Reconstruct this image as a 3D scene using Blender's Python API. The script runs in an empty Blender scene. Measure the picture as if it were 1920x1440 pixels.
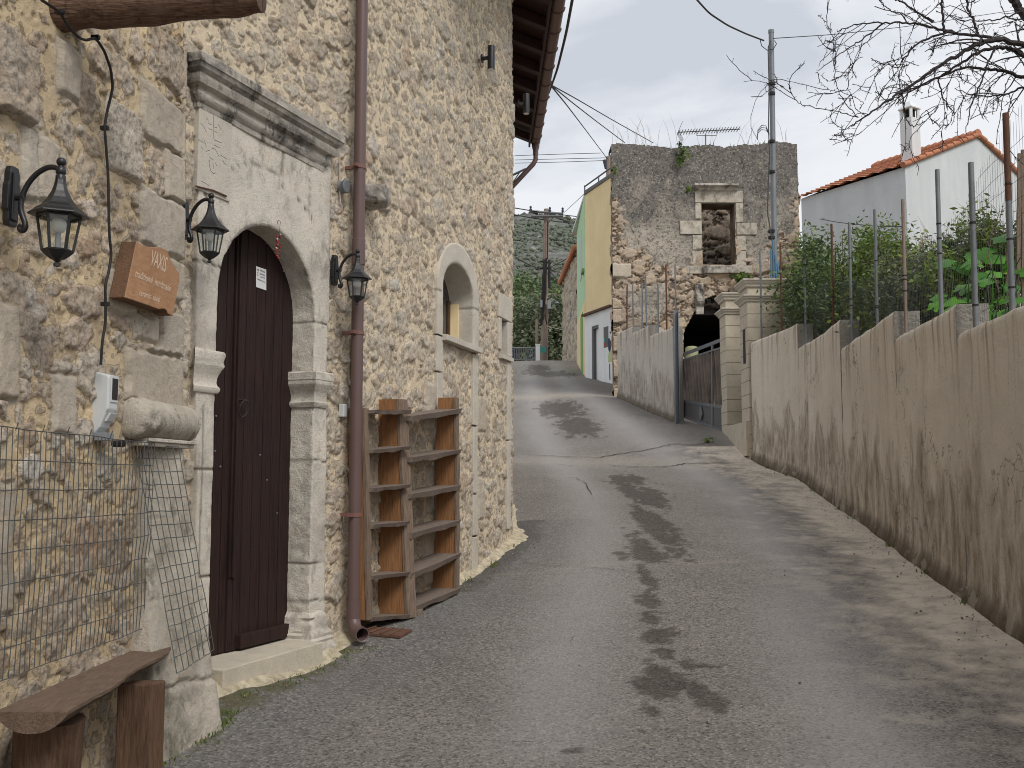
import bpy, math, random
import numpy as np
from mathutils import Vector
rng = np.random.default_rng(7); random.seed(7)
sc = bpy.context.scene
# ------------------------------------------------------------------ camera, sky, sun, exposure
FPX = 1870.0
PITCH = math.atan(175 / FPX)
CAM = np.array([0.0, 0.0, 1.5])
cam = bpy.data.cameras.new('camera'); camo = bpy.data.objects.new('camera', cam)
sc.collection.objects.link(camo); sc.camera = camo
camo.location = CAM; camo.rotation_euler = (math.pi / 2 + PITCH, 0, 0)
cam.sensor_width = 36; cam.lens = 36 * FPX / 1920; cam.clip_start = 0.05; cam.clip_end = 4000
sc.cycles.filter_width = 1.0; sc.cycles.use_denoising = True; sc.cycles.denoising_input_passes = 'RGB_ALBEDO_NORMAL'; sc.cycles.denoising_prefilter = 'ACCURATE'
sc.view_settings.view_transform = 'Standard'; sc.view_settings.look = 'None'
sc.view_settings.exposure = 0.50; sc.view_settings.gamma = 1.0
SUN_EL, SUN_AZ = math.radians(46), math.radians(148)      # azimuth clockwise from +Y
w = bpy.data.worlds.new('World'); sc.world = w; w.use_nodes = True
wn, wl = w.node_tree.nodes, w.node_tree.links
for n_ in list(wn): wn.remove(n_)
wo = wn.new('ShaderNodeOutputWorld')
sky = wn.new('ShaderNodeTexSky'); sky.sky_type = 'NISHITA'; sky.sun_disc = False
sky.sun_elevation = SUN_EL; sky.sun_rotation = SUN_AZ; sky.dust_density = 2.5
bg1 = wn.new('ShaderNodeBackground'); bg1.inputs[1].default_value = 0.09
wl.new(sky.outputs[0], bg1.inputs[0])
tc = wn.new('ShaderNodeTexCoord'); mp = wn.new('ShaderNodeMapping'); mp.inputs['Scale'].default_value = (1, 1, 2.6)
mp.inputs['Location'].default_value = (0.35, 0.1, 0.55)
wl.new(tc.outputs['Generated'], mp.inputs[0])
cn = wn.new('ShaderNodeTexNoise'); cn.inputs['Scale'].default_value = 3.6; cn.inputs['Detail'].default_value = 9
cn.inputs['Roughness'].default_value = 0.52; cn.inputs['Distortion'].default_value = 0.35
wl.new(mp.outputs[0], cn.inputs['Vector'])
cr = wn.new('ShaderNodeValToRGB'); e = cr.color_ramp.elements
e[0].position = 0.34; e[0].color = (0.45, 0.475, 0.52, 1); e[1].position = 0.53; e[1].color = (0.645, 0.655, 0.675, 1)
m_ = e.new(0.43); m_.color = (0.555, 0.575, 0.615, 1)
wl.new(cn.outputs[0], cr.inputs[0])
bg2 = wn.new('ShaderNodeBackground'); bg2.inputs[1].default_value = 1.0
wl.new(cr.outputs[0], bg2.inputs[0])
mx = wn.new('ShaderNodeMixShader'); mx.inputs[0].default_value = 0.93
wl.new(bg1.outputs[0], mx.inputs[1]); wl.new(bg2.outputs[0], mx.inputs[2]); wl.new(mx.outputs[0], wo.inputs[0])
sl = bpy.data.lights.new('sun', 'SUN'); sl.energy = 1.5; sl.angle = math.radians(22); sl.color = (1, 0.965, 0.91)
slo = bpy.data.objects.new('sun', sl); sc.collection.objects.link(slo)
sd = Vector((math.sin(SUN_AZ) * math.cos(SUN_EL), math.cos(SUN_AZ) * math.cos(SUN_EL), math.sin(SUN_EL)))
slo.rotation_euler = sd.to_track_quat('Z', 'Y').to_euler()

# ------------------------------------------------------------------ measuring helpers
def ray(px, py):
    u = (px - 960) / FPX; v = (720 - py) / FPX
    return np.array([u, math.cos(PITCH) - v * math.sin(PITCH), math.sin(PITCH) + v * math.cos(PITCH)])
def aty(px, py, Y):
    d = ray(px, py); return CAM + d * (Y / d[1])
def atz(px, py, z):
    d = ray(px, py); return CAM + d * ((z - CAM[2]) / d[2])
def hx(px, Y): return aty(px, 895, Y)[:2]
def nrm(v): v = np.array(v, float); return v / np.linalg.norm(v)
class Frame:
    """vertical wall plane: origin, direction t, outward normal n"""
    def __init__(s, O, t, flip=False):
        s.O = np.array(O, float); s.t = nrm(t); s.n = np.array([s.t[1], -s.t[0]]) * (-1 if flip else 1)
    def P(s, u, off, z): 
        p = s.O + s.t * u + s.n * off
        return np.array([p[0], p[1], z])
    def PA(s, u, off, z):
        u, off, z = np.broadcast_arrays(u, off, z)
        return np.stack([s.O[0] + s.t[0] * u + s.n[0] * off, s.O[1] + s.t[1] * u + s.n[1] * off, z * 1.0], -1)
    def hit(s, px, py, off=0.0):
        d = ray(px, py); k = (s.n @ (s.O + s.n * off) - s.n @ CAM[:2]) / (s.n @ d[:2]); p = CAM + k * d
        return float((p[:2] - s.O) @ s.t), float(p[2])
FD = Frame(hx(398, 5.6), [.396, 1])                    # wall with the arched door
cornerA = hx(335, 5.2); FA = Frame(cornerA, [.11, 1])  # nearest wall
Dr = hx(664, 7.02); Bc = hx(968, 11.0); FB = Frame(Dr, Bc - Dr)   # long wall beyond the drainpipe
LB = float(np.linalg.norm(Bc - Dr))
FD.O = FD.O - FD.n * .03; FB.O = FB.O - FB.n * .015

# ------------------------------------------------------------------ noise
_T = np.random.default_rng(99).random((256, 256))
def vn(x, y, s=0):
    x = np.asarray(x, float) + s * 17.31; y = np.asarray(y, float) + s * 5.77
    xi = np.floor(x).astype(int); yi = np.floor(y).astype(int); fx = x - xi; fy = y - yi
    fx = fx * fx * (3 - 2 * fx); fy = fy * fy * (3 - 2 * fy)
    a = _T[xi & 255, yi & 255]; b = _T[(xi + 1) & 255, yi & 255]; c = _T[xi & 255, (yi + 1) & 255]; d = _T[(xi + 1) & 255, (yi + 1) & 255]
    return (a * (1 - fx) + b * fx) * (1 - fy) + (c * (1 - fx) + d * fx) * fy
def fbm(x, y, o=4, s=0, g=0.5):
    r = 0; a = 1; t = 0
    for i in range(o):
        r = r + a * vn(np.asarray(x) * 2 ** i, np.asarray(y) * 2 ** i, s + i * 3); t += a; a *= g
    return r / t
def ss(x, a, b):
    t = np.clip((x - a) / (b - a), 0, 1); return t * t * (3 - 2 * t)
def hsh(i, j, k):
    return _T[(i * 73 + k * 31) & 255, (j * 151 + k * 67 + i * 11) & 255]

# ------------------------------------------------------------------ ground height (thin plate through measured points)
GP = [aty(*p) for p in [
    (320, 1435, 4.65), (425, 1345, 5.25), (425, 1305, 5.45), (600, 1243, 6.5), (665, 1192, 6.95), (766, 1166, 7.35), (857, 1117, 8.4),
    (920, 1075, 9.5), (990, 1012, 10.9), (1000, 940, 13.3), (985, 880, 16.5), (980, 800, 21.5), (980, 740, 28),
    (1100, 1440, 4.45), (1100, 1250, 6.3), (1120, 1050, 9.6), (1200, 1000, 10.9), (1200, 930, 13.8), (1200, 900, 15.5), (1200, 862, 17.8),
    (1100, 800, 21.5), (1080, 760, 25), (1080, 720, 32), (1050, 700, 37), (1020, 676, 45), (1080, 677, 45),
    (1920, 1215, 6.5), (1700, 1050, 9.5), (1640, 1000, 11), (1560, 940, 13.8), (1500, 900, 15.7), (1410, 862, 18), (1340, 812, 20),
    (1275, 790, 21.8), (1160, 750, 25.5), (1150, 722, 33), (1090, 698, 38)]]
GP += [np.array(p) for p in [(-3, 0, 0.02), (3, 0, 0.05), (-3, -6, -.2), (3, -6, -.2), (0, 50, 6.78), (4, 50, 6.9), (0, 60, 6.3), (5, 62, 6.5),
    (6, 21, 2.6), (7, 28, 3.6), (-4, 14, 1.2), (-4, 24, 3.0), (-4, 36, 5.2), (7, 40, 5.9), (-4, 8, .55), (-4, 4, .2), (5.5, 9, .8), (5.5, 3, .25)]]
GP = np.array(GP)
def _K(r2): return 0.5 * r2 * np.log(r2 + 1e-9)
_n = len(GP); _A = np.zeros((_n + 3, _n + 3)); _d2 = ((GP[:, None, :2] - GP[None, :, :2]) ** 2).sum(-1)
_A[:_n, :_n] = _K(_d2) + np.eye(_n) * 0.02; _A[:_n, _n] = 1; _A[:_n, _n + 1:] = GP[:, :2]; _A[_n, :_n] = 1; _A[_n + 1:, :_n] = GP[:, :2].T
_W = np.linalg.solve(_A, np.r_[GP[:, 2], 0, 0, 0])
def zg(x, y):
    x = np.clip(np.asarray(x, float), -4, 7); y = np.clip(np.asarray(y, float), -6, 62); sh = np.broadcast(x, y).shape
    x, y = np.broadcast_arrays(x, y); x = x.ravel(); y = y.ravel()
    r = _W[_n] + _W[_n + 1] * x + _W[_n + 2] * y
    for i in range(_n): r = r + _W[i] * _K((x - GP[i, 0]) ** 2 + (y - GP[i, 1]) ** 2)
    return r.reshape(sh) if sh else float(r[0])
def gnd(px, py):
    d = ray(px, py); lo = 1.0
    for k in np.linspace(2, 60, 600):
        p = CAM + d * k
        if p[2] < float(zg(p[0], p[1])):
            for _ in range(20):
                m = (lo + k) / 2; p = CAM + d * m
                if p[2] < float(zg(p[0], p[1])): k = m
                else: lo = m
            return p
        lo = k
    return CAM + d * 45

# ------------------------------------------------------------------ materials
class G:
    def __init__(s, name, rough=0.85, spec=0.25):
        s.m = bpy.data.materials.new(name); s.m.use_nodes = True; s.t = s.m.node_tree
        s.b = s.t.nodes['Principled BSDF']; s.b.inputs['Roughness'].default_value = rough
        s.b.inputs['Specular IOR Level'].default_value = spec
        s.pos = s.t.nodes.new('ShaderNodeNewGeometry').outputs['Position']
    def put(s, sock, v):
        if hasattr(v, 'links') or hasattr(v, 'is_output'): s.t.links.new(v, sock)
        else:
            if isinstance(v, (tuple, list)) and len(v) == 3 and len(getattr(sock, 'default_value', [0] * 3)) == 4: v = (*v, 1)
            sock.default_value = v
    def map(s, scale, vec=None, rot=(0, 0, 0)):
        n = s.t.nodes.new('ShaderNodeMapping'); s.t.links.new(vec or s.pos, n.inputs[0]); n.inputs['Scale'].default_value = scale
        n.inputs['Rotation'].default_value = rot; return n.outputs[0]
    def noise(s, scale, detail=5, rough=0.55, vec=None, dist=0.0):
        n = s.t.nodes.new('ShaderNodeTexNoise'); s.t.links.new(vec or s.pos, n.inputs['Vector'])
        n.inputs['Scale'].default_value = scale; n.inputs['Detail'].default_value = detail; n.inputs['Roughness'].default_value = rough
        n.inputs['Distortion'].default_value = dist; return n.outputs[0]
    def voro(s, scale, vec=None, feat='F1', out=0, rnd=1.0):
        n = s.t.nodes.new('ShaderNodeTexVoronoi'); n.feature = feat; s.t.links.new(vec or s.pos, n.inputs['Vector'])
        n.inputs['Scale'].default_value = scale; n.inputs['Randomness'].default_value = rnd; return n.outputs[out]
    def ramp(s, f, stops, mode='LINEAR'):
        n = s.t.nodes.new('ShaderNodeValToRGB'); s.put(n.inputs[0], f); el = n.color_ramp.elements; n.color_ramp.interpolation = mode
        while len(el) < len(stops): el.new(0.5)
        for q, (p, c) in zip(el, stops):
            q.position = p; q.color = (c, c, c, 1) if isinstance(c, (int, float)) else (*c, 1)
        return n.outputs[0]
    def mix(s, f, a, b, mode='MIX'):
        n = s.t.nodes.new('ShaderNodeMix'); n.data_type = 'RGBA'; n.blend_type = mode
        s.put(n.inputs[0], f); s.put(n.inputs[6], a); s.put(n.inputs[7], b); return n.outputs[2]
    def math(s, op, a, b=0.0, c=None, clamp=False):
        n = s.t.nodes.new('ShaderNodeMath'); n.operation = op; n.use_clamp = clamp; s.put(n.inputs[0], a); s.put(n.inputs[1], b)
        if c is not None: s.put(n.inputs[2], c)
        return n.outputs[0]
    def attr(s, name):
        n = s.t.nodes.new('ShaderNodeAttribute'); n.attribute_name = name; return n.outputs['Fac']
    def attrc(s, name):
        n = s.t.nodes.new('ShaderNodeAttribute'); n.attribute_name = name; return n.outputs['Color']
    def sep(s, v):
        n = s.t.nodes.new('ShaderNodeSeparateXYZ'); s.t.links.new(v, n.inputs[0]); return n.outputs
    def col(s, v): s.put(s.b.inputs['Base Color'], v); return s
    def rough(s, v): s.put(s.b.inputs['Roughness'], v); return s
    def bump(s, h, dist=0.01, strength=1.0):
        n = s.t.nodes.new('ShaderNodeBump'); n.inputs['Distance'].default_value = dist; n.inputs['Strength'].default_value = strength
        s.put(n.inputs['Height'], h)
        if s.b.inputs['Normal'].is_linked: s.t.links.new(s.b.inputs['Normal'].links[0].from_socket, n.inputs['Normal'])
        s.t.links.new(n.outputs[0], s.b.inputs['Normal']); return s
M = {}
def simple(name, c, rough=0.6, metal=0.0, var=0.15, scale=8.0, bump=0.0, spec=0.3, bs=60):
    g = G(name, rough, spec); g.b.inputs['Metallic'].default_value = metal
    d = tuple(x * (1 - var) for x in c); l = tuple(min(1, x * (1 + var)) for x in c)
    g.col(g.mix(g.noise(scale, 6, 0.6), d, l))
    if bump: g.bump(g.noise(bs, 4), bump)
    M[name] = g.m; return g.m
def rubble_mat(name, mort1, mort2, stops, dirt=(0.10, 0.09, 0.075), dirt_amt=0.5, plaster=None, fine=1.0):
    g = G(name, 0.92, 0.15)
    n1 = g.noise(9, 6, 0.6); n2 = g.noise(55, 5, 0.65); n3 = g.noise(3.2, 4, 0.55)
    mort = g.mix(g.ramp(n3, [(0.35, 0), (0.65, 1)]), mort1, mort2)
    mort = g.mix(g.ramp(n2, [(0.3, 0.35), (0.6, 0)]), mort, tuple(x * 0.6 for x in mort1))
    mort = g.mix(g.ramp(g.noise(30, 6, 0.75), [(0.60, 0), (0.66, 0.6)]), mort, tuple(x * 0.45 for x in mort1))
    st = g.ramp(g.attr('tint'), stops)
    st = g.mix(g.ramp(n1, [(0.30, 0.35), (0.52, 0)]), st, tuple(x * 0.55 for x in stops[0][1]))
    st = g.mix(g.ramp(g.noise(22, 6, 0.7, dist=0.6), [(0.45, 0), (0.62, 0.5)]), st, (0.62, 0.58, 0.51))
    st = g.mix(g.ramp(g.noise(48, 6, 0.78, dist=0.3), [(0.57, 0), (0.64, 0.6)]), st, (0.13, 0.105, 0.08))
    st = g.mix(g.ramp(g.noise(4.5, 4, 0.6), [(0.5, 0), (0.66, 0.4)]), st, (0.50, 0.36, 0.25))
    st = g.mix(g.math('MULTIPLY', g.ramp(g.noise(34, 7, 0.75), [(0.48, 0), (0.62, 1)]), dirt_amt), st, dirt)
    c = g.mix(g.attr('stone'), mort, st)
    c = g.mix(g.math('MULTIPLY', g.ramp(g.attr('stone'), [(0.0, 0.0), (0.25, 0.9), (0.7, 0.0)]), 0.8), c, tuple(x * 0.27 for x in mort1))  # crevice shade around each stone, painted as a dark outline
    if plaster:
        pl = g.mix(g.ramp(g.math('ADD', g.noise(1.1, 7, 0.65), g.math('MULTIPLY', g.math('SUBTRACT', 8.6, g.sep(g.pos)[2]), .10)), [(0.42, 0), (0.72, 1)]), plaster[0], plaster[1])
        pl = g.mix(g.ramp(g.noise(16, 5, 0.8), [(0.5, 0), (0.6, 0.85)]), pl, (0.045, 0.042, 0.038))
        pl = g.mix(g.ramp(g.noise(21, 4, 0.75), [(0.56, 0), (0.64, 0.8)]), pl, (0.46, 0.42, 0.36))
        c = g.mix(g.attr('cover'), c, pl)
    g.col(c)
    c = g.mix(g.math('MULTIPLY', g.attr('dressed'), .7), c, g.mix(g.ramp(g.noise(4, 7, .7), [(.35, 0), (.7, 1)]), (.60, .53, .43), (.42, .37, .30)))
    g.col(c)
    g.bump(g.math('ADD', g.math('MULTIPLY', g.noise(70 * fine, 6, 0.7), 0.6), g.math('MULTIPLY', g.noise(18 * fine, 4, 0.6), 1.2)), 0.012)
    g.bump(g.noise(150 * fine, 5, 0.7), 0.007)
    M[name] = g.m; return g.m
rubble_mat('near_rubble', (.73, .575, .37), (.66, .53, .36), [(0, (.34, .25, .17)), (.25, (.60, .48, .36)), (.5, (.44, .36, .28)), (.72, (.66, .58, .48)), (.88, (.52, .36, .24)), (1, (.72, .67, .60))], dirt_amt=.6)
rubble_mat('gable_rubble', (.77, .64, .47), (.70, .59, .44), [(0, (.36, .29, .22)), (.25, (.62, .53, .41)), (.5, (.44, .385, .32)), (.72, (.66, .58, .47)), (.88, (.56, .42, .30)), (1, (.66, .62, .55))], dirt_amt=.5)
rubble_mat('ruin_rubble', (.13, .09, .06), (.24, .19, .14), [(0, (.33, .25, .18)), (.3, (.48, .36, .25)), (.6, (.40, .33, .26)), (.8, (.50, .34, .21)), (1, (.46, .42, .36))], dirt_amt=.3, plaster=((.155, .143, .13), (.46, .405, .335)), fine=.35)
rubble_mat('far_rubble', (.62, .52, .38), (.54, .46, .34), [(0, (.34, .27, .19)), (.4, (.52, .44, .34)), (.7, (.44, .38, .31)), (1, (.56, .50, .41))], dirt_amt=.2, fine=.3)
def dressed(name, c1, c2, stain=(.15, .135, .12), st_amt=.5, joints=True, pit=.012):
    g = G(name, 0.9, 0.15)
    c = g.mix(g.ramp(g.noise(5, 7, .65), [(.35, 0), (.65, 1)]), c1, c2)
    c = g.mix(g.math('MULTIPLY', g.ramp(g.noise(2.6, 8, .72, dist=.4), [(.5, 0), (.66, 1)]), st_amt), c, stain)
    c = g.mix(g.math('MULTIPLY', g.ramp(g.noise(6.5, 8, .74, vec=g.map((1, 1, .55))), [(.54, 0), (.62, 1)]), st_amt * .8), c, stain)
    c = g.mix(g.ramp(g.noise(60, 4, .8), [(.55, 0), (.68, .55)]), c, tuple(x * .5 for x in c1))
    c = g.mix(g.ramp(g.noise(13, 6, .7), [(.58, 0), (.7, .5)]), c, (.44, .31, .2))
    if joints: c = g.mix(g.attr('groove'), c, (.10, .085, .065))
    g.col(c); g.bump(g.noise(45, 6, .7), pit); g.bump(g.noise(110, 5, .7), .006)
    M[name] = g.m; return g.m
dressed('pale_stone', (.70, .64, .55), (.60, .555, .485), pit=.008)
dressed('grey_stone', (.60, .55, .48), (.36, .335, .30), stain=(.045, .042, .038), st_amt=1.0)
dressed('clean_stone', (.60, .55, .47), (.53, .49, .42), st_amt=.12, pit=.005)
dressed('cut_stone', (.60, .53, .42), (.53, .48, .40), st_amt=.15, pit=.002)
dressed('pillar_stone', (.60, .53, .42), (.53, .48, .39), st_amt=.2, joints=True, pit=.002)
dressed('pier_stone', (.58, .53, .45), (.44, .39, .32), stain=(.09, .085, .06), st_amt=.75, joints=False)
simple('black_metal', (.014, .014, .016), .42, .0, .2, 20, .001, .5)
simple('grey_steel', (.17, .18, .19), .5, .3, .25, 6)
simple('rust', (.115, .058, .038), .85, .0, .45, 14, .002)
simple('galv', (.19, .205, .22), .5, .4, .3, 5)
simple('wire_pale', (.085, .087, .085), .6)
simple('pipe_brown', (.125, .08, .074), .42, 0, .12, 3, 0, .4)
simple('pipe_brown_light', (.19, .095, .08), .5, 0, .2, 3)
simple('gutter_brown', (.17, .10, .085), .45, 0, .15, 3, 0, .4)
simple('black_rubber', (.02, .018, .018), .6)
simple('cable_grey', (.06, .06, .065), .6)
simple('white_plastic', (.56, .58, .58), .45, 0, .06, 6)
simple('grey_plastic', (.22, .235, .25), .5, 0, .08, 6)
simple('dark_glass', (.02, .02, .025), .12, 0, .1, 4, 0, .6)
simple('paper', (.68, .68, .68), .8, 0, .05, 30)
simple('ink', (.06, .07, .10), .8)
simple('red_ink', (.45, .08, .05), .8)
simple('chalk', (.72, .56, .42), .8)
simple('red_bead', (.38, .03, .025), .35, 0, .5, 60)
simple('bead_white', (.6, .5, .45), .5)
simple('blue_pipe', (.075, .17, .27), .45, 0, .15, 10)
simple('white_paint', (.80, .80, .79), .7, 0, .06, 2, .002)
simple('void_black', (.012, .011, .010), .95)
simple('teal', (.06, .30, .27), .6)
simple('green_paint', (.20, .38, .12), .6)
simple('bulb', (.72, .71, .66), .35, 0, .04)
simple('tile_edge', (.50, .17, .08), .85, 0, .3, 4, .004, .2, 20)
simple('clear_dirty', (.4, .45, .42), .15)
def plaster(name, c, stain, amt=.35, streak=1.0):
    g = G(name, .9, .15)
    v = g.map((1.4, 1.4, .22))
    c0 = g.mix(g.ramp(g.noise(1.1, 6, .6), [(.3, 0), (.7, 1)]), tuple(x * .88 for x in c), c)
    c0 = g.mix(g.math('MULTIPLY', g.ramp(g.noise(2.2, 6, .65, vec=v), [(.45, 0), (.7, 1)]), amt), c0, stain)
    g.col(c0); g.bump(g.noise(40, 5, .6), .004); M[name] = g.m; return g.m
plaster('white_wall', (.60, .62, .63), (.46, .48, .50), .6)
plaster('white_wall_warm', (.70, .72, .73), (.45, .45, .43), .4)
plaster('yellow_wall', (.88, .71, .42), (.70, .52, .31), .3)
plaster('green_wall', (.52, .74, .48), (.36, .56, .34), .25)
plaster('mural_wall', (.84, .84, .83), (.55, .55, .53), .3)
plaster('beige_wall', (.52, .42, .30), (.4, .33, .25), .3)
# weathered render of the retaining walls
def render_mat(name, base, base2, brown, z_along=True):
    g = G(name, .93, .12)
    P = g.pos
    c = g.mix(g.ramp(g.noise(.9, 7, .6), [(.3, 0), (.7, 1)]), base, base2)
    st = g.noise(1.0, 8, .66, vec=g.map((2.2, 2.2, .30)), dist=.5)
    c = g.mix(g.math('MULTIPLY', g.ramp(st, [(.50, 0), (.70, 1)]), .32), c, brown)
    h = g.attr('hgt')                                # 0 at the foot, metres upwards
    wob = g.math('MULTIPLY', g.math('SUBTRACT', g.noise(1.5, 7, .62, vec=g.map((1.5, 1.5, .6))), .5), 1.7)
    k = g.ramp(g.math('ADD', g.math('MULTIPLY', h, 0.62), wob), [(.20, .95), (.52, .75), (.66, 0)])
    k = g.math('MULTIPLY', k, g.ramp(g.noise(2.1, 7, .72, vec=g.map((3, 3, 1.0))), [(.38, .15), (.62, 1)]))
    c = g.mix(k, c, tuple(x * .68 for x in brown))
    tp = g.math('MULTIPLY', g.ramp(g.attr('top'), [(0, 1), (.6, .2), (1, 0)]), g.ramp(g.noise(1.0, 5, .6, vec=g.map((7, 7, .25))), [(.52, 0), (.6, 1)]))
    c = g.mix(g.math('MULTIPLY', tp, .6), c, (.20, .13, .07))
    ft = g.ramp(g.math('ADD', h, g.math('MULTIPLY', g.noise(3, 4, .6), .12)), [(.05, .85), (.16, .7), (.26, 0)])
    c = g.mix(ft, c, (.085, .065, .04))
    c = g.mix(g.ramp(g.noise(38, 6, .8), [(.57, 0), (.68, .6)]), c, (.14, .11, .08))
    c = g.mix(g.ramp(g.noise(7, 7, .75), [(.60, 0), (.68, .35)]), c, (.62, .58, .52))
    wv = g.t.nodes.new('ShaderNodeVectorMath'); wv.operation = 'ADD'; g.t.links.new(g.map((.9, .9, .55)), wv.inputs[0])
    nn = g.t.nodes.new('ShaderNodeTexNoise'); g.t.links.new(P, nn.inputs['Vector']); nn.inputs['Scale'].default_value = 3.5; nn.inputs['Detail'].default_value = 6; g.t.links.new(nn.outputs['Color'], wv.inputs[1])
    ck = g.ramp(g.voro(1.0, vec=wv.outputs[0], feat='DISTANCE_TO_EDGE'), [(0, 1), (.006, .6), (.012, 0)])
    c = g.mix(g.math('MULTIPLY', ck, g.ramp(g.noise(.7, 3, .5), [(.5, 0), (.58, .75)])), c, (.09, .07, .05))
    c = g.mix(g.math('MULTIPLY', g.ramp(g.noise(1.7, 6, .68, dist=.8), [(.58, 0), (.61, 1)]), .35), c, (.66, .60, .52))
    g.col(c); g.bump(g.noise(30, 7, .7), .012); g.bump(g.noise(120, 4, .6), .004)
    M[name] = g.m; return g.m
render_mat('wall_render', (.84, .76, .65), (.74, .67, .57), (.40, .31, .225))
render_mat('wall_render_grey', (.66, .61, .54), (.58, .53, .47), (.40, .34, .27))
simple('rough_concrete', (.25, .235, .21), .95, 0, .3, 22, .02, .1, 35)
# wood
def wood(name, c1, c2, sc_=(6, 6, .7), rough=.75, bump=.004, dirt=.3, ring=(14, 14, 1.2)):
    g = G(name, rough, .25)
    tcn = g.t.nodes.new('ShaderNodeTexCoord').outputs['Object'] if False else g.pos
    n = g.noise(6, 7, .68, vec=g.map(ring, tcn), dist=.6)
    c = g.mix(g.ramp(n, [(.35, 0), (.62, 1)]), c1, c2)
    c = g.mix(g.math('MULTIPLY', g.ramp(g.noise(2.5, 6, .7, vec=g.map(sc_, tcn)), [(.52, 0), (.66, 1)]), dirt), c, tuple(x * .3 for x in c1))
    g.col(c); g.bump(n, bump); M[name] = g.m; return g.m
wood('door_wood', (.012, .006, .0055), (.036, .017, .014), ring=(26, 26, .5), rough=.7, bump=.004, dirt=.5)
wood('orange_wood', (.20, .095, .042), (.33, .165, .072), ring=(16, 16, 1.1), rough=.6)
wood('grey_wood', (.13, .09, .065), (.24, .18, .135), ring=(20, 20, 1.2), bump=.006)
wood('shelf_top', (.155, .12, .098), (.225, .18, .15), ring=(5, 5, 18), bump=.003, dirt=.2)
wood('bench_wood', (.125, .080, .055), (.19, .135, .10), ring=(18, 2.2, 18), bump=.006)
wood('bench_leg', (.085, .045, .026), (.15, .09, .058), ring=(16, 16, 1.4), bump=.006, dirt=.5)
wood('beam_wood', (.085, .042, .028), (.27, .17, .12), ring=(2.0, 18, 20), bump=.02, dirt=.7)
wood('sign_wood', (.36, .185, .09), (.46, .26, .14), ring=(3, 3, 14), rough=.5, bump=.001, dirt=.12)
wood('sign_end', (.11, .06, .035), (.18, .10, .06), ring=(20, 20, 20), rough=.7)
wood('rafter_wood', (.032, .013, .010), (.060, .028, .022), ring=(2, 16, 16), rough=.5)
wood('pole_wood', (.17, .13, .11), (.32, .25, .21), ring=(14, 14, .5))
wood('bark', (.026, .021, .024), (.058, .045, .045), ring=(12, 12, 3), bump=.01)
# foliage
def leaf(name, c1, c2, rough=.5, tr=.25):
    g = G(name, rough, .35)
    g.col(g.mix(g.attr('leafv'), c1, c2))
    try: g.b.inputs['Subsurface Weight'].default_value = 0
    except Exception: pass
    out = g.t.nodes['Material Output']; tl = g.t.nodes.new('ShaderNodeBsdfTranslucent'); g.put(tl.inputs[0], g.mix(g.attr('leafv'), c1, c2))
    ms = g.t.nodes.new('ShaderNodeMixShader'); ms.inputs[0].default_value = tr
    g.t.links.new(g.b.outputs[0], ms.inputs[1]); g.t.links.new(tl.outputs[0], ms.inputs[2]); g.t.links.new(ms.outputs[0], out.inputs[0])
    M[name] = g.m; return g.m
leaf('leaf_citrus', (.06, .115, .027), (.24, .33, .08)); leaf('leaf_olive', (.07, .095, .05), (.19, .215, .13)); leaf('leaf_dark', (.055, .09, .036), (.16, .22, .085))
leaf('leaf_bright', (.035, .14, .010), (.12, .33, .03), .35, .3); leaf('leaf_grass', (.07, .12, .02), (.22, .24, .08)); leaf('leaf_dry', (.20, .15, .10), (.34, .28, .19))
leaf('leaf_yellow', (.15, .18, .03), (.30, .34, .09)); leaf('leaf_bloom', (.45, .45, .3), (.7, .7, .6)); leaf('leaf_brown', (.13, .095, .07), (.22, .17, .13))

# ------------------------------------------------------------------ object helpers
def tag(o, label=None, cat=None, group=None, kind=None):
    if label: o['label'] = label
    if cat: o['category'] = cat
    if group: o['group'] = group
    if kind: o['kind'] = kind
    return o
def thing(name, loc, label, cat, group=None):
    o = bpy.data.objects.new(name, None); o.empty_display_size = .1; sc.collection.objects.link(o); o.location = [float(c) for c in loc]
    return tag(o, label, cat, group)
def _origin(o):
    p = np.zeros(3)
    while o is not None: p += np.array(o.location); o = o.parent
    return p
def mesh(name, v, f, mat, parent=None, smooth=False, attrs=None, mats=None, fm=None, local=False, org=None, cols=None):
    """v world coordinates (N,3); f (M,4) array or list of tuples"""
    v = np.asarray(v, float).reshape(-1, 3)
    o0 = _origin(parent) if parent else np.zeros(3)
    if parent is None and org is not None: o0 = np.array(org, float)
    vv = v if local else v - o0
    me = bpy.data.meshes.new(name)
    if isinstance(f, np.ndarray):
        k = f.shape[1]; me.vertices.add(len(vv)); me.vertices.foreach_set('co', vv.ravel().astype(np.float32))
        me.loops.add(f.size); me.loops.foreach_set('vertex_index', f.ravel().astype(np.int32))
        me.polygons.add(len(f)); me.polygons.foreach_set('loop_start', np.arange(0, f.size, k, dtype=np.int32))
        try: me.polygons.foreach_set('loop_total', np.full(len(f), k, dtype=np.int32))
        except Exception: pass
        me.update(calc_edges=True)
    else:
        me.from_pydata([tuple(x) for x in vv], [], [tuple(int(i) for i in q) for q in f]); me.update()
    for mm in (mats or [mat]): me.materials.append(M[mm] if isinstance(mm, str) else mm)
    if fm is not None: me.polygons.foreach_set('material_index', np.asarray(fm, dtype=np.int32))
    if smooth: me.polygons.foreach_set('use_smooth', np.ones(len(me.polygons), dtype=bool))
    for k, a in (attrs or {}).items():
        at = me.attributes.new(k, 'FLOAT', 'POINT'); at.data.foreach_set('value', np.asarray(a, dtype=np.float32).ravel())
    me.validate()
    o = bpy.data.objects.new(name, me); sc.collection.objects.link(o)
    if parent: o.parent = parent
    elif org is not None: o.location = [float(c) for c in org]
    return o
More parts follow.
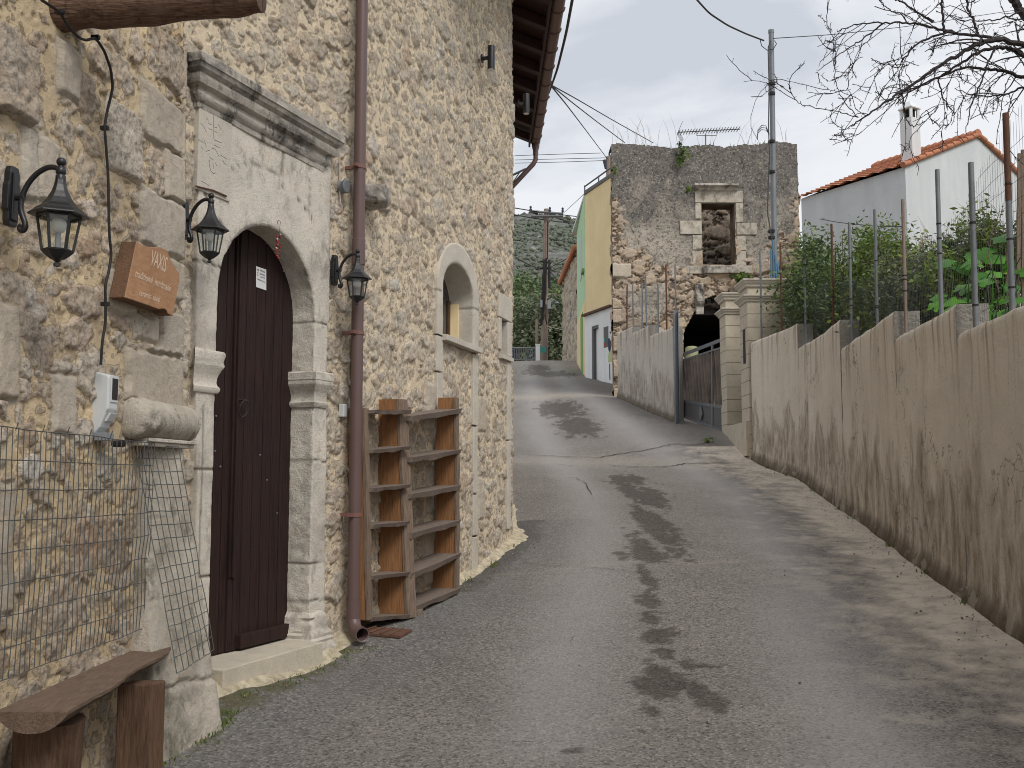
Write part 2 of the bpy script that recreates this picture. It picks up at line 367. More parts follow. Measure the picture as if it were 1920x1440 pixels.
class MB:
    def __init__(s): s.v = []; s.f = []; s.k = 0; s.fm = []; s.mi = 0
    def add(s, v, f):
        v = np.asarray(v, float).reshape(-1, 3); s.v.append(v)
        for q in f: s.f.append(tuple(int(i) + s.k for i in q)); s.fm.append(s.mi)
        s.k += len(v); return s
    def ob(s, O, a, b, c, bev=0):
        O, a, b, c = [np.asarray(x, float) for x in (O, a, b, c)]
        v = [O, O + a, O + a + b, O + b, O + c, O + a + c, O + a + b + c, O + b + c]
        return s.add(v, [(0, 3, 2, 1), (4, 5, 6, 7), (0, 1, 5, 4), (1, 2, 6, 5), (2, 3, 7, 6), (3, 0, 4, 7)])
    def fb(s, F, u0, u1, o0, o1, z0, z1):
        return s.ob(F.P(u0, o0, z0), F.P(u1, o0, z0) - F.P(u0, o0, z0), F.P(u0, o1, z0) - F.P(u0, o0, z0), (0, 0, z1 - z0))
    def box(s, c, sz):
        c = np.asarray(c, float); sz = np.asarray(sz, float); return s.ob(c - sz / 2, (sz[0], 0, 0), (0, sz[1], 0), (0, 0, sz[2]))
    def tube(s, pts, r, n=8, caps=True, jit=0.0, flat=None):
        pts = np.asarray(pts, float); K = len(pts); r = np.broadcast_to(np.asarray(r, float), (K,))
        tg = np.gradient(pts, axis=0); tg /= np.linalg.norm(tg, axis=1)[:, None] + 1e-12
        up = np.array([0, 0, 1.0]) if abs(tg[0][2]) < .9 else np.array([1.0, 0, 0])
        a = np.cross(tg[0], up); a /= np.linalg.norm(a); V = []
        for i in range(K):
            a = a - tg[i] * (a @ tg[i]); a /= np.linalg.norm(a) + 1e-12; b = np.cross(tg[i], a)
            for j in range(n):
                th = 2 * math.pi * j / n; rr = r[i] * (1 + (random.random() - .5) * jit)
                V.append(pts[i] + (a * math.cos(th) + b * math.sin(th)) * rr)
        Fc = [(i * n + j, i * n + (j + 1) % n, (i + 1) * n + (j + 1) % n, (i + 1) * n + j) for i in range(K - 1) for j in range(n)]
        if caps: Fc += [tuple(range(n))[::-1], tuple((K - 1) * n + j for j in range(n))]
        return s.add(V, Fc)
    def lathe(s, prof, c, n=12, axis=(0, 0, 1), rot=0.0):
        c = np.asarray(c, float); ax = nrm(axis); up = np.array([0, 0, 1.0]) if abs(ax[2]) < .9 else np.array([1.0, 0, 0])
        a = np.cross(ax, up) if abs(ax[2]) < .9 else np.array([1.0, 0, 0]); a = nrm(a - ax * (a @ ax)); b = np.cross(ax, a); V = []
        for (r, z) in prof:
            for j in range(n):
                th = 2 * math.pi * j / n + rot; V.append(c + ax * z + (a * math.cos(th) + b * math.sin(th)) * r)
        K = len(prof)
        Fc = [(i * n + j, i * n + (j + 1) % n, (i + 1) * n + (j + 1) % n, (i + 1) * n + j) for i in range(K - 1) for j in range(n)]
        Fc += [tuple(range(n))[::-1], tuple((K - 1) * n + j for j in range(n))]
        return s.add(V, Fc)
    def prism(s, poly, ext):
        """poly: list of 3d points (planar), ext: extrusion vector"""
        P = np.asarray(poly, float); n = len(P); e_ = np.asarray(ext, float)
        return s.add(np.r_[P, P + e_], [tuple(range(n))[::-1], tuple(range(n, 2 * n))] + [(i, (i + 1) % n, n + (i + 1) % n, n + i) for i in range(n)])
    def build(s, name, mat, parent=None, smooth=False, mats=None, org=None, bevel=0.0, attrs=None, local=False):
        v = np.concatenate(s.v)
        at = attrs or {}
        o = mesh(name, v, s.f, mat, parent, smooth, at, mats, s.fm if mats else None, local, org)
        if bevel:
            b = o.modifiers.new('bevel', 'BEVEL'); b.width = bevel; b.segments = 2; b.limit_method = 'ANGLE'
        if smooth:
            try:
                o.data.set_sharp_from_angle(angle=math.radians(40))
            except Exception: pass
        return o
def gridf(nu, nv, keep=None):
    i, j = np.meshgrid(np.arange(nu - 1), np.arange(nv - 1), indexing='ij')
    f = np.stack([i * nv + j, (i + 1) * nv + j, (i + 1) * nv + j + 1, i * nv + j + 1], -1).reshape(-1, 4)
    return f if keep is None else f[keep.ravel()]
def structure(o, **k): o['kind'] = 'structure'; return o
def dup(root):
    r = root.copy(); sc.collection.objects.link(r)
    for ch in [c for c in bpy.data.objects if c.parent == root]:
        c = ch.copy(); sc.collection.objects.link(c); c.parent = r
        for gch in [x for x in bpy.data.objects if x.parent == ch]:
            d = gch.copy(); sc.collection.objects.link(d); d.parent = c
    return r

# ------------------------------------------------------------------ rubble masonry as real relief
def rubble(name, F, us, zs, mat, parent, seed=0, blocks=(), hole=None, hole2=None, layers=None, batter=0.0, cover=None, path=None, rough=1.0, emb=0.018, edge0=True, edge1=True, base=0.0, amp=1.0):
    U, Z = np.meshgrid(us, zs, indexing='ij')
    wx = (fbm(U * 7, Z * 7, 3, seed) - .5) * .10; wz = (fbm(U * 7, Z * 7, 3, seed + 9) - .5) * .10
    wx += (fbm(U * 28, Z * 28, 3, seed + 2) - .5) * .035; wz += (fbm(U * 28, Z * 28, 3, seed + 5) - .5) * .035
    H = np.full(U.shape, -1.0); T = np.zeros(U.shape); S = np.zeros(U.shape)
    for li, (cz, asp, rlo, rhi, prob, hh) in enumerate(layers or [(.27, 1.4, .06, .11, .42, .024), (.145, 1.4, .034, .064, .78, .021), (.078, 1.3, .017, .033, .78, .016), (.042, 1.2, .008, .016, .55, .011)]):
        X = (U + wx) / asp / cz; Y = (Z + wz) / cz; ci = np.floor(X).astype(int); cj = np.floor(Y).astype(int)
        for di in (-1, 0, 1):
            for dj in (-1, 0, 1):
                a = ci + di; b = cj + dj; k = seed * 7 + li * 13
                px = a + .15 + .7 * hsh(a, b, k + 1); py = b + .15 + .7 * hsh(a, b, k + 2)
                r = (rlo + (rhi - rlo) * hsh(a, b, k + 3)) / cz; on = hsh(a, b, k + 4) < prob
                an = (hsh(a, b, k + 5) - .5) * 1.1; dx = X - px; dy = Y - py; ca, sa = np.cos(an), np.sin(an)
                ex = (dx * ca + dy * sa) / (r * (.85 + .5 * hsh(a, b, k + 8))); ey = (-dx * sa + dy * ca) / (r * (.75 + .5 * hsh(a, b, k + 9)))
                ax_, ay_ = np.abs(ex), np.abs(ey); kk = .66 + .2 * hsh(a, b, k + 12)
                d = np.maximum(np.maximum(ax_, ay_) * .97, kk * (ax_ + ay_)) * .6 + .4 * np.hypot(ex, ey)
                tilt = (hsh(a, b, k + 6) - .5) * ex + (hsh(a, b, k + 10) - .5) * ey
                hgt = ss(1.05 - d, 0, .20 if li < 2 else .4) * hh * (.45 + .8 * hsh(a, b, k + 7)) * (1 + .55 * tilt) - .004
                hgt = np.where(on & (d < 1.05), hgt, -1)
                m = hgt > H; H = np.where(m, hgt, H); T = np.where(m, hsh(a, b, k + 11), T)
    stn = H > 0
    S = ss(H, -.001, .007); H = np.maximum(H, 0); BL = np.zeros(U.shape)
    for (u0, u1, z0, z1, tint, hh) in blocks:
        cu, cz_ = (u0 + u1) / 2, (z0 + z1) / 2; wu, wz_ = abs(u1 - u0) / 2, abs(z1 - z0) / 2
        q = np.maximum(np.abs(U + wx * .45 - cu) - wu, np.abs(Z + wz * .45 - cz_) - wz_)
        q2 = np.maximum(np.abs(U + wx * .45 - cu) - wu * .8, np.abs(Z + wz * .45 - cz_) - wz_ * .8)
        dd = ss(-q, -.002, .018); m = q < .012
        H = np.where(m, np.maximum(dd * hh, 0), H); S = np.where(m, ss(-q, -.004, .006), S); T = np.where(m, tint, T); BL = np.where(m & (tint > .85), 1.0, BL)
    rg = fbm(U * 24, Z * 24, 5, seed + 30, .6) - .5; rg2 = np.abs(fbm(U * 11, Z * 11, 4, seed + 40, .6) - .5)
    D = H * amp + S * (rg * .026 - rg2 * .026) * rough * (1 - .72 * BL) - (1 - S) * ss(fbm(U * 16, Z * 16, 3, seed + 66), .66, .74) * .010 + (1 - S) * ((fbm(U * 9, Z * 9, 3, seed + 50) - .5) * .012 + rg * .006) + (fbm(U * 1.1, Z * 1.1, 3, seed + 60) - .5) * .05 * amp
    C = np.zeros(U.shape)
    if cover is not None:
        C = cover(U, Z); D = D * (1 - C) + C * (.03 + (fbm(U * 6, Z * 6, 5, seed + 70, .6) - .5) * .04)
    D = D + base - batter * (Z - 1.5)
    if path is None: P = F.PA(U, D, Z)
    else:
        bx, by, nx, ny = path(U); P = np.stack([bx + nx * D, by + ny * D, Z], -1)
    keep = None
    if hole is not None:
        uc = (U[:-1, :-1] + U[1:, 1:]) / 2; zc = (Z[:-1, :-1] + Z[1:, 1:]) / 2; keep = ~hole(uc, zc)
    f = gridf(len(us), len(zs), keep)
    return mesh(name, P.reshape(-1, 3), f, mat, parent, True, dict(stone=S, tint=T, cover=C, dressed=BL))
def lin(a, b, st): return np.linspace(a, b, max(2, int(round(abs(b - a) / st)) + 1))
def blk(F, x0, x1, y0, y1, tint, hh=.03):
    xm, ym = (x0 + x1) / 2, (y0 + y1) / 2
    return (F.hit(x0, ym)[0], F.hit(x1, ym)[0], F.hit(xm, y1)[1], F.hit(xm, y0)[1], tint, hh)

# ================================================================== THE STONE HOUSE
house = thing('stone_house', (-1.6, 5.5, .3), 'tall rubble stone house with arched dark door and brown eaves left of the lane', 'house')
blkA = []
for (x0, x1, y0, y1, tn, hh) in [(279, 336, 164, 268, .95, .03), (316, 336, 60, 158, .45, .03), (320, 336, 276, 380, .95, .03), (272, 336, 360, 470, .98, .028),
    (281, 336, 578, 672, .97, .03), (238, 336, 660, 762, .93, .03), (300, 336, 480, 560, .9, .03), (290, 336, 772, 830, .9, .03), (104, 146, 702, 816, .97, .022), (0, 45, 568, 752, .93, .02),
    (62, 93, 232, 374, 1.0, .022), (10, 88, 60, 222, .6, .05), (212, 277, 195, 332, .72, .03), (124, 166, 78, 186, .95, .025), (0, 22, 905, 1150, .93, .02),
    (88, 126, 255, 380, .96, .02), (205, 262, 510, 590, .92, .03), (255, 300, 590, 640, .7, .02)]:
    b_ = blk(FA, x0, x1, y0, y1, tn, hh)
    if x1 == 336: b_ = (b_[0], .25, *b_[2:])
    blkA.append(b_)
def pathA(u):
    a = np.clip(u, None, 0); b = np.clip(u, 0, None); k = ss(u, -.02, .03)
    x = FA.O[0] + FA.t[0] * a - FA.n[0] * b; y = FA.O[1] + FA.t[1] * a - FA.n[1] * b
    nx = FA.n[0] * (1 - k) + FA.t[0] * k; ny = FA.n[1] * (1 - k) + FA.t[1] * k; return x, y, nx, ny
rubble('near_wall', FA, np.r_[lin(-9, -2.0, .08)[:-1], lin(-2.0, .18, .0085)], np.r_[lin(-.4, .6, .02)[:-1], lin(.6, 4.25, .0085)[:-1], lin(4.25, 7.4, .08)], 'near_rubble', house,
       seed=3, blocks=blkA, batter=.03, path=pathA, rough=1.1)
rubble('door_wall', FD, lin(-.46, 1.54, .009), np.r_[lin(.1, 5.1, .009)[:-1], lin(5.1, 7.4, .08)], 'gable_rubble', house, seed=11,
       hole=lambda u, z: (u > -.10) & (u < 1.12) & (z < 3.66), rough=1.0,
       blocks=[(-.36, -.22, .2, .95, .97, .03), (-.36, -.2, 1.0, 1.5, .95, .03), (-.33, -.2, 1.55, 1.98, .72, .03), (-.34, -.2, 2.05, 2.6, .72, .03), (-.34, -.22, 3.0, 3.3, .2, .03)])
tS = nrm([-.032, 1]); nS = np.array([tS[1], -tS[0]])
def pathB(u):
    L = LB - .12; a = np.minimum(u, L); k = ss(u, L - .16, L + .16); b = np.clip(u - L, 0, None)
    tx = FB.t[0] * (1 - k) + tS[0] * k; nx = FB.n[0] * (1 - k) + nS[0] * k; ny = FB.n[1] * (1 - k) + nS[1] * k
    x = FB.O[0] + FB.t[0] * a + tS[0] * b; y = FB.O[1] + FB.t[1] * a + tS[1] * b
    return x, y, nx, ny
WU0, WU1, WZ0, WZS, WZT = 1.745, 2.605, 2.75, 3.17, 3.46      # arched window opening
def in_arch(u, z, u0, u1, z0, zs, zt):
    c = (u0 + u1) / 2; hw = (u1 - u0) / 2
    return (u > u0) & (u < u1) & (z > z0) & (z < zs + (zt - zs) * np.sqrt(np.clip(1 - ((u - c) / hw) ** 2, 0, 1)))
def holeB(u, z):
    return in_arch(u, z, 1.64, 2.72, 2.70, 3.15, 3.62) | ((u > 1.635) & (u < 1.735) & (z < 2.75)) | ((u > 2.63) & (u < 2.735) & (z < 2.75)) \
        | ((u > 3.56) & (u < 3.80) & (z > 2.8) & (z < 3.2))
rubble('gable_wall', FB, np.r_[lin(-.02, LB + 1.0, .013)[:-1], lin(LB + 1.0, LB + 6.3, .06)], np.r_[lin(.2, 7.35, .013)], 'gable_rubble', house, seed=23,
       hole=holeB, path=pathB, base=.0, rough=1.05,
       blocks=[(1.4, 1.6, .6, 1.1, .95, .02), (1.45, 1.6, 1.2, 1.6, .6, .02), (2.78, 3.05, 1.95, 2.3, .9, .02), (1.42, 1.6, 1.9, 2.3, .97, .03), (2.8, 3.0, 1.1, 1.5, .95, .02)])
# masonry core behind the facing (rear and inner faces)
mb = MB(); core = [FA.P(-9, -.5, -1), FA.P(.1, -.5, -1), FD.P(1.4, -.55, -1), FB.P(LB - .2, -.55, -1), np.r_[Bc + tS * 6.2 - nS * .3, -1], np.r_[Bc + tS * 6.2 - nS * 7, -1], FA.P(-9, -7, -1)]
mb.prism(core, (0, 0, 8.25)); mb.build('inner_wall', 'beige_wall', house)

# ---- carved door surround
def plate(name, F, inner, outer, off, rin, rings, mat, parent, joints, chip=.006, offout=-.05, res_in=10, close=False):
    inner = np.array(inner); outer = np.array(outer); K = len(inner); rows = []; 
    for r in range(2): rows.append((outer, offout if r == 0 else off - .012, 1.0))
    for k in range(rings + 1):
        t_ = 1 - k / rings; rows.append((inner * (1 - t_) + outer * t_, off, t_))
    ctr = np.array([inner[:, 0].mean(), 0])
    for k in range(1, res_in + 1): rows.append((inner, off - (off - rin) * k / res_in, -k))
    V = []; Gv = []
    for (p, o, t_) in rows:
        n1 = fbm(p[:, 0] * 14 + 3, p[:, 1] * 14, 5, 71, .6) - .5; n2 = fbm(p[:, 0] * 3, p[:, 1] * 3, 3, 77) - .5
        g_ = joints(p[:, 0], p[:, 1], o)
        oo = o + (n1 * .008 + n2 * .016 - g_ * .006 if (t_ > 0 and o > 0) else 0) + np.zeros(K)
        q = p.copy()
        if t_ <= 0 and t_ != 0 or t_ == 0:
            dr = np.gradient(inner, axis=0); nn = np.stack([dr[:, 1], -dr[:, 0]], 1); nn /= np.linalg.norm(nn, axis=1)[:, None] + 1e-9
            a = fbm(np.arange(K) * .35, np.full(K, o * 22.0), 4, 83, .6) - .5
            q = q + nn * (a * chip * (1.8 if t_ == 0 else 1.0) - g_ * .005)[:, None]
            if t_ == 0: oo = oo - .004 - np.abs(a) * .02
        V.append(F.PA(q[:, 0], oo, q[:, 1])); Gv.append(g_)
    V = np.array(V); R_ = len(rows)
    return mesh(name, V.reshape(-1, 3), gridf(R_, K), mat, parent, True, dict(groove=np.array(Gv)))
def arch_line(u0, u1, z0, zs, zt, st=.02):
    c = (u0 + u1) / 2; hw = (u1 - u0) / 2; n = int(math.pi * hw / st)
    L = [(u0, z) for z in lin(z0, zs, st)[:-1]] + [(c - hw * math.cos(a), zs + (zt - zs) * math.sin(a)) for a in np.linspace(0, math.pi, n)] + [(u1, z) for z in lin(zs, z0, st)[1:]]
    return L
din = arch_line(0, 1.0, .40, 2.54, 3.04, .014)
dout = []
for (u, z) in din:
    if z <= 2.54 + 1e-6 and u < .5: dout.append((-.14 - .045 * (z - 1.5), z))
    elif z <= 2.54 + 1e-6: dout.append((1.165 - .018 * (z - 1.5), z))
    else:
        a = math.atan2(z - 2.54, u - .5); k = 9
        if math.cos(a) < 0: k = min(k, .69 / -math.cos(a))
        if math.cos(a) > 0: k = min(k, .665 / math.cos(a))
        if math.sin(a) > 0: k = min(k, 1.08 / math.sin(a))
        dout.append((.5 + k * math.cos(a), 2.54 + k * math.sin(a)))
def gl(d, w_=.006): return 1 - ss(np.abs(d), w_ * .4, w_ * 1.6)
def jD(u, z, o):
    wob = (fbm(u * 9, z * 9, 3, 5) - .5) * .02; g_ = np.zeros(np.shape(u))
    for (ul, uh, zz) in [(-.4, .1, 1.55), (-.4, .1, .96), (.9, 1.3, 1.61), (.9, 1.3, .95), (.9, 1.3, .70), (.9, 1.3, 2.52), (-.4, .1, 2.7)]:
        g_ = np.maximum(g_, gl(z - zz + wob) * ((u > ul) & (u < uh)))
    r = np.hypot(u - .5, z - 2.54); a = np.degrees(np.arctan2(z - 2.54, u - .5))
    g_ = np.maximum(g_, gl(r - .80 + wob) * ((a > 22) & (a < 70)) * .9)
    g_ = np.maximum(g_, gl(r - .86 + wob * 2) * ((a > 85) & (a < 135)) * .6)
    g_ = np.maximum(g_, gl((a - 139) * .012 + wob) * (r < .86) * .9)
    g_ = np.maximum(g_, gl((a - 38) * .012 + wob) * (r > .8) * .9)
    g_ = np.maximum(g_, gl(u - .60 + wob * 2) * (z > 3.32) * .7); g_ = np.maximum(g_, gl(u - .90 + wob * 2) * (z > 3.2) * .6)
    g_ = np.maximum(g_, gl(u + .095 + wob * .5, .008) * (z < 1.9) * .5)
    return g_
sur = plate('door_surround', FD, din, dout, .035, -.21, 26, 'pale_stone', house, jD, chip=.012, offout=-.08, res_in=20)
def sweep(F, path, normals, prof, mat, name, parent, noise=.006, st=.02, seed=0, smooth=True):
    P_, N_ = [], []
    for i in range(len(path) - 1):
        a, b = np.array(path[i], float), np.array(path[i + 1], float); n = max(2, int(np.linalg.norm(b - a) / st) + 1)
        for k in range(n):
            if k == 0 and i > 0: continue
            t_ = k / (n - 1); P_.append(a * (1 - t_) + b * t_); N_.append(np.array(normals[i], float) * (1 - t_) + np.array(normals[i + 1], float) * t_)
    P_ = np.array(P_); N_ = np.array(N_); pr = []
    for (p0, z0), (p1, z1) in zip(prof[:-1], prof[1:]):
        n = max(1, int(math.hypot(p1 - p0, z1 - z0) / .012)); pr += [(p0 + (p1 - p0) * k / n, z0 + (z1 - z0) * k / n) for k in range(n)]
    pr.append(prof[-1]); pr = np.array(pr)
    s_ = np.arange(len(P_)) * st
    S_, Z_ = np.meshgrid(s_, pr[:, 1], indexing='ij')
    nz = (fbm(S_ * 18, Z_ * 18 + 5, 5, seed + 3, .65) - .5) * noise * 1.3; chip = np.minimum(0, fbm(S_ * 5, Z_ * 20, 4, seed + 8) - .36) * noise * 14
    PR = pr[None, :, 0] + nz + chip * (pr[None, :, 0] > .02)
    UU = P_[:, None, 0] + N_[:, None, 0] * PR; OO = P_[:, None, 1] + N_[:, None, 1] * PR
    V = F.PA(UU, OO, Z_ + nz * .3)
    o = mesh(name, V.reshape(-1, 3), gridf(len(P_), len(pr)), mat, parent, smooth, dict(groove=np.zeros(len(P_) * len(pr))))
    o.data.set_sharp_from_angle(angle=math.radians(33)); return o
cp = [(-.02, 3.575), (.012, 3.585), (.018, 3.60), (.018, 3.615), (.030, 3.62), (.05, 3.645), (.052, 3.66), (.046, 3.675), (.046, 3.685), (.085, 3.70), (.10, 3.73), (.102, 3.745), (.085, 3.75), (.085, 3.757), (.118, 3.775), (.13, 3.80), (.138, 3.80), (.138, 3.845), (.12, 3.86), (-.03, 3.875)]
cp = [(p * .8, z - .03) for p, z in cp]
sweep(FD, [(-.225, -.1), (-.225, .035), (1.055, .035), (1.055, -.1)], [(-1, 0), (-1, 1), (1, 1), (1, 0)], cp, 'grey_stone', 'door_cornice', sur, .0045, seed=4)
kp = [(-.02, 1.965), (.016, 1.97), (.03, 1.985), (.03, 2.0), (.012, 2.012), (.006, 2.03), (.008, 2.055), (.022, 2.08), (.032, 2.09), (.035, 2.10), (.052, 2.115), (.055, 2.125), (.055, 2.145), (.06, 2.15), (.06, 2.195), (.05, 2.205), (-.03, 2.21)]
sweep(FD, [(-.19, .035), (0.0, .035), (0.0, -.13)], [(-1, 1), (1, 1), (1, 0)], [(p * .6, z) for p, z in kp], 'pale_stone', 'capital', sur, .004, seed=14)
sweep(FD, [(1.0, -.17), (1.0, .035), (1.13, .035), (1.13, -.06)], [(-1, 0), (-1, 1), (1, 1), (1, 0)], [(p * .75, z - .01) for p, z in kp], 'pale_stone', 'capital', sur, .004, seed=24)
pp = [(-.02, .34), (.07, .34), (.07, .40), (.055, .44), (.06, .455), (.045, .47), (.05, .49), (.03, .53), (.025, .60), (-.02, .66)]
sweep(FD, [(1.0, -.17), (1.0, .03), (1.15, .03), (1.15, -.08)], [(-1, 0), (-1, 1), (1, 1), (1, 0)], pp, 'pale_stone', 'jamb_plinth', sur, .009, seed=34)
# inscribed plaque
mb = MB(); mb.fb(FD, -.215, .075, -.02, .043, 3.09, 3.565)
pl = mb.build('carved_plaque', 'clean_stone', sur, bevel=.004)
mb = MB()
def stroke(F, pts, off, r=.0026):
    mb.tube([F.P(u, off, z) for u, z in pts], r, 5)
def pq(px, py): u, z = FD.hit(px, py, .043); return (u, z)
zm = lambda x, y: pq(350 + x / 8, 180 + y / 8)
for L in [[(330, 415), (375, 432)], [(330, 490), (380, 505)], [(415, 465), (460, 480)], [(415, 530), (460, 550)], [(205, 405), (245, 440), (300, 540)], [(290, 320), (325, 370)], [(470, 420), (520, 515)],
          [(410, 655), (525, 705)], [(410, 735), (500, 780)], [(180, 655), (265, 710)], [(265, 660), (295, 760)], [(285, 830), (345, 815)], [(375, 780), (430, 800), (490, 915)], [(500, 880), (610, 950)],
          [(345, 915), (400, 960)], [(400, 150), (398, 640)], [(345, 960), (335, 1010), (360, 1120), (400, 1165), (430, 1150)], [(395, 1010), (400, 1090)], [(425, 1000), (455, 1050)], [(220, 1280), (270, 1300), (330, 1345)], [(215, 760), (250, 805)], [(600, 1040), (560, 1000), (540, 960)]]:
    stroke(FD, [zm(*q) for q in L], .0415)
mb.build('incised_line', 'bark', pl)['kind'] = 'stuff'
# ---- doors
door = bpy.data.objects.new('door', None); sc.collection.objects.link(door); door.parent = house
edges = [-.04, .055, .15, .235, .32, .385]
mb = MB()
for a, b in zip(edges[:-1], edges[1:]): mb.fb(FD, a + .003, b - .003, -.23, -.148 + random.uniform(-.002, .002), .47, 3.15)
mb.build('plank_leaf', 'door_wood', door, bevel=.004)
mb = MB(); e2 = [.43, .50, .60, .695, .79, .885, 1.03]
for a, b in zip(e2[:-1], e2[1:]): mb.fb(FD, a + .003, b - .003, -.23, -.138 + random.uniform(-.002, .002), .47, 3.15)
mb.build('plank_leaf', 'door_wood', door, bevel=.004)
mb = MB()
for (a, b, o) in [(.385, .402, -.131), (.402, .418, -.116), (.418, .436, -.126)]: mb.fb(FD, a, b, -.23, o, .9, 3.12)
mb.fb(FD, .385, .43, -.23, -.138, .47, .9)
mb.build('meeting_strip', 'door_wood', door, bevel=.004)
mb = MB(); mb.fb(FD, .47, .99, -.138, -.10, .475, .56); mb.build('weather_board', 'door_wood', door, bevel=.006)
mb = MB(); hu, hz = FD.hit(457, 766, -.10)
mb.tube([FD.P(hu + .042 * math.cos(a), -.098 + .012 * math.sin(a), hz + .05 * math.sin(a)) for a in np.linspace(0, 2 * math.pi, 25)], .004, 6, caps=False)
mb.tube([FD.P(hu, -.14, hz + .052), FD.P(hu, -.085, hz + .052)], .008, 6)
mb.build('ring_handle', 'bark', door)
mb = MB()
for (x, y) in [(403, 846), (487, 853), (405, 780), (500, 900), (519, 962), (413, 875)]:
    u, z = FD.hit(x, y, -.14); mb = MB(); mb.lathe([(.002, 0), (.007, .0), (.006, .006), (.001, .008)], FD.P(u, -.142, z), 8, axis=(*FD.n, 0)); mb.build('nail_head', 'galv', door)
# doorstep slab
us_ = lin(-.02, 1.02, .03)
mb = MB(); mb.fb(FD, -.035, .96, -.2, .165, .2, .462)
mb.build('doorstep', 'cut_stone', house, bevel=.006)
# mortar fillet where walls meet the ground
def skirt(name, pathf, us, wfun, parent, mat, hup=.1, seed=0):
    V = []; k = 7
    for u in us:
        x, y, nx, ny = [float(q) for q in pathf(np.array(u))]
        wd = wfun(u) * (1 + (fbm(u * 6, 1.0, 4, seed) - .5) * .9); hu_ = hup * (1 + (fbm(u * 5, 9.0, 4, seed) - .5) * 1.2)
        for j in range(k):
            s_ = j / (k - 1); off = -.05 + (wd + .05) * s_; X = x + nx * off; Y = y + ny * off
            zz = float(zg(X, Y)) + hu_ * (1 - s_) ** 1.6 + .008 - .03 * (s_ == 1) + (fbm(u * 22, j * .8, 4, seed) - .5) * .016
            V.append((X, Y, zz))
    return mesh(name, V, gridf(len(us), k), mat, parent, True, dict(groove=np.zeros(len(V))))
g = G('mortar_fillet', .95, .1); g.col(g.mix(g.ramp(g.noise(14, 6, .7), [(.4, 0), (.6, 1)]), (.36, .31, .22), (.58, .51, .38))); g.bump(g.noise(50, 6, .7), .012); M['mortar_fillet'] = g.m
skirt('mortar_fillet', pathB, lin(.15, LB + 5, .03), lambda u: .045 + .07 * float(ss(u, 1.2, 2.4)) + .10 * math.exp(-((u - LB - .05) / .4) ** 2), house, 'mortar_fillet', .09, 3)
def pathD(u): p = FD.O + FD.t * u; return p[0] + FD.n[0] * .15, p[1] + FD.n[1] * .15, FD.n[0], FD.n[1]
skirt('mortar_fillet', pathD, lin(-.12, 1.16, .02), lambda u: .07 + .03 * math.sin(u * 5), house, 'mortar_fillet', .05, 8)
def pathD2(u): p = FD.O + FD.t * u; return p[0] + FD.n[0] * .06, p[1] + FD.n[1] * .06, FD.n[0], FD.n[1]
skirt('mortar_fillet', pathD2, lin(1.1, 1.6, .02), lambda u: .09, house, 'mortar_fillet', .06, 12)

# ---- arched window in the long wall
win = arch_line(WU0, WU1, WZ0 - .01, WZS, WZT, .02)
wout = []
for (u, z) in win:
    if z <= WZS + 1e-6: wout.append((1.60 if u < 2.1 else 2.755, z))
    else:
        a = math.atan2((z - WZS) / (WZT - WZS), (u - 2.175) / .43); wout.append((2.177 + .578 * math.cos(a), WZS + (3.655 - WZS) * math.sin(a)))
def jW(u, z, o): return gl(z - 3.13 + u * 0, .004) * ((u > 2.5) | (u < 1.7)) * .7
ws = plate('window_surround', FB, win, wout, .032, -.225, 8, 'clean_stone', house, jW, chip=.004, offout=-.03, res_in=10)
mb = MB()
for (a, b, z0, z1) in [(1.605, 1.765, 2.42, 2.735), (1.62, 1.765, 1.72, 2.41), (1.61, 1.755, 1.05, 1.71), (1.62, 1.76, .3, 1.04), (2.61, 2.755, 2.0, 2.69), (2.62, 2.75, 1.35, 1.99), (2.62, 2.76, .95, 1.34), (2.61, 2.77, .35, .94)]:
    mb = MB(); mb.fb(FB, a, b, -.06, .03 + random.uniform(-.004, .004), z0, z1 - .006); mb.build('jamb_stone', 'clean_stone', ws, bevel=.006)
mb = MB(); mb.fb(FB, 1.735, 2.745, -.30, .075, 2.70, 2.752); mb.build('window_sill', 'clean_stone', ws, bevel=.004)
mb = MB(); mb.fb(FB, 1.72, 2.64, -.30, -.222, 2.70, 3.55); mb.build('window_pane', 'dark_glass', ws)
mb = MB()
mb.fb(FB, 2.555, 2.6, -.222, -.205, 2.75, 3.2)
mb.build('window_frame', 'bench_leg', ws)
mb = MB(); mb.fb(FB, 2.588, 2.604, -.222, -.125, 2.752, 3.17); mb.build('reveal_plaster', 'yellow_wall', ws)
mb = MB(); mb.fb(FB, 2.46, 2.54, -.12, -.02, 2.752, 2.785); mb.build('window_latch', 'black_metal', ws)
# ---- small window
w2 = bpy.data.objects.new('small_window', None); sc.collection.objects.link(w2); w2.parent = house
mb = MB(); mb.fb(FB, 3.46, 3.93, -.2, .03, 3.18, 3.44); mb.fb(FB, 3.47, 3.565, -.2, .024, 2.84, 3.175); mb.fb(FB, 3.785, 3.93, -.3, .026, 2.80, 3.175)
mb.fb(FB, 3.79, 3.92, -.04, .026, 1.9, 2.74); mb.fb(FB, 3.80, 3.91, -.04, .022, .95, 1.89); mb.build('window_surround', 'clean_stone', w2, bevel=.008)
mb = MB(); mb.fb(FB, 3.52, 3.93, -.25, .05, 2.745, 2.79); mb.build('window_sill', 'clean_stone', w2, bevel=.004)
mb = MB(); mb.fb(FB, 3.5, 3.8, -.32, -.25, 2.79, 3.2); mb.build('window_pane', 'dark_glass', w2)
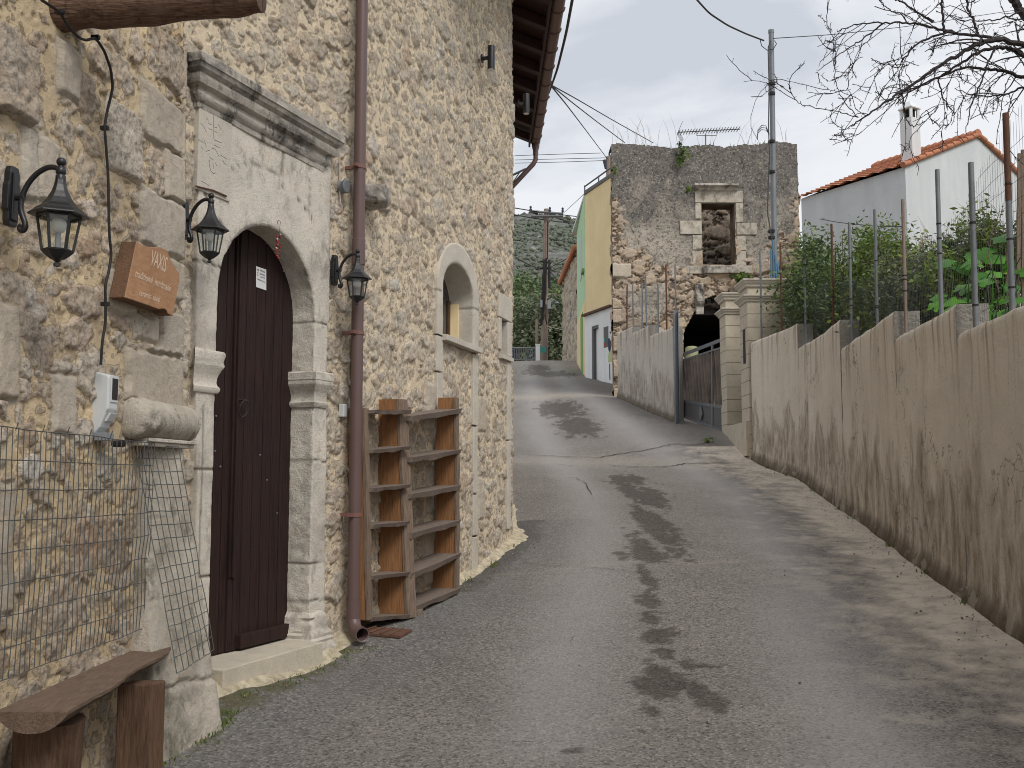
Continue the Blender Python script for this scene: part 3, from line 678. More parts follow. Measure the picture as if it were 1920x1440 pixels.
# ---- roof, rafters, gutter
EZ = 7.27
eave = [FA.P(-9, .55, EZ), FA.P(.0, .55, EZ), FB.P(0, .55, EZ), FB.P(LB - .1, .5, EZ), np.r_[Bc + tS * 5.95 + nS * .5, EZ]]
rid = [FA.P(-9, -4, EZ + 1.7), FA.P(0, -4, EZ + 1.7), FB.P(-.3, -4, EZ + 1.7), FB.P(LB - .8, -4, EZ + 1.7), np.r_[Bc + tS * 5.95 - nS * 4, EZ + 1.7]]
mb = MB(); V = []
for a, b in zip(eave, rid): V += [a + [0, 0, .14], b + [0, 0, .14], a + [0, 0, .24], b + [0, 0, .24]]
Fq = []
for i in range(4):
    a = i * 4; b = a + 4; Fq += [(a, b, b + 1, a + 1), (a + 2, a + 3, b + 3, b + 2), (a, a + 2, b + 2, b), (a + 1, b + 1, b + 3, a + 3)]
Fq += [(0, 1, 3, 2), (16, 18, 19, 17)]
mb.add(V, Fq); roof = mb.build('roof', 'rafter_wood', house)
mb = MB(); n = 16                                                  # clay tile rows along the eave
for i in range(60):
    c = Bc + tS * (5.9 - i * .16) + nS * .5; mb.tube([(c[0], c[1], EZ + .27), (c[0] - nS[0] * 1.5, c[1] - nS[1] * 1.5, EZ + .27 + .57)], .085, 8)
mb.build('roof_tiles', 'tile_edge', roof)
sl_ = .378
for i, s_ in enumerate(np.arange(.2, 6.0, .72)):
    mb = MB(); c = Bc + tS * (5.85 - s_); a = np.r_[c - nS * .6, EZ - .02 + (1.1) * sl_]; b = np.r_[c + nS * .47, EZ - .02]
    wdt = np.r_[tS * .13, 0]; mb.ob(a, b - a, wdt, (0, 0, .13)); mb.build('rafter', 'rafter_wood', roof)
mb = MB(); c0, c1 = Bc + tS * 5.95 + nS * .43, Bc - tS * 1.2 + nS * .43
mb.ob(np.r_[c0, EZ - .03], np.r_[c1 - c0, 0], np.r_[nS * .03, 0], (0, 0, .2)); mb.build('fascia_board', 'rafter_wood', roof)
gut = bpy.data.objects.new('gutter', None); sc.collection.objects.link(gut); gut.parent = house
mb = MB(); g0, g1 = Bc + tS * 5.9 + nS * .55, Bc - tS * 1.3 + nS * .55; th = np.linspace(math.pi, 2 * math.pi, 11)
for rr in (.082, .076):
    pass
V = []; 
for c in (g0, g1):
    for rr in (.085, .079):
        for a in (th if rr == .085 else th): V.append((c[0] + nS[0] * rr * math.cos(a), c[1] + nS[1] * rr * math.cos(a), EZ + .06 + rr * math.sin(a)))
Fq = [(i, i + 1, 22 + i + 1, 22 + i) for i in range(10)] + [(11 + i + 1, 11 + i, 33 + i, 33 + i + 1) for i in range(10)] + [(0, 22, 33, 11), (10, 21, 43, 32)] + [tuple(range(0, 11))]
mb.add(V, Fq); mb.build('gutter_channel', 'gutter_brown', gut, smooth=True)
for s_ in np.arange(.35, 7.0, .58):
    c = g0 - tS * s_; mb = MB(); mb.tube([(c[0] + nS[0] * .092 * math.cos(a), c[1] + nS[1] * .092 * math.cos(a), EZ + .06 + .092 * math.sin(a)) for a in th], .010, 6); mb.build('gutter_bracket', 'pipe_brown', gut)
mb = MB(); gx = g0 - tS * .05
mb.lathe([(.07, .02), (.065, -.06), (.047, -.12), (.047, -.2)][::-1], (gx[0], gx[1], EZ), 12)
wp = Bc + tS * 5.9 + nS * .06
mb.tube([(gx[0], gx[1], EZ - .15), (gx[0], gx[1], EZ - .28), (gx[0] - nS[0] * .04, gx[1] - nS[1] * .04, EZ - .36), (wp[0] + .06, wp[1], EZ - .78), (wp[0], wp[1], EZ - .9), (wp[0], wp[1], 2.0)], .043, 10)
mb.build('gutter_pipe', 'pipe_brown', gut, smooth=True)
mb = MB(); p = Bc + tS * 6.25                                       # steel bracket and lamp arm beyond the eave
mb.tube([np.r_[p, 6.75], np.r_[p + nS * .4, 6.95]], .02, 6); mb.tube([np.r_[p, 6.45], np.r_[p + nS * .3, 6.9]], .01, 6); mb.build('steel_bracket', 'galv', house)
# ---- drainpipe with its clips
dp = bpy.data.objects.new('drainpipe', None); sc.collection.objects.link(dp); dp.parent = house
du = FB.hit(666, 895, .085)[0]
mb = MB(); gz = float(zg(*FB.P(du, .085, 0)[:2]))
mb.tube([FB.P(du, .085, z) for z in (gz + .13, 2.0, 3.0, 3.02, 7.2)], [.0425, .0425, .0425, .0425, .0425], 16, caps=False)
mb.tube([FB.P(du, .085, z) for z in (2.98, 3.16, 3.165)], [.047, .047, .0425], 16, caps=False)
mb.tube([FB.P(du, .085, z) for z in (gz + .12, gz + .27)], [.048, .048], 16, caps=False)
mb.build('pipe', 'pipe_brown', dp, smooth=True)
mb = MB(); b0 = FB.P(du, .085, gz + .14)
dirr = np.array([.55, -.83, 0])
mb.tube([b0, b0 + dirr * .02 + [0, 0, -.045], b0 + dirr * .06 + [0, 0, -.075], b0 + dirr * .15 + [0, 0, -.083]], [.047, .047, .047, .05], 16, caps=False)
mb.tube([b0 + dirr * .15 + [0, 0, -.083], b0 + dirr * .149 + [0, 0, -.083], b0 + dirr * .05 + [0, 0, -.075]], [.05, .042, .040], 16, caps=False)
mb.build('pipe_elbow', 'pipe_brown', dp, smooth=True)
mb = MB(); mb.lathe([(.001, 0), (.041, 0), (.041, .002), (.001, .002)], b0 + dirr * .07 + [0, 0, -.079], 14, axis=(.55, -.83, 0)); mb.build('pipe_mouth', 'void_black', dp)
for row in (308, 623, 965):
    z = FB.hit(666, row, .085)[1]; mb = MB()
    mb.tube([FB.P(du, .085, z - .013), FB.P(du, .085, z + .013)], .0475, 16)
    mb.fb(FB, du - .02, du + .0, -.02, .05, z - .012, z + .012); mb.fb(FB, du - .085, du - .03, .07, .1, z - .012, z + .012); mb.fb(FB, du + .03, du + .075, .08, .105, z - .01, z + .01)
    mb.build('pipe_clip', 'pipe_brown_light', dp)
# ---- projecting lichened stone beside the pipe and embedded column fragment
def rock(name, c, sz, mat, parent, seed=0, rot=None, cols=None, sub=28):
    th_ = np.linspace(0, math.pi, sub); ph = np.linspace(0, 2 * math.pi, sub * 2 + 1)[:-1]; T_, P_ = np.meshgrid(th_, ph, indexing='ij')
    x, y, z = np.sin(T_) * np.cos(P_), np.sin(T_) * np.sin(P_), np.cos(T_); pw = .7
    f = lambda q: np.sign(q) * np.abs(q) ** pw
    r = 1 + (fbm(x * 2.3 + 5, y * 2.3 + z * 2.3, 5, seed, .6) - .5) * .5
    v = np.stack([f(x) * r * sz[0], f(y) * r * sz[1], f(z) * r * sz[2]], -1).reshape(-1, 3)
    if rot is not None: v = v @ np.array(rot).T
    nv = sub * 2; i, j = np.meshgrid(np.arange(sub - 1), np.arange(nv), indexing='ij')
    fa = np.stack([i * nv + j, (i + 1) * nv + j, (i + 1) * nv + (j + 1) % nv, i * nv + (j + 1) % nv], -1).reshape(-1, 4)
    return mesh(name, v + np.array(c), fa, mat, parent, True, dict(groove=np.zeros(len(v))))
u, z = FB.hit(704, 368, .1); rock('projecting_stone', FB.P(u, .09, z), (.11, .13, .085), 'grey_stone', house, 5)
u0, zt = FA.hit(222, 762, .1); u1, _ = FA.hit(362, 792, .16)
uc = (-.66 + .06) / 2
P_ = []; sg = lin(-.60, .035, .012); nn_ = 26
for i, u in enumerate(sg):
    for j in range(nn_):
        a = 2 * math.pi * j / nn_; e_ = 1 - max(0, abs(i / (len(sg) - 1) - .5) * 2 - .90) * 4
        if i < 12: e_ *= 1 + (fbm(j * .8, i * .3, 4, 6) - .5) * .55
        r = .097 * e_ * (1 + (fbm(j * .6, u * 9, 4, 31) - .5) * .07)
        P_.append(FA.P(u, .015 + r * math.cos(a), 1.775 + r * math.sin(a) + .0))
i, j = np.meshgrid(np.arange(len(sg) - 1), np.arange(nn_), indexing='ij')
fa = np.stack([i * nn_ + j, (i + 1) * nn_ + j, (i + 1) * nn_ + (j + 1) % nn_, i * nn_ + (j + 1) % nn_], -1).reshape(-1, 4)
fl = [tuple(q) for q in fa] + [tuple(range(nn_)), tuple((len(sg) - 1) * nn_ + j for j in range(nn_))]
cf = mesh('column_fragment', P_, fl, 'pier_stone', house, True, dict(groove=np.zeros(len(P_))))
cf['label'] = 'weathered marble column drum laid sideways in the wall beside the door'
mb = MB(); mb.fb(FA, -.50, .03, .0, .085, 1.668, 1.686); mb.fb(FA, -.52, .02, .0, .07, 1.648, 1.668); mb.build('fragment_ledge', 'pale_stone', cf, bevel=.004)
# ---- battered pier against the corner
qb = [aty(300, 1425, 4.62), aty(425, 1350, 5.12)]
def pier_pt(a, s_):
    """a: 0..1 across (near-left to far-right), s_: 0 ground .. 1 top"""
    b0, b1 = np.array([-1.585, 4.62]), np.array([-1.41, 5.12]); t0, t1 = np.array([-1.775, 4.80]), np.array([-1.70, 5.14])
    k = s_ ** .9; p = (b0 * (1 - a) + b1 * a) * (1 - k) + (t0 * (1 - a) + t1 * a) * k; return p
zt_ = 1.66; V = []; NA, NS = 70, 120; gz0 = float(zg(-1.5, 4.8)) - .08
for i in range(NA + 1):
    a = i / NA
    for j in range(NS + 1):
        s_ = j / NS; z = gz0 + (zt_ - gz0) * s_
        if a < .3: q = pier_pt(0, s_); q = q + (1 - a / .3) * np.array([-.3, .04])
        elif a > .88: q = pier_pt(1, s_); q = q + (a - .88) / .12 * np.array([-.34, .10])
        else: q = pier_pt((a - .3) / .58, s_)
        n_ = np.array([.9, -.4]); h = (fbm(a * 9, z * 9, 5, 91, .6) - .5) * .03 - .02 * float(gl((z - .50) + (fbm(a * 4, 1, 3, 2) - .5) * .08, .01))
        for zz in (.92, 1.30): h -= .008 * float(gl((z - zz) + (fbm(a * 4, 2, 3, 2) - .5) * .03, .006)) * (a < .5)
        q = q + n_ * h; V.append((q[0], q[1], z))
pier = mesh('corner_pier', V, gridf(NA + 1, NS + 1), 'pier_stone', house, True, dict(groove=np.zeros(len(V))))
pier['label'] = 'leaning dressed stone pier buttressing the corner left of the door'
# ================================================================== ROAD AND GROUND
def xwall(y): return np.interp(y, [-6, 2, 6.5, 9.5, 11, 14, 15.7, 18, 19], [2.4, 2.8, 3.33, 3.76, 4.0, 4.42, 4.55, 4.33, 4.30])
xs = lin(-3.4, 6.6, .034); ys = np.r_[lin(-6, 3.8, .2)[:-1], lin(3.8, 12, .03)[:-1], lin(12, 24, .07)[:-1], lin(24, 62, .2)]
X, Y = np.meshgrid(xs, ys, indexing='ij'); Z = zg(X, Y)
Z = Z + (fbm(X * 1.3, Y * 1.0, 3, 2) - .5) * .02 + (fbm(X * 25, Y * 25, 3, 4) - .5) * .004 * (Y < 14)
def path_x(L):
    P = np.array([gnd(*p) for p in L]); P = P[np.argsort(P[:, 1])]; return np.interp(Y, P[:, 1], P[:, 0])
W1 = (fbm(X * 2, Y * .6, 4, 40) - .5); W2 = (fbm(X * 9, Y * 3.4, 5, 41, .6) - .5)
xl = path_x([(1020, 1430), (1050, 1300), (1085, 1150), (1120, 1000), (1095, 920), (1040, 860), (1010, 800), (1005, 750)])
xr = path_x([(1620, 1430), (1560, 1250), (1510, 1100), (1450, 1000), (1380, 920), (1250, 850), (1180, 800), (1120, 750), (1060, 720)])
trk = np.exp(-((X - xl + W1 * .25) / .36) ** 2) * ss(Y, 4.0, 5.0) * .8 + np.exp(-((X - xr + W1 * .35) / .42) ** 2) * .85
patch = np.zeros(X.shape)
for (px, py, wx, wy) in [(1215, 930, 42, 24), (1228, 985, 36, 46), (1205, 1040, 42, 14), (1217, 1125, 28, 26), (1175, 900, 36, 12), (1240, 1190, 44, 20), (1235, 1262, 34, 34), (1262, 1275, 44, 20), (1222, 1330, 20, 12), (1318, 1302, 32, 38), (1290, 1245, 36, 12), (1212, 1082, 16, 26), (1222, 1160, 18, 16), (1245, 1225, 22, 16), (1200, 1020, 26, 30), (1228, 1290, 40, 26), (1180, 915, 26, 16),
                         (1050, 768, 50, 20), (1085, 800, 45, 22), (1010, 690, 26, 8), (1030, 700, 60, 6), (1075, 1408, 20, 6)]:
    c = gnd(px, py); a = abs(gnd(px + wx, py)[0] - c[0]); b = abs(gnd(px, py - wy)[1] - gnd(px, py + wy)[1]) / 2
    d = np.sqrt(((X - c[0]) / a) ** 2 + ((Y - c[1]) / b) ** 2); patch = np.maximum(patch, 1 - ss(d + W2 * 1.5 + (fbm(X * 3, Y * 14, 3, 45) - .5) * .5 + (fbm(X * 18, Y * 18, 3, 46) - .5) * .7, .72, 1.02))
patch = np.clip(patch, 0, 1)
dw = xwall(Y) - X
dust = np.clip(1 - ss(dw * .85 + W1 * .5 + (fbm(X * 5, Y * 5, 6, 50, .65) - .5) * 1.1, .10, .95), 0, 1) * (.75 + .25 * ss(Y, 3, 6)) * (Y < 19) * (dw > -.2)
dust = np.maximum(dust, .35 * ss(fbm(X * 4, Y * 5, 6, 52, .65), .5, .62) * np.exp(-((dw - .7) / .55) ** 2) * (Y < 19))
band = np.exp(-((Y - gnd(1060, 742)[1] + W1 * 1.2) / .9) ** 2) * .75 + np.exp(-((Y - gnd(1150, 866)[1] + (X - 1.5) * -.06) / .55) ** 2) * .42
band = np.maximum(band, ss(Y, 38, 42) * .6); band = np.maximum(band, np.exp(-((Y - gnd(1090, 1063)[1] + W1 * .2) / .045) ** 2) * .25 * (X < 2.3))
band = np.maximum(band, .8 * (1 - ss((xwall(np.clip(Y, 0, 18)) - X), -.2, .5)) * (Y > 18.5))
xle = FB.O[0] + FB.t[0] / FB.t[1] * (np.clip(Y, 5, 11) - FB.O[1])
ld = X - xle; old = np.clip(1 - ss(ld + W1 * .5, .25, 1.3), 0, 1) * (Y < 12)
wet = np.clip(1 - ss(ld - .15 + W2 * .35, .02, .3), 0, 1) * (Y > 8.6) * (Y < 12) * .8
moss = np.clip(1 - ss(ld + W2 * .3, .08, .34), 0, 1) * (Y < 8.4) * ss(fbm(X * 8, Y * 8, 4, 55), .42, .6)
g = G('asphalt', .82, .3)
agg = g.voro(75)
sp = g.voro(75, out=1); spv = g.sep(sp)[0]
c = g.mix(g.ramp(g.noise(1.3, 7, .65), [(.3, 0), (.7, 1)]), (.185, .168, .152), (.26, .238, .218))
c = g.mix(g.ramp(spv, [(0, 0), (.72, 0), (.80, .75), (1, .85)]), c, (.36, .33, .29))
c = g.mix(g.ramp(g.sep(sp)[1], [(0, .8), (.2, .5), (.28, 0), (1, 0)]), c, (.05, .046, .044))
c = g.mix(g.ramp(g.noise(220, 2, .5), [(.5, 0), (.62, .6)]), c, (.045, .042, .04))
c = g.mix(g.math('MULTIPLY', g.attr('trk'), g.ramp(g.noise(60, 5, .75), [(.38, .3), (.6, .8)])), c, (.36, .348, .34))
c = g.mix(g.math('MULTIPLY', g.attr('old'), .5), c, g.mix(spv, (.07, .07, .072), (.24, .235, .225)))
c = g.mix(g.math('MULTIPLY', g.attr('band'), g.ramp(g.noise(5, 6, .65), [(.3, .5), (.65, 1)])), c, (.38, .34, .29))
c = g.mix(g.math('MULTIPLY', g.attr('patch'), g.ramp(g.noise(22, 5, .7), [(.3, .6), (.55, 1)])), c, (.40, .37, .355), 'MULTIPLY')
c = g.mix(g.math('MULTIPLY', g.attr('wet'), .7), c, (.05, .045, .042))
c = g.mix(g.math('MULTIPLY', g.attr('dust'), g.ramp(g.noise(9, 7, .72), [(.32, .55), (.5, 1)])), c, (.72, .64, .54))
c = g.mix(g.math('MULTIPLY', g.attr('moss'), .8), c, g.mix(g.noise(20, 5, .6), (.06, .075, .02), (.12, .09, .05)))
c = g.mix(g.ramp(g.noise(75, 3, .6), [(.70, 0), (.74, .7)]), c, (.04, .032, .028))
g.col(c); g.rough(g.mix(g.attr('trk'), (.85,) * 3, (.62,) * 3)); g.bump(g.math('ADD', agg, g.noise(200, 4, .7)), .006, .8); g.bump(g.noise(18, 7, .68), .014); M['asphalt'] = g.m
road = mesh('road', np.stack([X, Y, Z], -1).reshape(-1, 3), gridf(len(xs), len(ys)), 'asphalt', None, True, dict(trk=trk, patch=patch, dust=dust, band=band, old=old, wet=wet, moss=moss))
structure(road)
simple('crack_dark', (.03, .027, .022), .95)
mbc = MB()
for L, wd in [([(972, 853), (1050, 857), (1120, 859), (1165, 851), (1220, 843), (1262, 833), (1300, 835), (1345, 828)], .028), ([(1124, 873), (1180, 876), (1240, 877), (1290, 870), (1345, 870), (1400, 868)], .03),
              ([(1055, 897), (1080, 897), (1098, 906), (1104, 920), (1112, 932)], .014), ([(1328, 1121), (1350, 1127), (1378, 1131)], .008), ([(940, 1398), (985, 1396), (1030, 1394)], .006),
              ([(975, 1056), (1030, 1062), (1100, 1066), (1160, 1072), (1240, 1078)], .006), ([(1070, 1210), (1082, 1190)], .006), ([(1030, 870), (1065, 874), (1090, 874)], .014), ([(1180, 858), (1230, 853)], .01)]:
    P = np.array([gnd(*p) for p in L]); s_ = np.linspace(0, len(P) - 1, 60); Q = np.stack([np.interp(s_, np.arange(len(P)), P[:, k]) for k in range(3)], 1)
    Q[:, 0] += (fbm(s_ * 4, 1 + s_ * 0, 4, int(L[0][0])) - .5) * .05; Q[:, 1] += (fbm(s_ * 5, 7 + s_ * 0, 5, int(L[0][0])) - .5) * .16 * wd / .02
    tg = np.gradient(Q[:, :2], axis=0); nn = np.stack([-tg[:, 1], tg[:, 0]], 1); nn /= np.linalg.norm(nn, axis=1)[:, None]
    w_ = wd * (.3 + .9 * fbm(s_ * 6, 3 + s_ * 0, 3, 9)) * np.clip(np.minimum(s_, s_[::-1]) * 1.5, .05, 1)
    A_, B_ = Q[:, :2] + nn * w_[:, None] / 2, Q[:, :2] - nn * w_[:, None] / 2
    V = []
    for a, b in zip(A_, B_): V += [(*a, float(zg(*a)) + .014), (*b, float(zg(*b)) + .014)]
    mbc.add(V, [(2 * i, 2 * i + 1, 2 * i + 3, 2 * i + 2) for i in range(59)])
ck = mbc.build('road_crack', 'crack_dark', road)
# terrain under and around
g = G('earth', .95, .1); g.col(g.mix(g.ramp(g.noise(.8, 7, .65), [(.35, 0), (.65, 1)]), (.13, .10, .06), (.10, .12, .04))); g.bump(g.noise(6, 6, .6), .05); M['earth'] = g.m
xs_, ys_ = np.r_[lin(-70, -8, 4)[:-1], lin(-8, 14, .8)[:-1], lin(14, 80, 4)], np.r_[lin(-30, 0, 3)[:-1], lin(0, 70, 1.5)[:-1], lin(70, 130, 5)]
XX, YY = np.meshgrid(xs_, ys_, indexing='ij'); ZZ = zg(XX, YY) - .22 - .05 * ((XX > -4) & (XX < 7)) + ss(YY, 62, 130) * 4
structure(mesh('ground', np.stack([XX, YY, ZZ], -1).reshape(-1, 3), gridf(len(xs_), len(ys_)), 'earth', None, True))

# ================================================================== THINGS ON THE HOUSE WALL
gl_ = bpy.data.materials.new('lamp_glass'); gl_.use_nodes = True; nt = gl_.node_tree; nt.nodes.clear()
o_ = nt.nodes.new('ShaderNodeOutputMaterial'); tr = nt.nodes.new('ShaderNodeBsdfTransparent'); tr.inputs[0].default_value = (.95, .97, .94, 1)
gs = nt.nodes.new('ShaderNodeBsdfGlossy'); gs.inputs['Roughness'].default_value = .08; ms = nt.nodes.new('ShaderNodeMixShader'); ms.inputs[0].default_value = .07
nt.links.new(tr.outputs[0], ms.inputs[1]); nt.links.new(gs.outputs[0], ms.inputs[2]); nt.links.new(ms.outputs[0], o_.inputs[0]); M['lamp_glass'] = gl_
def lantern(label):
    t = thing('wall_lantern', (0, 0, 0), label, 'lantern', 'black wall lanterns on the stone house')
    L = .205; lc = (L, 0, 0)
    mb = MB()
    mb.prism([(0, -.022, -.05), (0, .022, -.05), (0, .03, -.03), (0, .03, -.0), (0, .038, .01), (0, .038, .10), (0, .03, .115), (0, .03, .15), (0, .02, .175), (0, -.02, .175), (0, -.03, .15), (0, -.03, .115), (0, -.038, .10), (0, -.038, .01), (0, -.03, 0), (0, -.03, -.03)], (.026, 0, 0))
    mb.prism([(.026, -.018, -.03), (.026, .018, -.03), (.026, .018, .15), (.026, -.018, .15)], (.008, 0, 0))
    mb.build('back_plate', 'black_metal', t, local=True, bevel=.003)
    mb = MB(); arm = [(L, .155), (.180, .170), (.150, .170), (.112, .150), (.080, .115), (.060, .075), (.052, .035), (.056, .0), (.070, -.03), (.076, -.052), (.069, -.068), (.056, -.066), (.052, -.055), (.060, -.048)]
    s_ = np.linspace(0, len(arm) - 1, 50); P = np.array(arm); P = np.stack([np.interp(s_, range(len(arm)), P[:, 0]), s_ * 0, np.interp(s_, range(len(arm)), P[:, 1])], 1)
    for _ in range(2): P[1:-1] = (P[:-2] + P[1:-1] * 2 + P[2:]) / 4
    mb.tube(P, np.interp(s_, [0, 20, 30, 42, 49], [.010, .012, .012, .007, .006]), 10)
    mb.tube([(.03, 0, .06), (.066, 0, .06)], .013, 8)
    mb.build('arm', 'black_metal', t, smooth=True, local=True)
    mb = MB(); th_ = np.linspace(-1, 1, 9)
    mb.lathe([(.0175 * math.sqrt(max(0.004, 1 - q * q)), .188 + .0175 * q) for q in th_], lc, 14)
    mb.lathe([(.011, .172), (.014, .165), (.018, .16), (.018, .145), (.014, .14), (.018, .135), (.018, .118)][::-1], lc, 12)
    mb.build('finial', 'black_metal', t, smooth=True, local=True)
    mb = MB(); mb.lathe([(.0185, .122), (.022, .10), (.030, .075), (.044, .048), (.062, .024), (.083, .008), (.088, .002), (.104, -.010), (.107, -.014), (.107, -.018), (.07, -.018)][::-1], lc, 6, rot=math.pi / 6)
    mb.build('roof_cap', 'black_metal', t, local=True, bevel=.0015)
    mb = MB(); r0, r1, z0, z1 = .074, .052, -.016, -.150
    for k in range(6):
        a = 2 * math.pi * k / 6 + math.pi / 6; a2 = a + math.pi / 3
        p0 = np.array([L + r0 * math.cos(a), r0 * math.sin(a), z0]); p1 = np.array([L + r1 * math.cos(a), r1 * math.sin(a), z1])
        mb.tube([p0, p1], .0058, 4)
        q0 = np.array([L + r0 * math.cos(a2), r0 * math.sin(a2), z0 - .004]); q1 = np.array([L + r1 * math.cos(a2), r1 * math.sin(a2), z1])
        mb.tube([p0 + (0, 0, -.004), q0], .005, 4); mb.tube([p1, q1], .005, 4)
    mb.build('cage', 'black_metal', t, local=True)
    mb = MB(); V = []
    for k in range(7):
        a = 2 * math.pi * k / 6 + math.pi / 6; V += [(L + .070 * math.cos(a), .070 * math.sin(a), z0), (L + .049 * math.cos(a), .049 * math.sin(a), z1)]
    mb.add(V, [(2 * k, 2 * k + 1, 2 * k + 3, 2 * k + 2) for k in range(6)]); mb.build('glass', 'lamp_glass', t, local=True)
    mb = MB(); mb.lathe([(.012, -.205), (.012, -.193), (.006, -.19), (.014, -.183), (.026, -.178), (.042, -.165), (.055, -.152), (.057, -.145), (.050, -.143)], lc, 6, rot=math.pi / 6)
    mb.lathe([(.003, -.208), (.009, -.205), (.011, -.199), (.009, -.193), (.004, -.19)], lc, 8); mb.build('base_cup', 'black_metal', t, local=True)
    mb = MB(); mb.lathe([(.029 * math.sqrt(max(.02, 1 - q * q)), -.052 + .031 * q) for q in np.linspace(-1, 1, 11)], lc, 14); mb.build('bulb', 'bulb', t, smooth=True, local=True)
    mb = MB(); mb.tube([(L, 0, -.15), (L, 0, -.08)], .010, 8); mb.build('socket', 'grey_plastic', t, local=True)
    return t
def place_l(t, F, u, off, z, s_):
    t.location = [float(q) for q in F.P(u, off, z)]; t.rotation_euler = (0, 0, math.atan2(F.n[1], F.n[0])); t.scale = (s_,) * 3
l1 = lantern('largest black wall lantern, on the near rubble wall left of the wooden shop sign')
u, z = FA.hit(20, 360, .035); place_l(l1, FA, u, .025, FA.hit(114, 397, .235)[1], 1.0)
l2 = dup(l1); l2['label'] = 'black wall lantern between the wooden shop sign and the arched door'
u, z = FD.hit(347, 400, .05); place_l(l2, FD, u, .03, FD.hit(402, 427, .24)[1], .93)
l3 = dup(l1); l3['label'] = 'smallest black wall lantern, right of the arched door in front of the drainpipe'
u, z = FD.hit(627, 500, .05); place_l(l3, FD, u, .04, FD.hit(671, 515, .27)[1], .93)
# spotlights
def spot(label):
    t = thing('wall_spotlight', (0, 0, 0), label, 'spotlight', 'black cylinder spotlights on the long stone wall')
    mb = MB(); mb.lathe([(.030, -.125), (.0375, -.125), (.0375, .115), (.036, .12), (.03, .12)], (.10, 0, 0), 18); mb.build('lamp_body', 'black_metal', t, smooth=True, local=True)
    mb = MB(); mb.lathe([(.001, -.128), (.033, -.128), (.033, -.124), (.001, -.124)], (.10, 0, 0), 16); mb.build('lens', 'bulb', t, local=True)
    mb = MB(); mb.box((.035, 0, .0), (.07, .03, .03)); mb.lathe([(.045, 0), (.045, .015)], (0, 0, 0), 16, axis=(1, 0, 0)); mb.build('mount', 'black_metal', t, local=True)
    return t
s1 = spot('black cylinder spotlight high on the long stone wall'); u, z = FB.hit(921, 108, .13); place_l(s1, FB, u, .03, z, 1.0)
s2 = dup(s1); s2['label'] = 'black cylinder spotlight under the brown eave past the wall corner'
p = Bc + tS * .75 + nS * .05; s2.location = (float(p[0]), float(p[1]), float(aty(981, 194, p[1])[2])); s2.rotation_euler = (0, 0, math.atan2(nS[1], nS[0])); s2.scale = (1, 1, 1)
# black cable down the near wall
def cable(name, pts, r, mat, label, cat, n=6, sag=None, sub=6, group=None):
    P = np.array(pts, float); s_ = np.linspace(0, len(P) - 1, (len(P) - 1) * sub + 1); Q = np.stack([np.interp(s_, np.arange(len(P)), P[:, k]) for k in range(3)], 1)
    for _ in range(3):
        if len(Q) > 4 and len(P) > 2: Q[1:-1] = (Q[:-2] + Q[1:-1] * 2 + Q[2:]) / 4
    if sag: x_ = np.linspace(0, 1, len(Q)); Q[:, 2] -= sag * 4 * x_ * (1 - x_)
    mb = MB(); mb.tube(Q, r, n); o = mb.build(name, mat, None, smooth=True, org=Q[0]); return tag(o, label, cat, group)
def onF(F, px, py, off): u, z = F.hit(px, py, off); return F.P(u, off, z)
cb = thing('black_cable', onF(FA, 189, 684, .05), 'black cable clipped down the near stone wall to the meter box', 'cable')
pts = [(78, 0), (112, 22), (128, 50), (148, 71), (162, 76), (179, 70), (196, 96), (208, 130), (212, 165), (201, 208), (196, 238), (199, 275), (203, 330), (204, 400), (205, 440), (209, 478), (204, 510), (197, 536), (198, 568), (198, 606), (192, 638), (189, 684)]
P = np.array([onF(FA, x, y, .055) for x, y in pts]); s_ = np.linspace(0, len(P) - 1, 130); Q = np.stack([np.interp(s_, np.arange(len(P)), P[:, k]) for k in range(3)], 1)
for _ in range(3): Q[1:-1] = (Q[:-2] + Q[1:-1] * 2 + Q[2:]) / 4
mb = MB(); mb.tube(Q, .0062, 8); mb.build('cable_run', 'black_rubber', cb, smooth=True)
for (x, y) in [(113, 22), (180, 70), (197, 240), (198, 570)]:
    u, z = FA.hit(x, y, .05); mb = MB(); mb.fb(FA, u - .010, u + .010, .03, .066, z - .009, z + .009); mb.build('cable_clip', 'black_rubber', cb, bevel=.002)
# meter box
ua, ub = FA.hit(204, 720, .055)[0], FA.hit(222, 720, .055)[0]; zt, zb = FA.hit(205, 688, .1)[1], FA.hit(200, 826, .06)[1]
mt = thing('meter_box', FA.P(ua, 0, zb), 'grey white electricity meter box with dark window on the near stone wall', 'meter box')
zm1 = zt - (zt - zb) * .56
def pr(F, prof, u0, u1): return [F.P(u0, o, z) for o, z in prof], F.P(u1, 0, 0) - F.P(u0, 0, 0)
mb = MB(); mb.prism(*pr(FA, [(-.03, zt - .005), (.044, zt - .022), (.055, zt - .034), (.055, zm1), (.046, zm1 - .012), (.02, zb + .06), (-.03, zb + .0)], ua, ub)); mb.build('casing', 'white_plastic', mt, bevel=.007)
mb = MB(); uw0, uw1 = ua + (ub - ua) * .28, ub - (ub - ua) * .14
wz0, wz1 = zt - (zt - zb) * .42, zt - (zt - zb) * .12
mb.fb(FA, uw0 - .008, uw1 + .008, .055, .059, wz0 - .012, wz1 + .012); mb.build('window_rim', 'white_plastic', mt, bevel=.002)
mb = MB(); mb.fb(FA, uw0, uw1, .058, .0605, wz0, wz1); mb.build('window', 'dark_glass', mt)
mb = MB(); a = np.array([.048, zm1 - .015]); b = np.array([.027, zb + .085])
mb.prism([FA.P(ua + .02, a[0], a[1]), FA.P(ub - .005, a[0], a[1]), FA.P(ub - .005, b[0], b[1]), FA.P(ua + .02, b[0], b[1])], FA.P(0, .012, 0) - FA.P(0, 0, 0)); mb.build('cover', 'white_plastic', mt, bevel=.003)
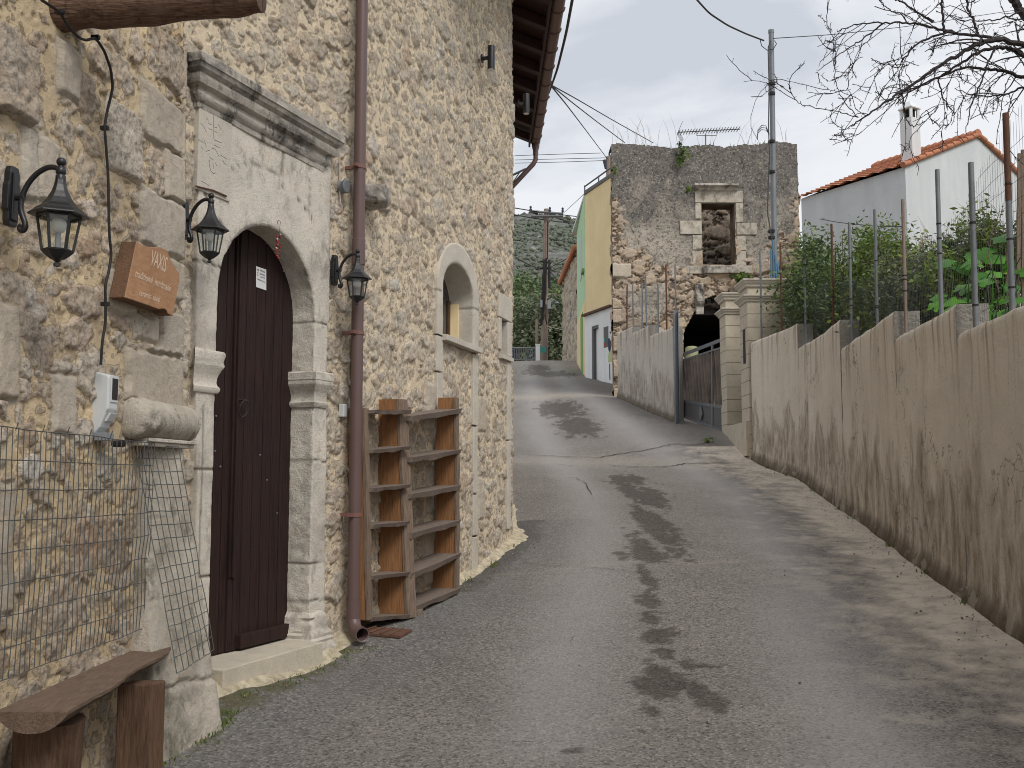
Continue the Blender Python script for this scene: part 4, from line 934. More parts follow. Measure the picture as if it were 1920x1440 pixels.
mb = MB(); mb.fb(FA, ua - .01, ub - .02, .0, .055, zb, zb + .035); mb.build('cable_gland', 'grey_plastic', mt, bevel=.003)
mb = MB(); u_, z_ = FA.hit(222, 832, .05); mb.box(FA.P(u_, .05, z_), (.05, .05, .03)); tag(mb.build('black_clamp', 'black_rubber', None, bevel=.008, org=FA.P(u_, .05, z_)), 'small black rubber clamp at the top of the wire panel below the meter box', 'clamp')
# wooden shop sign
SO = .085
zo = lambda x, y: FA.hit(210 + x / 9, 440 + y / 9, SO)
outl = [zo(*p) for p in [(410, 110), (480, 150), (560, 190), (620, 205), (690, 207), (760, 206), (830, 215), (890, 240), (930, 270), (965, 340), (1000, 430), (1030, 500), (1080, 580), (1130, 640), (1145, 700), (1145, 760), (1120, 880), (1090, 1050), (1060, 1220), (1030, 1370), (985, 1352), (940, 1330), (930, 1290), (915, 1270), (885, 1252), (850, 1250), (800, 1262), (500, 1155), (210, 1060)]]
sg_ = thing('shop_sign', FA.P(outl[0][0], .0, outl[0][1]), 'carved wooden shop sign board fixed to the near stone wall', 'sign')
mb = MB(); mb.prism([FA.P(u, SO, z) for u, z in outl], FA.P(0, -.075, 0) - FA.P(0, 0, 0)); n_ = len(outl); mb.fm = [1, 0] + [2] * n_
mb.fm[0] = 0; mb.fm[1] = 1
mb.build('board', None, sg_, mats=['sign_wood', 'sign_end', 'sign_end'], bevel=.004)
def text_on(txt, name, F, off, p0, p1, hpx, mat, parent, up=None, depth=.0012, slant=None, wt=.007):
    """lettering whose baseline runs between two measured points of a wall plane"""
    cu = bpy.data.curves.new('t', 'FONT'); cu.body = txt; cu.resolution_u = 3; cu.offset = wt; ob = bpy.data.objects.new('t', cu); sc.collection.objects.link(ob)
    me = bpy.data.meshes.new_from_object(ob.evaluated_get(bpy.context.evaluated_depsgraph_get())); bpy.data.objects.remove(ob)
    co = np.empty(len(me.vertices) * 3, np.float32); me.vertices.foreach_get('co', co); co = co.reshape(-1, 3)
    a, b = F.hit(*p0, off), F.hit(*p1, off); wd = co[:, 0].max() - co[:, 0].min(); x0 = co[:, 0].min()
    top = F.hit(p0[0] + (slant or (0, 0))[0], p0[1] - hpx, off); hv = np.array([top[0] - a[0], top[1] - a[1]]); xv = np.array([b[0] - a[0], b[1] - a[1]])
    q = np.array(a)[None] + ((co[:, 0] - x0) / wd)[:, None] * xv + (co[:, 1] / .69)[:, None] * hv
    V = F.PA(q[:, 0], off, q[:, 1]); fs = [tuple(p.vertices) for p in me.polygons]; bpy.data.meshes.remove(me)
    return mesh(name, V, fs, mat, parent)
Z9 = lambda x, y: (210 + x / 9, 440 + y / 9)
text_on('VAXIS', 'lettering', FA, SO + .0015, Z9(635, 500), Z9(900, 632), 28, 'chalk', sg_, slant=(5.5, 0))
text_on('traditional  handmade', 'lettering', FA, SO + .0015, Z9(385, 700), Z9(985, 960), 13, 'chalk', sg_, slant=(2.4, 0))
text_on('ceramic  shop', 'lettering', FA, SO + .0015, Z9(455, 1020), Z9(800, 1140), 11, 'chalk', sg_, slant=(2, 0))
# notice on the door
NO = -.1345
q = [FD.hit(*p, NO) for p in [(480, 499), (499, 505.5), (499, 544.5), (480, 538)]]
nt_ = thing('paper_notice', FD.P(q[0][0], NO, q[3][1]), 'small white printed notice stuck on the dark arched door', 'notice')
mb = MB(); mb.prism([FD.P(u, NO, z) for u, z in q], FD.P(0, .0012, 0) - FD.P(0, 0, 0)); mb.build('sheet', 'paper', nt_)
def q2(x, y): u, z = FD.hit(470 + x / 24, 490 + y / 24, NO + .002); return FD.P(u, NO + .002, z)
mb = MB()
for (x0, y0, x1, y1, h, n_) in [(430, 370, 650, 470, 60, 6), (430, 530, 650, 620, 60, 6), (440, 670, 650, 740, 50, 6), (300, 760, 655, 920, 60, 9), (300, 340, 380, 370, 60, 2)]:
    for k in range(n_):
        a, b = k / n_ + .02, (k + .72) / n_; yy0, yy1 = y0 + (y1 - y0) * a, y0 + (y1 - y0) * b; xx0, xx1 = x0 + (x1 - x0) * a, x0 + (x1 - x0) * b
        mb.add([q2(xx0, yy0), q2(xx1, yy1), q2(xx1, yy1 + h), q2(xx0, yy0 + h)], [(0, 1, 2, 3)])
        if k % 2: mb.add([q2(xx0, yy0 + h * .4), q2(xx0 + 60 / n_, yy0 + h * .45), q2(xx0 + 60 / n_, yy0 + h * .6), q2(xx0, yy0 + h * .6)], [(0, 1, 2, 3)])
mb.build('print', 'ink', nt_)
mb = MB(); mb.tube([q2(340 + 42 * math.cos(a), 560 + 95 * math.sin(a)) for a in np.linspace(0, 2 * math.pi, 17)], .0012, 4); mb.build('red_mark', 'red_ink', nt_)
# red bead charm hanging in the arch
ch = thing('bead_charm', onF(FD, 524, 470, .06), 'red and white bead string hanging from a hook in the door arch', 'charm')
mb = MB(); mb.tube([onF(FD, *p, .06) for p in [(521, 421), (520, 415), (523, 413), (526, 416), (525, 422), (524, 440)]], .0016, 5); mb.build('hook', 'rust', ch)
for k in range(22):
    c_ = onF(FD, 523 + random.uniform(-4, 4.5) - k * .18, 440 + k * 2.1, .06 + random.uniform(-.012, .012)); 
    if k < 16 or k % 2: mb = MB(); mb.lathe([(.002, -.006), (.0065, -.003), (.0065, .003), (.002, .006)], c_, 7, axis=(random.random(), random.random(), .6)); mb.build('bead', 'red_bead' if k % 4 else 'bead_white', ch, smooth=True)
# junction box and its thin cable, bell box, iron bar over the lantern
jb = thing('junction_box', onF(FD, 649, 350, .0), 'round grey junction box left of the brown drainpipe', 'junction box')
mb = MB(); c_ = onF(FD, 645, 350, .05); mb.lathe([(.045, -.06), (.045, .012)], c_, 16, axis=(*FD.n, 0)); mb.build('box_body', 'grey_plastic', jb, smooth=True)
mb = MB(); mb.lathe([(.049, .012), (.049, .022), (.04, .026)], c_, 18, axis=(*FD.n, 0)); mb.build('lid', 'galv', jb)
mb = MB(); mb.tube([onF(FD, *p, .03) for p in [(637, 290), (637, 330), (637, 360), (638, 378), (643, 392)]], .004, 6); mb.tube([onF(FD, *p, .07) for p in [(640, 340), (644, 333), (648, 334)]], .005, 6); mb.build('lead', 'bead_white', jb)
c_ = onF(FD, 646, 770, .02); mb = MB(); u, z = FD.hit(646, 770, .02); mb.fb(FD, u - .03, u + .02, -.01, .03, z - .045, z + .045); o = mb.build('bell_box', 'white_plastic', None, bevel=.005, org=c_)
tag(o, 'small white bell box on the rubble between door and drainpipe', 'bell box')
mb = MB(); mb.tube([onF(FD, *p, .05) for p in [(367, 349), (400, 357), (425, 368)]], .005, 6); tag(mb.build('iron_rod', 'rust', None, org=onF(FD, 367, 349, .05)), 'thin rusty iron rod sticking out above the middle lantern', 'rod')
# log beam poking from the wall
zc_ = aty(200, 55, 4.05)[2] + .085; a0 = FA.P(-1.15, -.12, zc_); K = 46; V_ = []; R_ = []
for k in range(K):
    s_ = k / (K - 1); V_.append(a0 + np.array([*(FA.n * (.94 * s_)), .02 * s_])); R_.append(.085 * (1 + (vn(k * .25, 3.0) - .5) * .18) + (.012 * math.exp(-((s_ - .52) / .08) ** 2)) - .012 * s_)
mb = MB(); mb.tube(V_, R_, 20, jit=.03); tag(mb.build('log_beam', 'beam_wood', None, smooth=True, org=a0), 'rough weathered log beam sticking out of the near wall at the top left', 'beam')
# wire panels
def wire_mesh(P00, P10, P11, P01, nu, nv, r, name, mat, wob=.004, parent=None):
    P00, P10, P11, P01 = map(np.array, (P00, P10, P11, P01)); mb = MB()
    f = lambda a, b: (P00 * (1 - a) + P10 * a) * (1 - b) + (P01 * (1 - a) + P11 * a) * b + np.array([wob * (vn(a * 9, b * 9, 1) - .5) * 4, 0, wob * (vn(a * 7, b * 8, 5) - .5) * 3])
    for i in range(nu + 1): mb.tube([f(i / nu, k / 8) for k in range(9)], r, 4)
    for j in range(nv + 1): mb.tube([f(k / 12, j / nv) for k in range(13)], r, 4)
    return mb
mb = wire_mesh(FA.P(-2.0, .10, .78), FA.P(-.44, .07, .80), FA.P(-.44, .075, 1.66), FA.P(-2.0, .10, 1.685), 44, 8, .0020, '', '')
for k in range(9): u = -1.9 + k * .17; mb.tube([FA.P(u, .09, 1.67), FA.P(u, .10, 1.70)], .002, 4)
tag(mb.build('grid_screen', 'wire_pale', None, org=FA.P(-2, .1, .78)), 'wide wire grid panel leaning on the near wall above the bench', 'wire panel')
def pw(px, py, s_, a): q_ = pier_pt(a, s_); p = aty(px, py, q_[1]); return p
TL, TR, BR, BL = aty(252, 833, 4.80), aty(334, 838, 5.02), aty(402, 1218, 5.02), aty(333, 1262, 4.56)
TL, TR, BR, BL = [CAM + (p - CAM) * k for p, k in ((TL, .99), (TR, .985), (BR, .985), (BL, .985))]
mb = wire_mesh(BL, BR, TR, TL, 7, 16, .0022, '', '', .003)
tag(mb.build('grid_screen', 'wire_pale', None, org=BL), 'narrow square mesh wire panel leaning on the stone pier beside the door', 'wire panel')

# ================================================================== BENCH
zs_ = .70; N_, FR_, FL_, NL_ = [atz(x, y, zs_) for x, y in [(128, 1335), (331, 1210), (258, 1214), (-10, 1335)]]
bn = thing('plank_bench', (N_[0] - .1, 4.0, .15), 'rough half-log bench standing against the near wall', 'bench')
V = []; K = 40; J = 12
for k in range(K + 1):
    a = k / K; pr_ = N_ * (1 - a) + FR_ * a; pl_ = NL_ * (1 - a) + FL_ * a; pr_ = pr_ + np.array([(fbm(a * 6, 2, 4, 3) - .5) * .05, 0, 0])
    th_ = .062 * (1 - .4 * a) * (.8 + .4 * float(fbm(a * 5, 3, 3, 8)))
    for j in range(J + 1):
        b = j / J; p = pl_ * (1 - b) + pr_ * b; V.append((p[0], p[1], zs_ + (fbm(a * 8, b * 2, 4, 6) - .5) * .006))
    for j in range(J + 1):
        b = 1 - j / J; p = pl_ * (1 - b) + pr_ * b; V.append((p[0], p[1], zs_ - .012 - th_ * (1 - abs(b * 2 - 1) ** 2.4)))
nn_ = 2 * J + 2; Fq = [(i * nn_ + j, i * nn_ + (j + 1) % nn_, (i + 1) * nn_ + (j + 1) % nn_, (i + 1) * nn_ + j) for i in range(K) for j in range(nn_)] + [tuple(range(nn_)), tuple(K * nn_ + j for j in range(nn_))]
o = mesh('seat', V, Fq, 'bench_wood', bn)
p0, p1 = aty(222, 1300, 4.38), aty(286, 1300, 4.38); gz = float(zg(-1.6, 4.35))
mb = MB(); mb.ob((p0[0], 4.36, gz - .05), (p1[0] - p0[0], .01, 0), (.03, .09, 0), (0, 0, .67 - gz + .0)); mb.build('leg', 'bench_leg', bn, bevel=.008)
c_ = aty(85, 1400, 3.72); mb = MB(); mb.tube([(c_[0] - .02, 3.76, gz - .1), (c_[0] - .015, 3.76, .3), (c_[0], 3.75, .62)], [.115, .11, .12], 16, jit=.06); mb.build('leg', 'bench_leg', bn, smooth=True)

# ================================================================== SHELF UNIT
F_ = [FB.P((h_ := FB.hit(x, y, o))[0], o, h_[1]) for x, y, o in ((692, 1168, .15), (766, 1164, .25), (857, 1115, .24))]; Hs = [aty(686, 765, F_[0][1])[2], aty(752, 748, F_[1][1])[2], aty(846, 745, F_[2][1])[2]]
sh = thing('plank_shelf_unit', F_[1], 'rustic two-bay wooden shelf unit standing outdoors against the stone wall', 'shelves')
nB = np.array([*FB.n, 0]); WS = [.13, .235, .22]
topx = [aty(684, 765, F_[0][1])[0], aty(749, 750, F_[1][1])[0], aty(856, 745, F_[2][1])[0]]
def up(i, n=26):
    f_ = F_[i]; w_ = WS[i]; V = []; tk = .042
    for k in range(n + 1):
        a = k / n; z = f_[2] + .02 + (Hs[i] - f_[2] - .02) * a; fx = np.array([f_[0] * (1 - a) + topx[i] * a, f_[1], z])
        live = (fbm(a * 5, i * 3.0, 4, 12) - .5) * .018 + (.06 * math.exp(-((a - .25) / .25) ** 2) if i == 1 else 0) * 0
        wi = w_ * (1 - .25 * a * (i > 0)) + (fbm(a * 5, i * 5.0 + 2, 3, 18) - .5) * .05
        fr = fx - nB * 0 + nB * live; bk = fx - nB * wi; V.append((fr, bk))
    return V
tB = np.array([*FB.t, 0])
for i in range(3):
    L_ = up(i); mb = MB(); V = []
    for fr, bk in L_:
        f2 = fr - nB * .022; V += [f2, bk, bk + tB * .04, f2 + tB * .04]
    n_ = len(L_); mb.add(V, [(4 * k + a, 4 * k + (a + 1) % 4, 4 * k + 4 + (a + 1) % 4, 4 * k + 4 + a) for k in range(n_ - 1) for a in range(4)] + [(0, 1, 2, 3), (4 * n_ - 4, 4 * n_ - 3, 4 * n_ - 2, 4 * n_ - 1)])
    u_ = mb.build('upright', 'orange_wood', sh, bevel=0)
    mb = MB(); V = []
    ex = .035 if i == 1 else .006
    for k, (fr, bk) in enumerate(L_):
        f2 = fr - nB * .022; e1 = (fbm(k * .4, i, 3, 5) - .5) * .012; V += [f2 + nB * (.022 + e1) - tB * .006, f2 - tB * .006, f2 + tB * .046, f2 + nB * (.022 + e1 + ex) + tB * (.046 + ex)]
    mb.add(V, [(4 * k + a, 4 * k + (a + 1) % 4, 4 * k + 4 + (a + 1) % 4, 4 * k + 4 + a) for k in range(n_ - 1) for a in range(4)] + [(0, 1, 2, 3), (4 * n_ - 4, 4 * n_ - 3, 4 * n_ - 2, 4 * n_ - 1)])
    mb.build('bark_edge', 'grey_wood', u_)
def board(i, l0, l1, w_, th=.03, sd=0, ext=(.0, .03)):
    a = aty(l0[0], l0[1], F_[i][1]); b = aty(l1[0], l1[1], F_[i + 1][1])
    A_ = np.array([F_[i][0], F_[i][1], a[2]]) + tB * .03; B_ = np.array([F_[i + 1][0], F_[i + 1][1], b[2]]) + tB * ext[1]; K = 22; V = []
    for k in range(K + 1):
        t_ = k / K; c = A_ * (1 - t_) + B_ * t_; lv = (fbm(t_ * 3.0 + sd * 3, sd, 4, sd) - .5) * .022 + .008 * math.sin(math.pi * t_); tt = th * (.7 + .9 * float(fbm(t_ * 4, sd, 3, sd + 5)))
        fr = c + nB * (.015 + lv); bk = c - nB * w_; V += [fr, bk, bk - [0, 0, th], fr - nB * .015 - [0, 0, tt]]
    mb = MB(); mb.add(V, [(4 * k + a, 4 * k + (a + 1) % 4, 4 * k + 4 + (a + 1) % 4, 4 * k + 4 + a) for k in range(K) for a in range(4)] + [(0, 1, 2, 3), (4 * K, 4 * K + 1, 4 * K + 2, 4 * K + 3)])
    mb.build('shelf_board', 'shelf_top', sh)
for k, (l0, l1) in enumerate([((686, 768), (740, 769)), ((686, 843), (740, 836)), ((686, 915), (742, 908)), ((690, 984), (745, 977)), ((697, 1080), (752, 1072)), ((705, 1158), (760, 1152))]): board(0, l0, l1, .19, .024, k + 1, (0, -.01))
for k, (l0, l1) in enumerate([((757, 779), (858, 765)), ((757, 857), (858, 842)), ((760, 926), (860, 909)), ((762, 999), (868, 975)), ((765, 1075), (862, 1037)), ((766, 1140), (858, 1103))]): board(1, l0, l1, .21, .036, k + 11, (0, .06))
mb = MB(); 
for p in (gnd(800, 1157),): mb.box((p[0] - .08, p[1] + .05, float(zg(p[0] - .08, p[1] + .05)) + .02), (.09, .07, .05))
mb.build('packing_block', 'shelf_top', sh, bevel=.004)
# drain cover
q = [gnd(*p) for p in [(640, 1190), (750, 1199), (772, 1187), (672, 1180)]]
dc = thing('drain_cover', q[0], 'rusty metal drain cover set in the ground below the drainpipe', 'drain cover')
mb = MB(); mb.prism([np.array([p[0], p[1], float(zg(p[0], p[1])) + .006]) for p in q], (0, 0, .02)); mb.build('plate', 'rust', dc, bevel=.003)
mb = MB()
for k in range(1, 6):
    a = q[0] * (1 - k / 6) + q[1] * k / 6; b = q[3] * (1 - k / 6) + q[2] * k / 6; mb.tube([(a[0], a[1], zg(a[0], a[1]) + .028), (b[0], b[1], zg(b[0], b[1]) + .028)], .006, 4)
mb.build('rib', 'rust', dc)

# ------------------------------------------------------------------ foliage builders
def leaves(name, C, Nn, size, mat, parent=None, asp=2.2, sd=0, val=None, org=None, up=.0, fold=True, droop=None):
    """one small pointed leaf (two quads folded at the midrib) per centre"""
    r = np.random.default_rng(sd); n = len(C); C = np.asarray(C, float)
    d = r.normal(size=(n, 3)); d[:, 2] = d[:, 2] * .6 + up
    if droop is not None: d = d * .5 + droop
    d /= np.linalg.norm(d, axis=1)[:, None]; s_ = r.normal(size=(n, 3)); s_ -= d * (s_ * d).sum(1)[:, None]; s_ /= np.linalg.norm(s_, axis=1)[:, None] + 1e-9
    nr = np.cross(d, s_); L = size * (.6 + .8 * r.random(n))[:, None]; Wd = L / asp
    b = C - d * L * .5; t_ = C + d * L * .5; m1 = C + s_ * Wd * .5 + nr * Wd * .18; m2 = C - s_ * Wd * .5 + nr * Wd * .18
    V = np.stack([b, m1, t_, m2], 1).reshape(-1, 3); i = np.arange(n) * 4
    F = np.stack([np.stack([i, i + 1, i + 2], 1), np.stack([i, i + 2, i + 3], 1)], 1).reshape(-1, 3)
    v = (r.random(n) if val is None else np.clip(val + r.normal(size=n) * .18, 0, 1))
    return mesh(name, V, F, mat, parent, False, dict(leafv=np.repeat(v, 4)), org=org)
def blob_pts(n, c, rad, sd, clumps=26, cs=.34, hollow=.5):
    r = np.random.default_rng(sd); c = np.array(c, float); rad = np.array(rad, float)
    q = r.normal(size=(clumps, 3)); q /= np.linalg.norm(q, axis=1)[:, None]; q *= (hollow + (1 - hollow) * r.random(clumps))[:, None]
    k = r.integers(0, clumps, n); p = q[k] + r.normal(size=(n, 3)) * cs * (.5 + r.random(clumps)[k])[:, None] * .62
    vv = r.random(clumps)[k]; return c + p * rad, vv
def branches(c, rad, sd, n=14, r0=.02, base=None):
    r = np.random.default_rng(sd); c = np.array(c, float); rad = np.array(rad, float); base = np.array(base if base is not None else c - [0, 0, rad[2]]); mb = MB()
    for i in range(n):
        q = r.normal(size=3); q /= np.linalg.norm(q); q[2] = abs(q[2]) * .9; e_ = c + q * rad * (.75 + .35 * r.random()); m = (base + e_) / 2 + r.normal(size=3) * rad * .12
        t_ = np.linspace(0, 1, 7)[:, None]; P = base * (1 - t_) ** 2 + 2 * m * t_ * (1 - t_) + e_ * t_ ** 2; mb.tube(P, np.linspace(r0, r0 * .2, 7), 5, caps=False)
    return mb
def tuft(name, spots, h, mat, label, cat, n=40, sd=0, spread=.06, wd=.006):
    r = np.random.default_rng(sd); V = []; F = []; k = 0; val = []
    for sp_ in spots:
        for _ in range(n):
            b = np.array(sp_, float) + np.r_[r.normal(size=2) * spread, 0]; hh = h * (.4 + .8 * r.random()); ln = r.normal(size=2) * hh * .45; a = r.random() * 6.28; s_ = np.array([math.cos(a), math.sin(a), 0]) * wd * (.6 + r.random())
            m = b + np.r_[ln * .35, hh * .6]; t_ = b + np.r_[ln, hh]; V += [b - s_, b + s_, m + s_ * .8, m - s_ * .8, t_]; F += [(k, k + 1, k + 2, k + 3), (k + 3, k + 2, k + 4)]; k += 5; val += [r.random()] * 5
    o = mesh(name, V, F, mat, None, False, dict(leafv=val), org=spots[0]); return tag(o, label, cat)
def gp(px, py, dz=0): p = gnd(px, py); return (p[0], p[1], float(zg(p[0], p[1])) + dz)
o = tuft('weeds', [gp(x, y) for x, y in [(405, 1362), (418, 1350), (428, 1338), (395, 1378), (376, 1392), (415, 1358)]], .022, 'leaf_grass', None, None, 60, 3, .03, .003); tag(o, kind='stuff')
o = tuft('weeds', [gp(x, y) for x, y in [(640, 1186), (634, 1180), (646, 1182)]], .09, 'leaf_citrus', None, None, 30, 5, .025, .006); tag(o, kind='stuff')
o = tuft('weeds', [gp(x, y) for x, y in [(560, 1268), (590, 1256), (620, 1246), (640, 1232), (655, 1222), (530, 1282), (470, 1302), (300, 1432), (325, 1425), (700, 1215)]], .018, 'leaf_grass', None, None, 40, 6, .05, .003); tag(o, kind='stuff')
# loose grit and pebbles on the lane
r = np.random.default_rng(5); mb = MB()
for k in range(420):
    y = 4 + 14 * r.random() ** 1.4; x = (xwall(y) - .08 - abs(r.normal()) * .35) if r.random() < .6 else r.uniform(-1.2 + y * .12, 3.4)
    s_ = .003 + .009 * r.random() ** 3; z = float(zg(x, y)) + s_ * .5 + .004
    v = r.normal(size=(6, 3)) * s_ * .2 + np.array([(1, 0, 0), (-1, 0, 0), (0, 1, 0), (0, -1, 0), (0, 0, .7), (0, 0, -.7)]) * s_
    mb.add(v + [x, y, z], [(0, 2, 4), (2, 1, 4), (1, 3, 4), (3, 0, 4), (2, 0, 5), (1, 2, 5), (3, 1, 5), (0, 3, 5)])
simple('grit', (.20, .17, .13), .95, 0, .6, 30); tag(mb.build('grit', 'grit', None), kind='stuff')
for k, (px, py) in enumerate([(1370, 1303), (1395, 1292), (1375, 1242), (1356, 1243), (1085, 1407), (1272, 1396), (1385, 1252)]):
    pass

# dead leaves blown against the wall feet
r = np.random.default_rng(15); P_ = []
for k in range(260):
    if r.random() < .6: y = 4.5 + 13 * r.random(); x = xwall(y) - .06 - abs(r.normal()) * .14
    elif r.random() < .5: u = r.uniform(.2, LB); q = FB.P(u, .16 + abs(r.normal()) * .12, 0); x, y = q[0], q[1]
    else: u = r.uniform(-.1, 1.4); q = FD.P(u, .26 + abs(r.normal()) * .1, 0); x, y = q[0], q[1]
    P_.append((x, y, float(zg(x, y)) + .012))
o = leaves('leaf_litter', P_, None, .020, 'leaf_dry', None, 1.8, 4); o.data.transform; tag(o, kind='stuff')
o = tuft('weeds', [(xwall(y) - .05, y, float(zg(xwall(y) - .05, y))) for y in (5.4, 6.3, 6.35, 7.7, 8.8, 8.9, 10.2, 12.1, 13.0, 14.6, 14.7, 16.2, 17.1)], .05, 'leaf_grass', None, None, 22, 31, .03, .004); tag(o, kind='stuff')
o = tuft('weeds', [tuple(FB.P(u, .13, float(zg(*FB.P(u, .13, 0)[:2])))) for u in (.5, .6, 1.3, 2.2, 2.9, 3.0, 3.7)], .05, 'leaf_grass', None, None, 16, 32, .03, .004); tag(o, kind='stuff')
# ================================================================== RIGHT: RETAINING WALL
def wall_y(px):
    ys_ = np.linspace(2, 18.2, 3000); q = 960 + FPX * xwall(ys_) / (ys_ * 1.0044); return float(ys_[np.argmin(np.abs(q - px))])
yb = [-4, 4.1, wall_y(1797), wall_y(1680), wall_y(1577), wall_y(1500), 18.0]
tz = [2.33, aty(1920, 575, 6.5)[2], aty(1795, 572, yb[2])[2], aty(1679, 584, yb[3])[2], aty(1576, 600, yb[4])[2], aty(1499, 607, yb[5])[2]]
TW = .25
rw = thing('retaining_wall', (float(xwall(9)), 9, .6), 'tall stained rendered retaining wall with a stepped top along the right of the lane', 'wall')
def wtan(y): d = (xwall(y + .15) - xwall(y - .15)) / .3; t = nrm([d, 1]); return t
def step_wall(parent, xy, s0, s1, ztop, step=.035, mat='wall_render', seed=0, thick=TW, nscale=1.0, name='wall_panel'):
    """closed wall slab following a plan curve xy(s)->(x,y); street face to the left of the direction of s"""
    ss_ = lin(s0, s1, step); V = []; hg = []; tp = []
    nz = 60
    for k, s in enumerate(ss_):
        x, y = xy(s); x2, y2 = xy(s + .05); x1, y1 = xy(s - .05); t = nrm([x2 - x1, y2 - y1]); n_ = np.array([-t[1], t[0]])
        g0 = float(zg(x - .1, y)); ed = min(1, min(k, len(ss_) - 1 - k) / 1.0)
        zt = ztop + (fbm(s * 3.2, 1.0, 4, seed) - .5) * .035; zs = np.linspace(g0 - .25, zt, nz)
        fo = (fbm(s * 2.0 + 0 * zs, zs * 2.0, 4, seed + 3) - .5) * .05 + (fbm(s * 14 + 0 * zs, zs * 14, 4, seed + 5, .6) - .5) * .010
        fo = fo * ed * nscale - .010 * (zs > zt - .02)
        fo = fo + .04 * np.exp(-((zs - g0) / .10) ** 2)
        f = np.stack([x + n_[0] * fo, y + n_[1] * fo, zs], 1)
        b = np.array([[x - n_[0] * thick * q, y - n_[1] * thick * q, zt + (.006 if 0 < q < 1 else -.006)] for q in (.12, .5, .88, 1.0)]); bb = np.array([[x - n_[0] * thick, y - n_[1] * thick, g0 - .25]])
        c = np.r_[f, b, bb]; V.append(c); hg += list(c[:, 2] - g0); tp += list(np.clip(zt - c[:, 2], 0, 1))
    V = np.array(V); m = V.shape[1]; n = len(ss_)
    i, j = np.meshgrid(np.arange(n - 1), np.arange(m), indexing='ij')
    fs = [tuple(q) for q in np.stack([i * m + j, (i + 1) * m + j, (i + 1) * m + (j + 1) % m, i * m + (j + 1) % m], -1).reshape(-1, 4)]
    fm = [0] * len(fs); Vv = V.reshape(-1, 3)
    # ends: rough cast faces with some relief
    add = []; k0 = len(Vv)
    for e_, row in ((0, V[0]), (1, V[-1])):
        f = row[:nz]; b0 = row[nz + 3]; bz0 = row[nz + 4]; nw = 12; base = k0 + len(add)
        for a in range(nw + 1):
            for q in range(nz):
                p = f[q] * (1 - a / nw) + np.array([b0[0], b0[1], f[q][2]]) * (a / nw)
                x2, y2 = xy(s0 + .1) if e_ == 0 else xy(s1 - .1); x1, y1 = xy(s0 if e_ == 0 else s1); dv = nrm([x1 - x2, y1 - y2])
                r_ = .004 + (fbm(a * .9, q * .5 + e_ * 9, 4, seed + 9) * .018 if 0 < a < nw and q < nz - 1 else 0)
                add.append([p[0] + dv[0] * r_, p[1] + dv[1] * r_, p[2]])
        for a in range(nw):
            for q in range(nz - 1): fs.append((base + a * nz + q, base + (a + 1) * nz + q, base + (a + 1) * nz + q + 1, base + a * nz + q + 1)); fm.append(1)
    Vv = np.r_[Vv, np.array(add)]; hg += [1.0] * len(add); tp += [.5] * len(add)
    return mesh(name, Vv, fs, None, parent, True, dict(hgt=hg, top=tp), mats=[mat, 'rough_concrete'], fm=fm)
wxy = lambda s: (float(xwall(s)), s)
# smooth plan curve
_ys = np.linspace(-6, 19, 400); _xs = xwall(_ys); 
for _ in range(60): _xs[1:-1] = (_xs[:-2] + 2 * _xs[1:-1] + _xs[2:]) / 4
def wxy(s): return (float(np.interp(s, _ys, _xs)), s)
for k in range(6):
    step_wall(rw, wxy, yb[k], yb[k + 1] + (.02 if k < 5 else 0), tz[k], .035 if k else .15, seed=k * 7 + 2)
def wall_pt(px, row, off):
    """intersection of a view ray with the wall curve moved back by off"""
    best = None
    for y in np.linspace(3, 18.4, 1500):
        x, _ = wxy(y); t = wtan(y); X_, Y_ = x + t[1] * off, y - t[0] * off
        d = ray(px, row); q = d[0] / d[1] - X_ / Y_
        if best is None or abs(q) < best[0]: best = (abs(q), X_, Y_)
    P = aty(px, row, best[2]); return np.array([best[1], best[2], P[2]])
def panel_top(y):
    for k in range(6):
        if y < yb[k + 1]: return tz[k]
    return tz[5]
fc = thing('wire_fence', (4.2, 10, 2.5), 'grey wire garden fence with metal posts along the top of the tall right wall', 'fence')
for (px, r0, r1, rad, mt_) in [(a_, b_, c_, d_ * .82, e_) for a_, b_, c_, d_, e_ in [(1511, 441, 640, .021, 'galv'), (1563, 420, 606, .020, 'rust'), (1597, 417, 632, .022, 'galv'), (1645, 393, 603, .021, 'galv'), (1699, 374, 628, .021, 'pole_wood'), (1765, 318, 590, .024, 'galv'),
                              (1830, 305, 614, .027, 'grey_steel'), (1898, 215, 582, .026, 'grey_steel'), (1428, 470, 636, .022, 'galv'), (1466, 455, 622, .020, 'rust')]]:
    p = wall_pt(px, r1, .10); top = aty(px, r0, p[1]); b = np.array([p[0], p[1], panel_top(p[1]) - .05]); tp_ = np.array([top[0] * .3 + b[0] * .7, p[1], top[2]])
    mb = MB(); mb.tube([b, b * .4 + tp_ * .6, tp_], rad, 10); o = mb.build('post', mt_, fc, smooth=True)
    if px == 1898: mb = MB(); mb.tube([b * .42 + tp_ * .58, tp_ + [0, 0, .01]], rad * 1.06, 10); mb.build('rusty_section', 'rust', o, smooth=True)
    mb = MB()
    for _ in range(3):
        q = random.uniform(.15, .75); c = b * (1 - q) + tp_ * q; mb.tube([c, c + [0, 0, .012]], rad * 1.18, 8)
    mb.build('wire_tie', 'black_rubber', o)
    if mt_ == 'rust': o['label'] = 'rusty brown post'
mb = MB(); yy = lin(5.2, 17.8, .052)
def mtop(y): return panel_top(y) * .0 + np.interp(y, [5, 7, 8, 9, 10.5, 12, 14, 16, 18], [4.2, 3.98, 3.66, 3.58, 3.62, 3.9, 4.3, 4.4, 4.35])
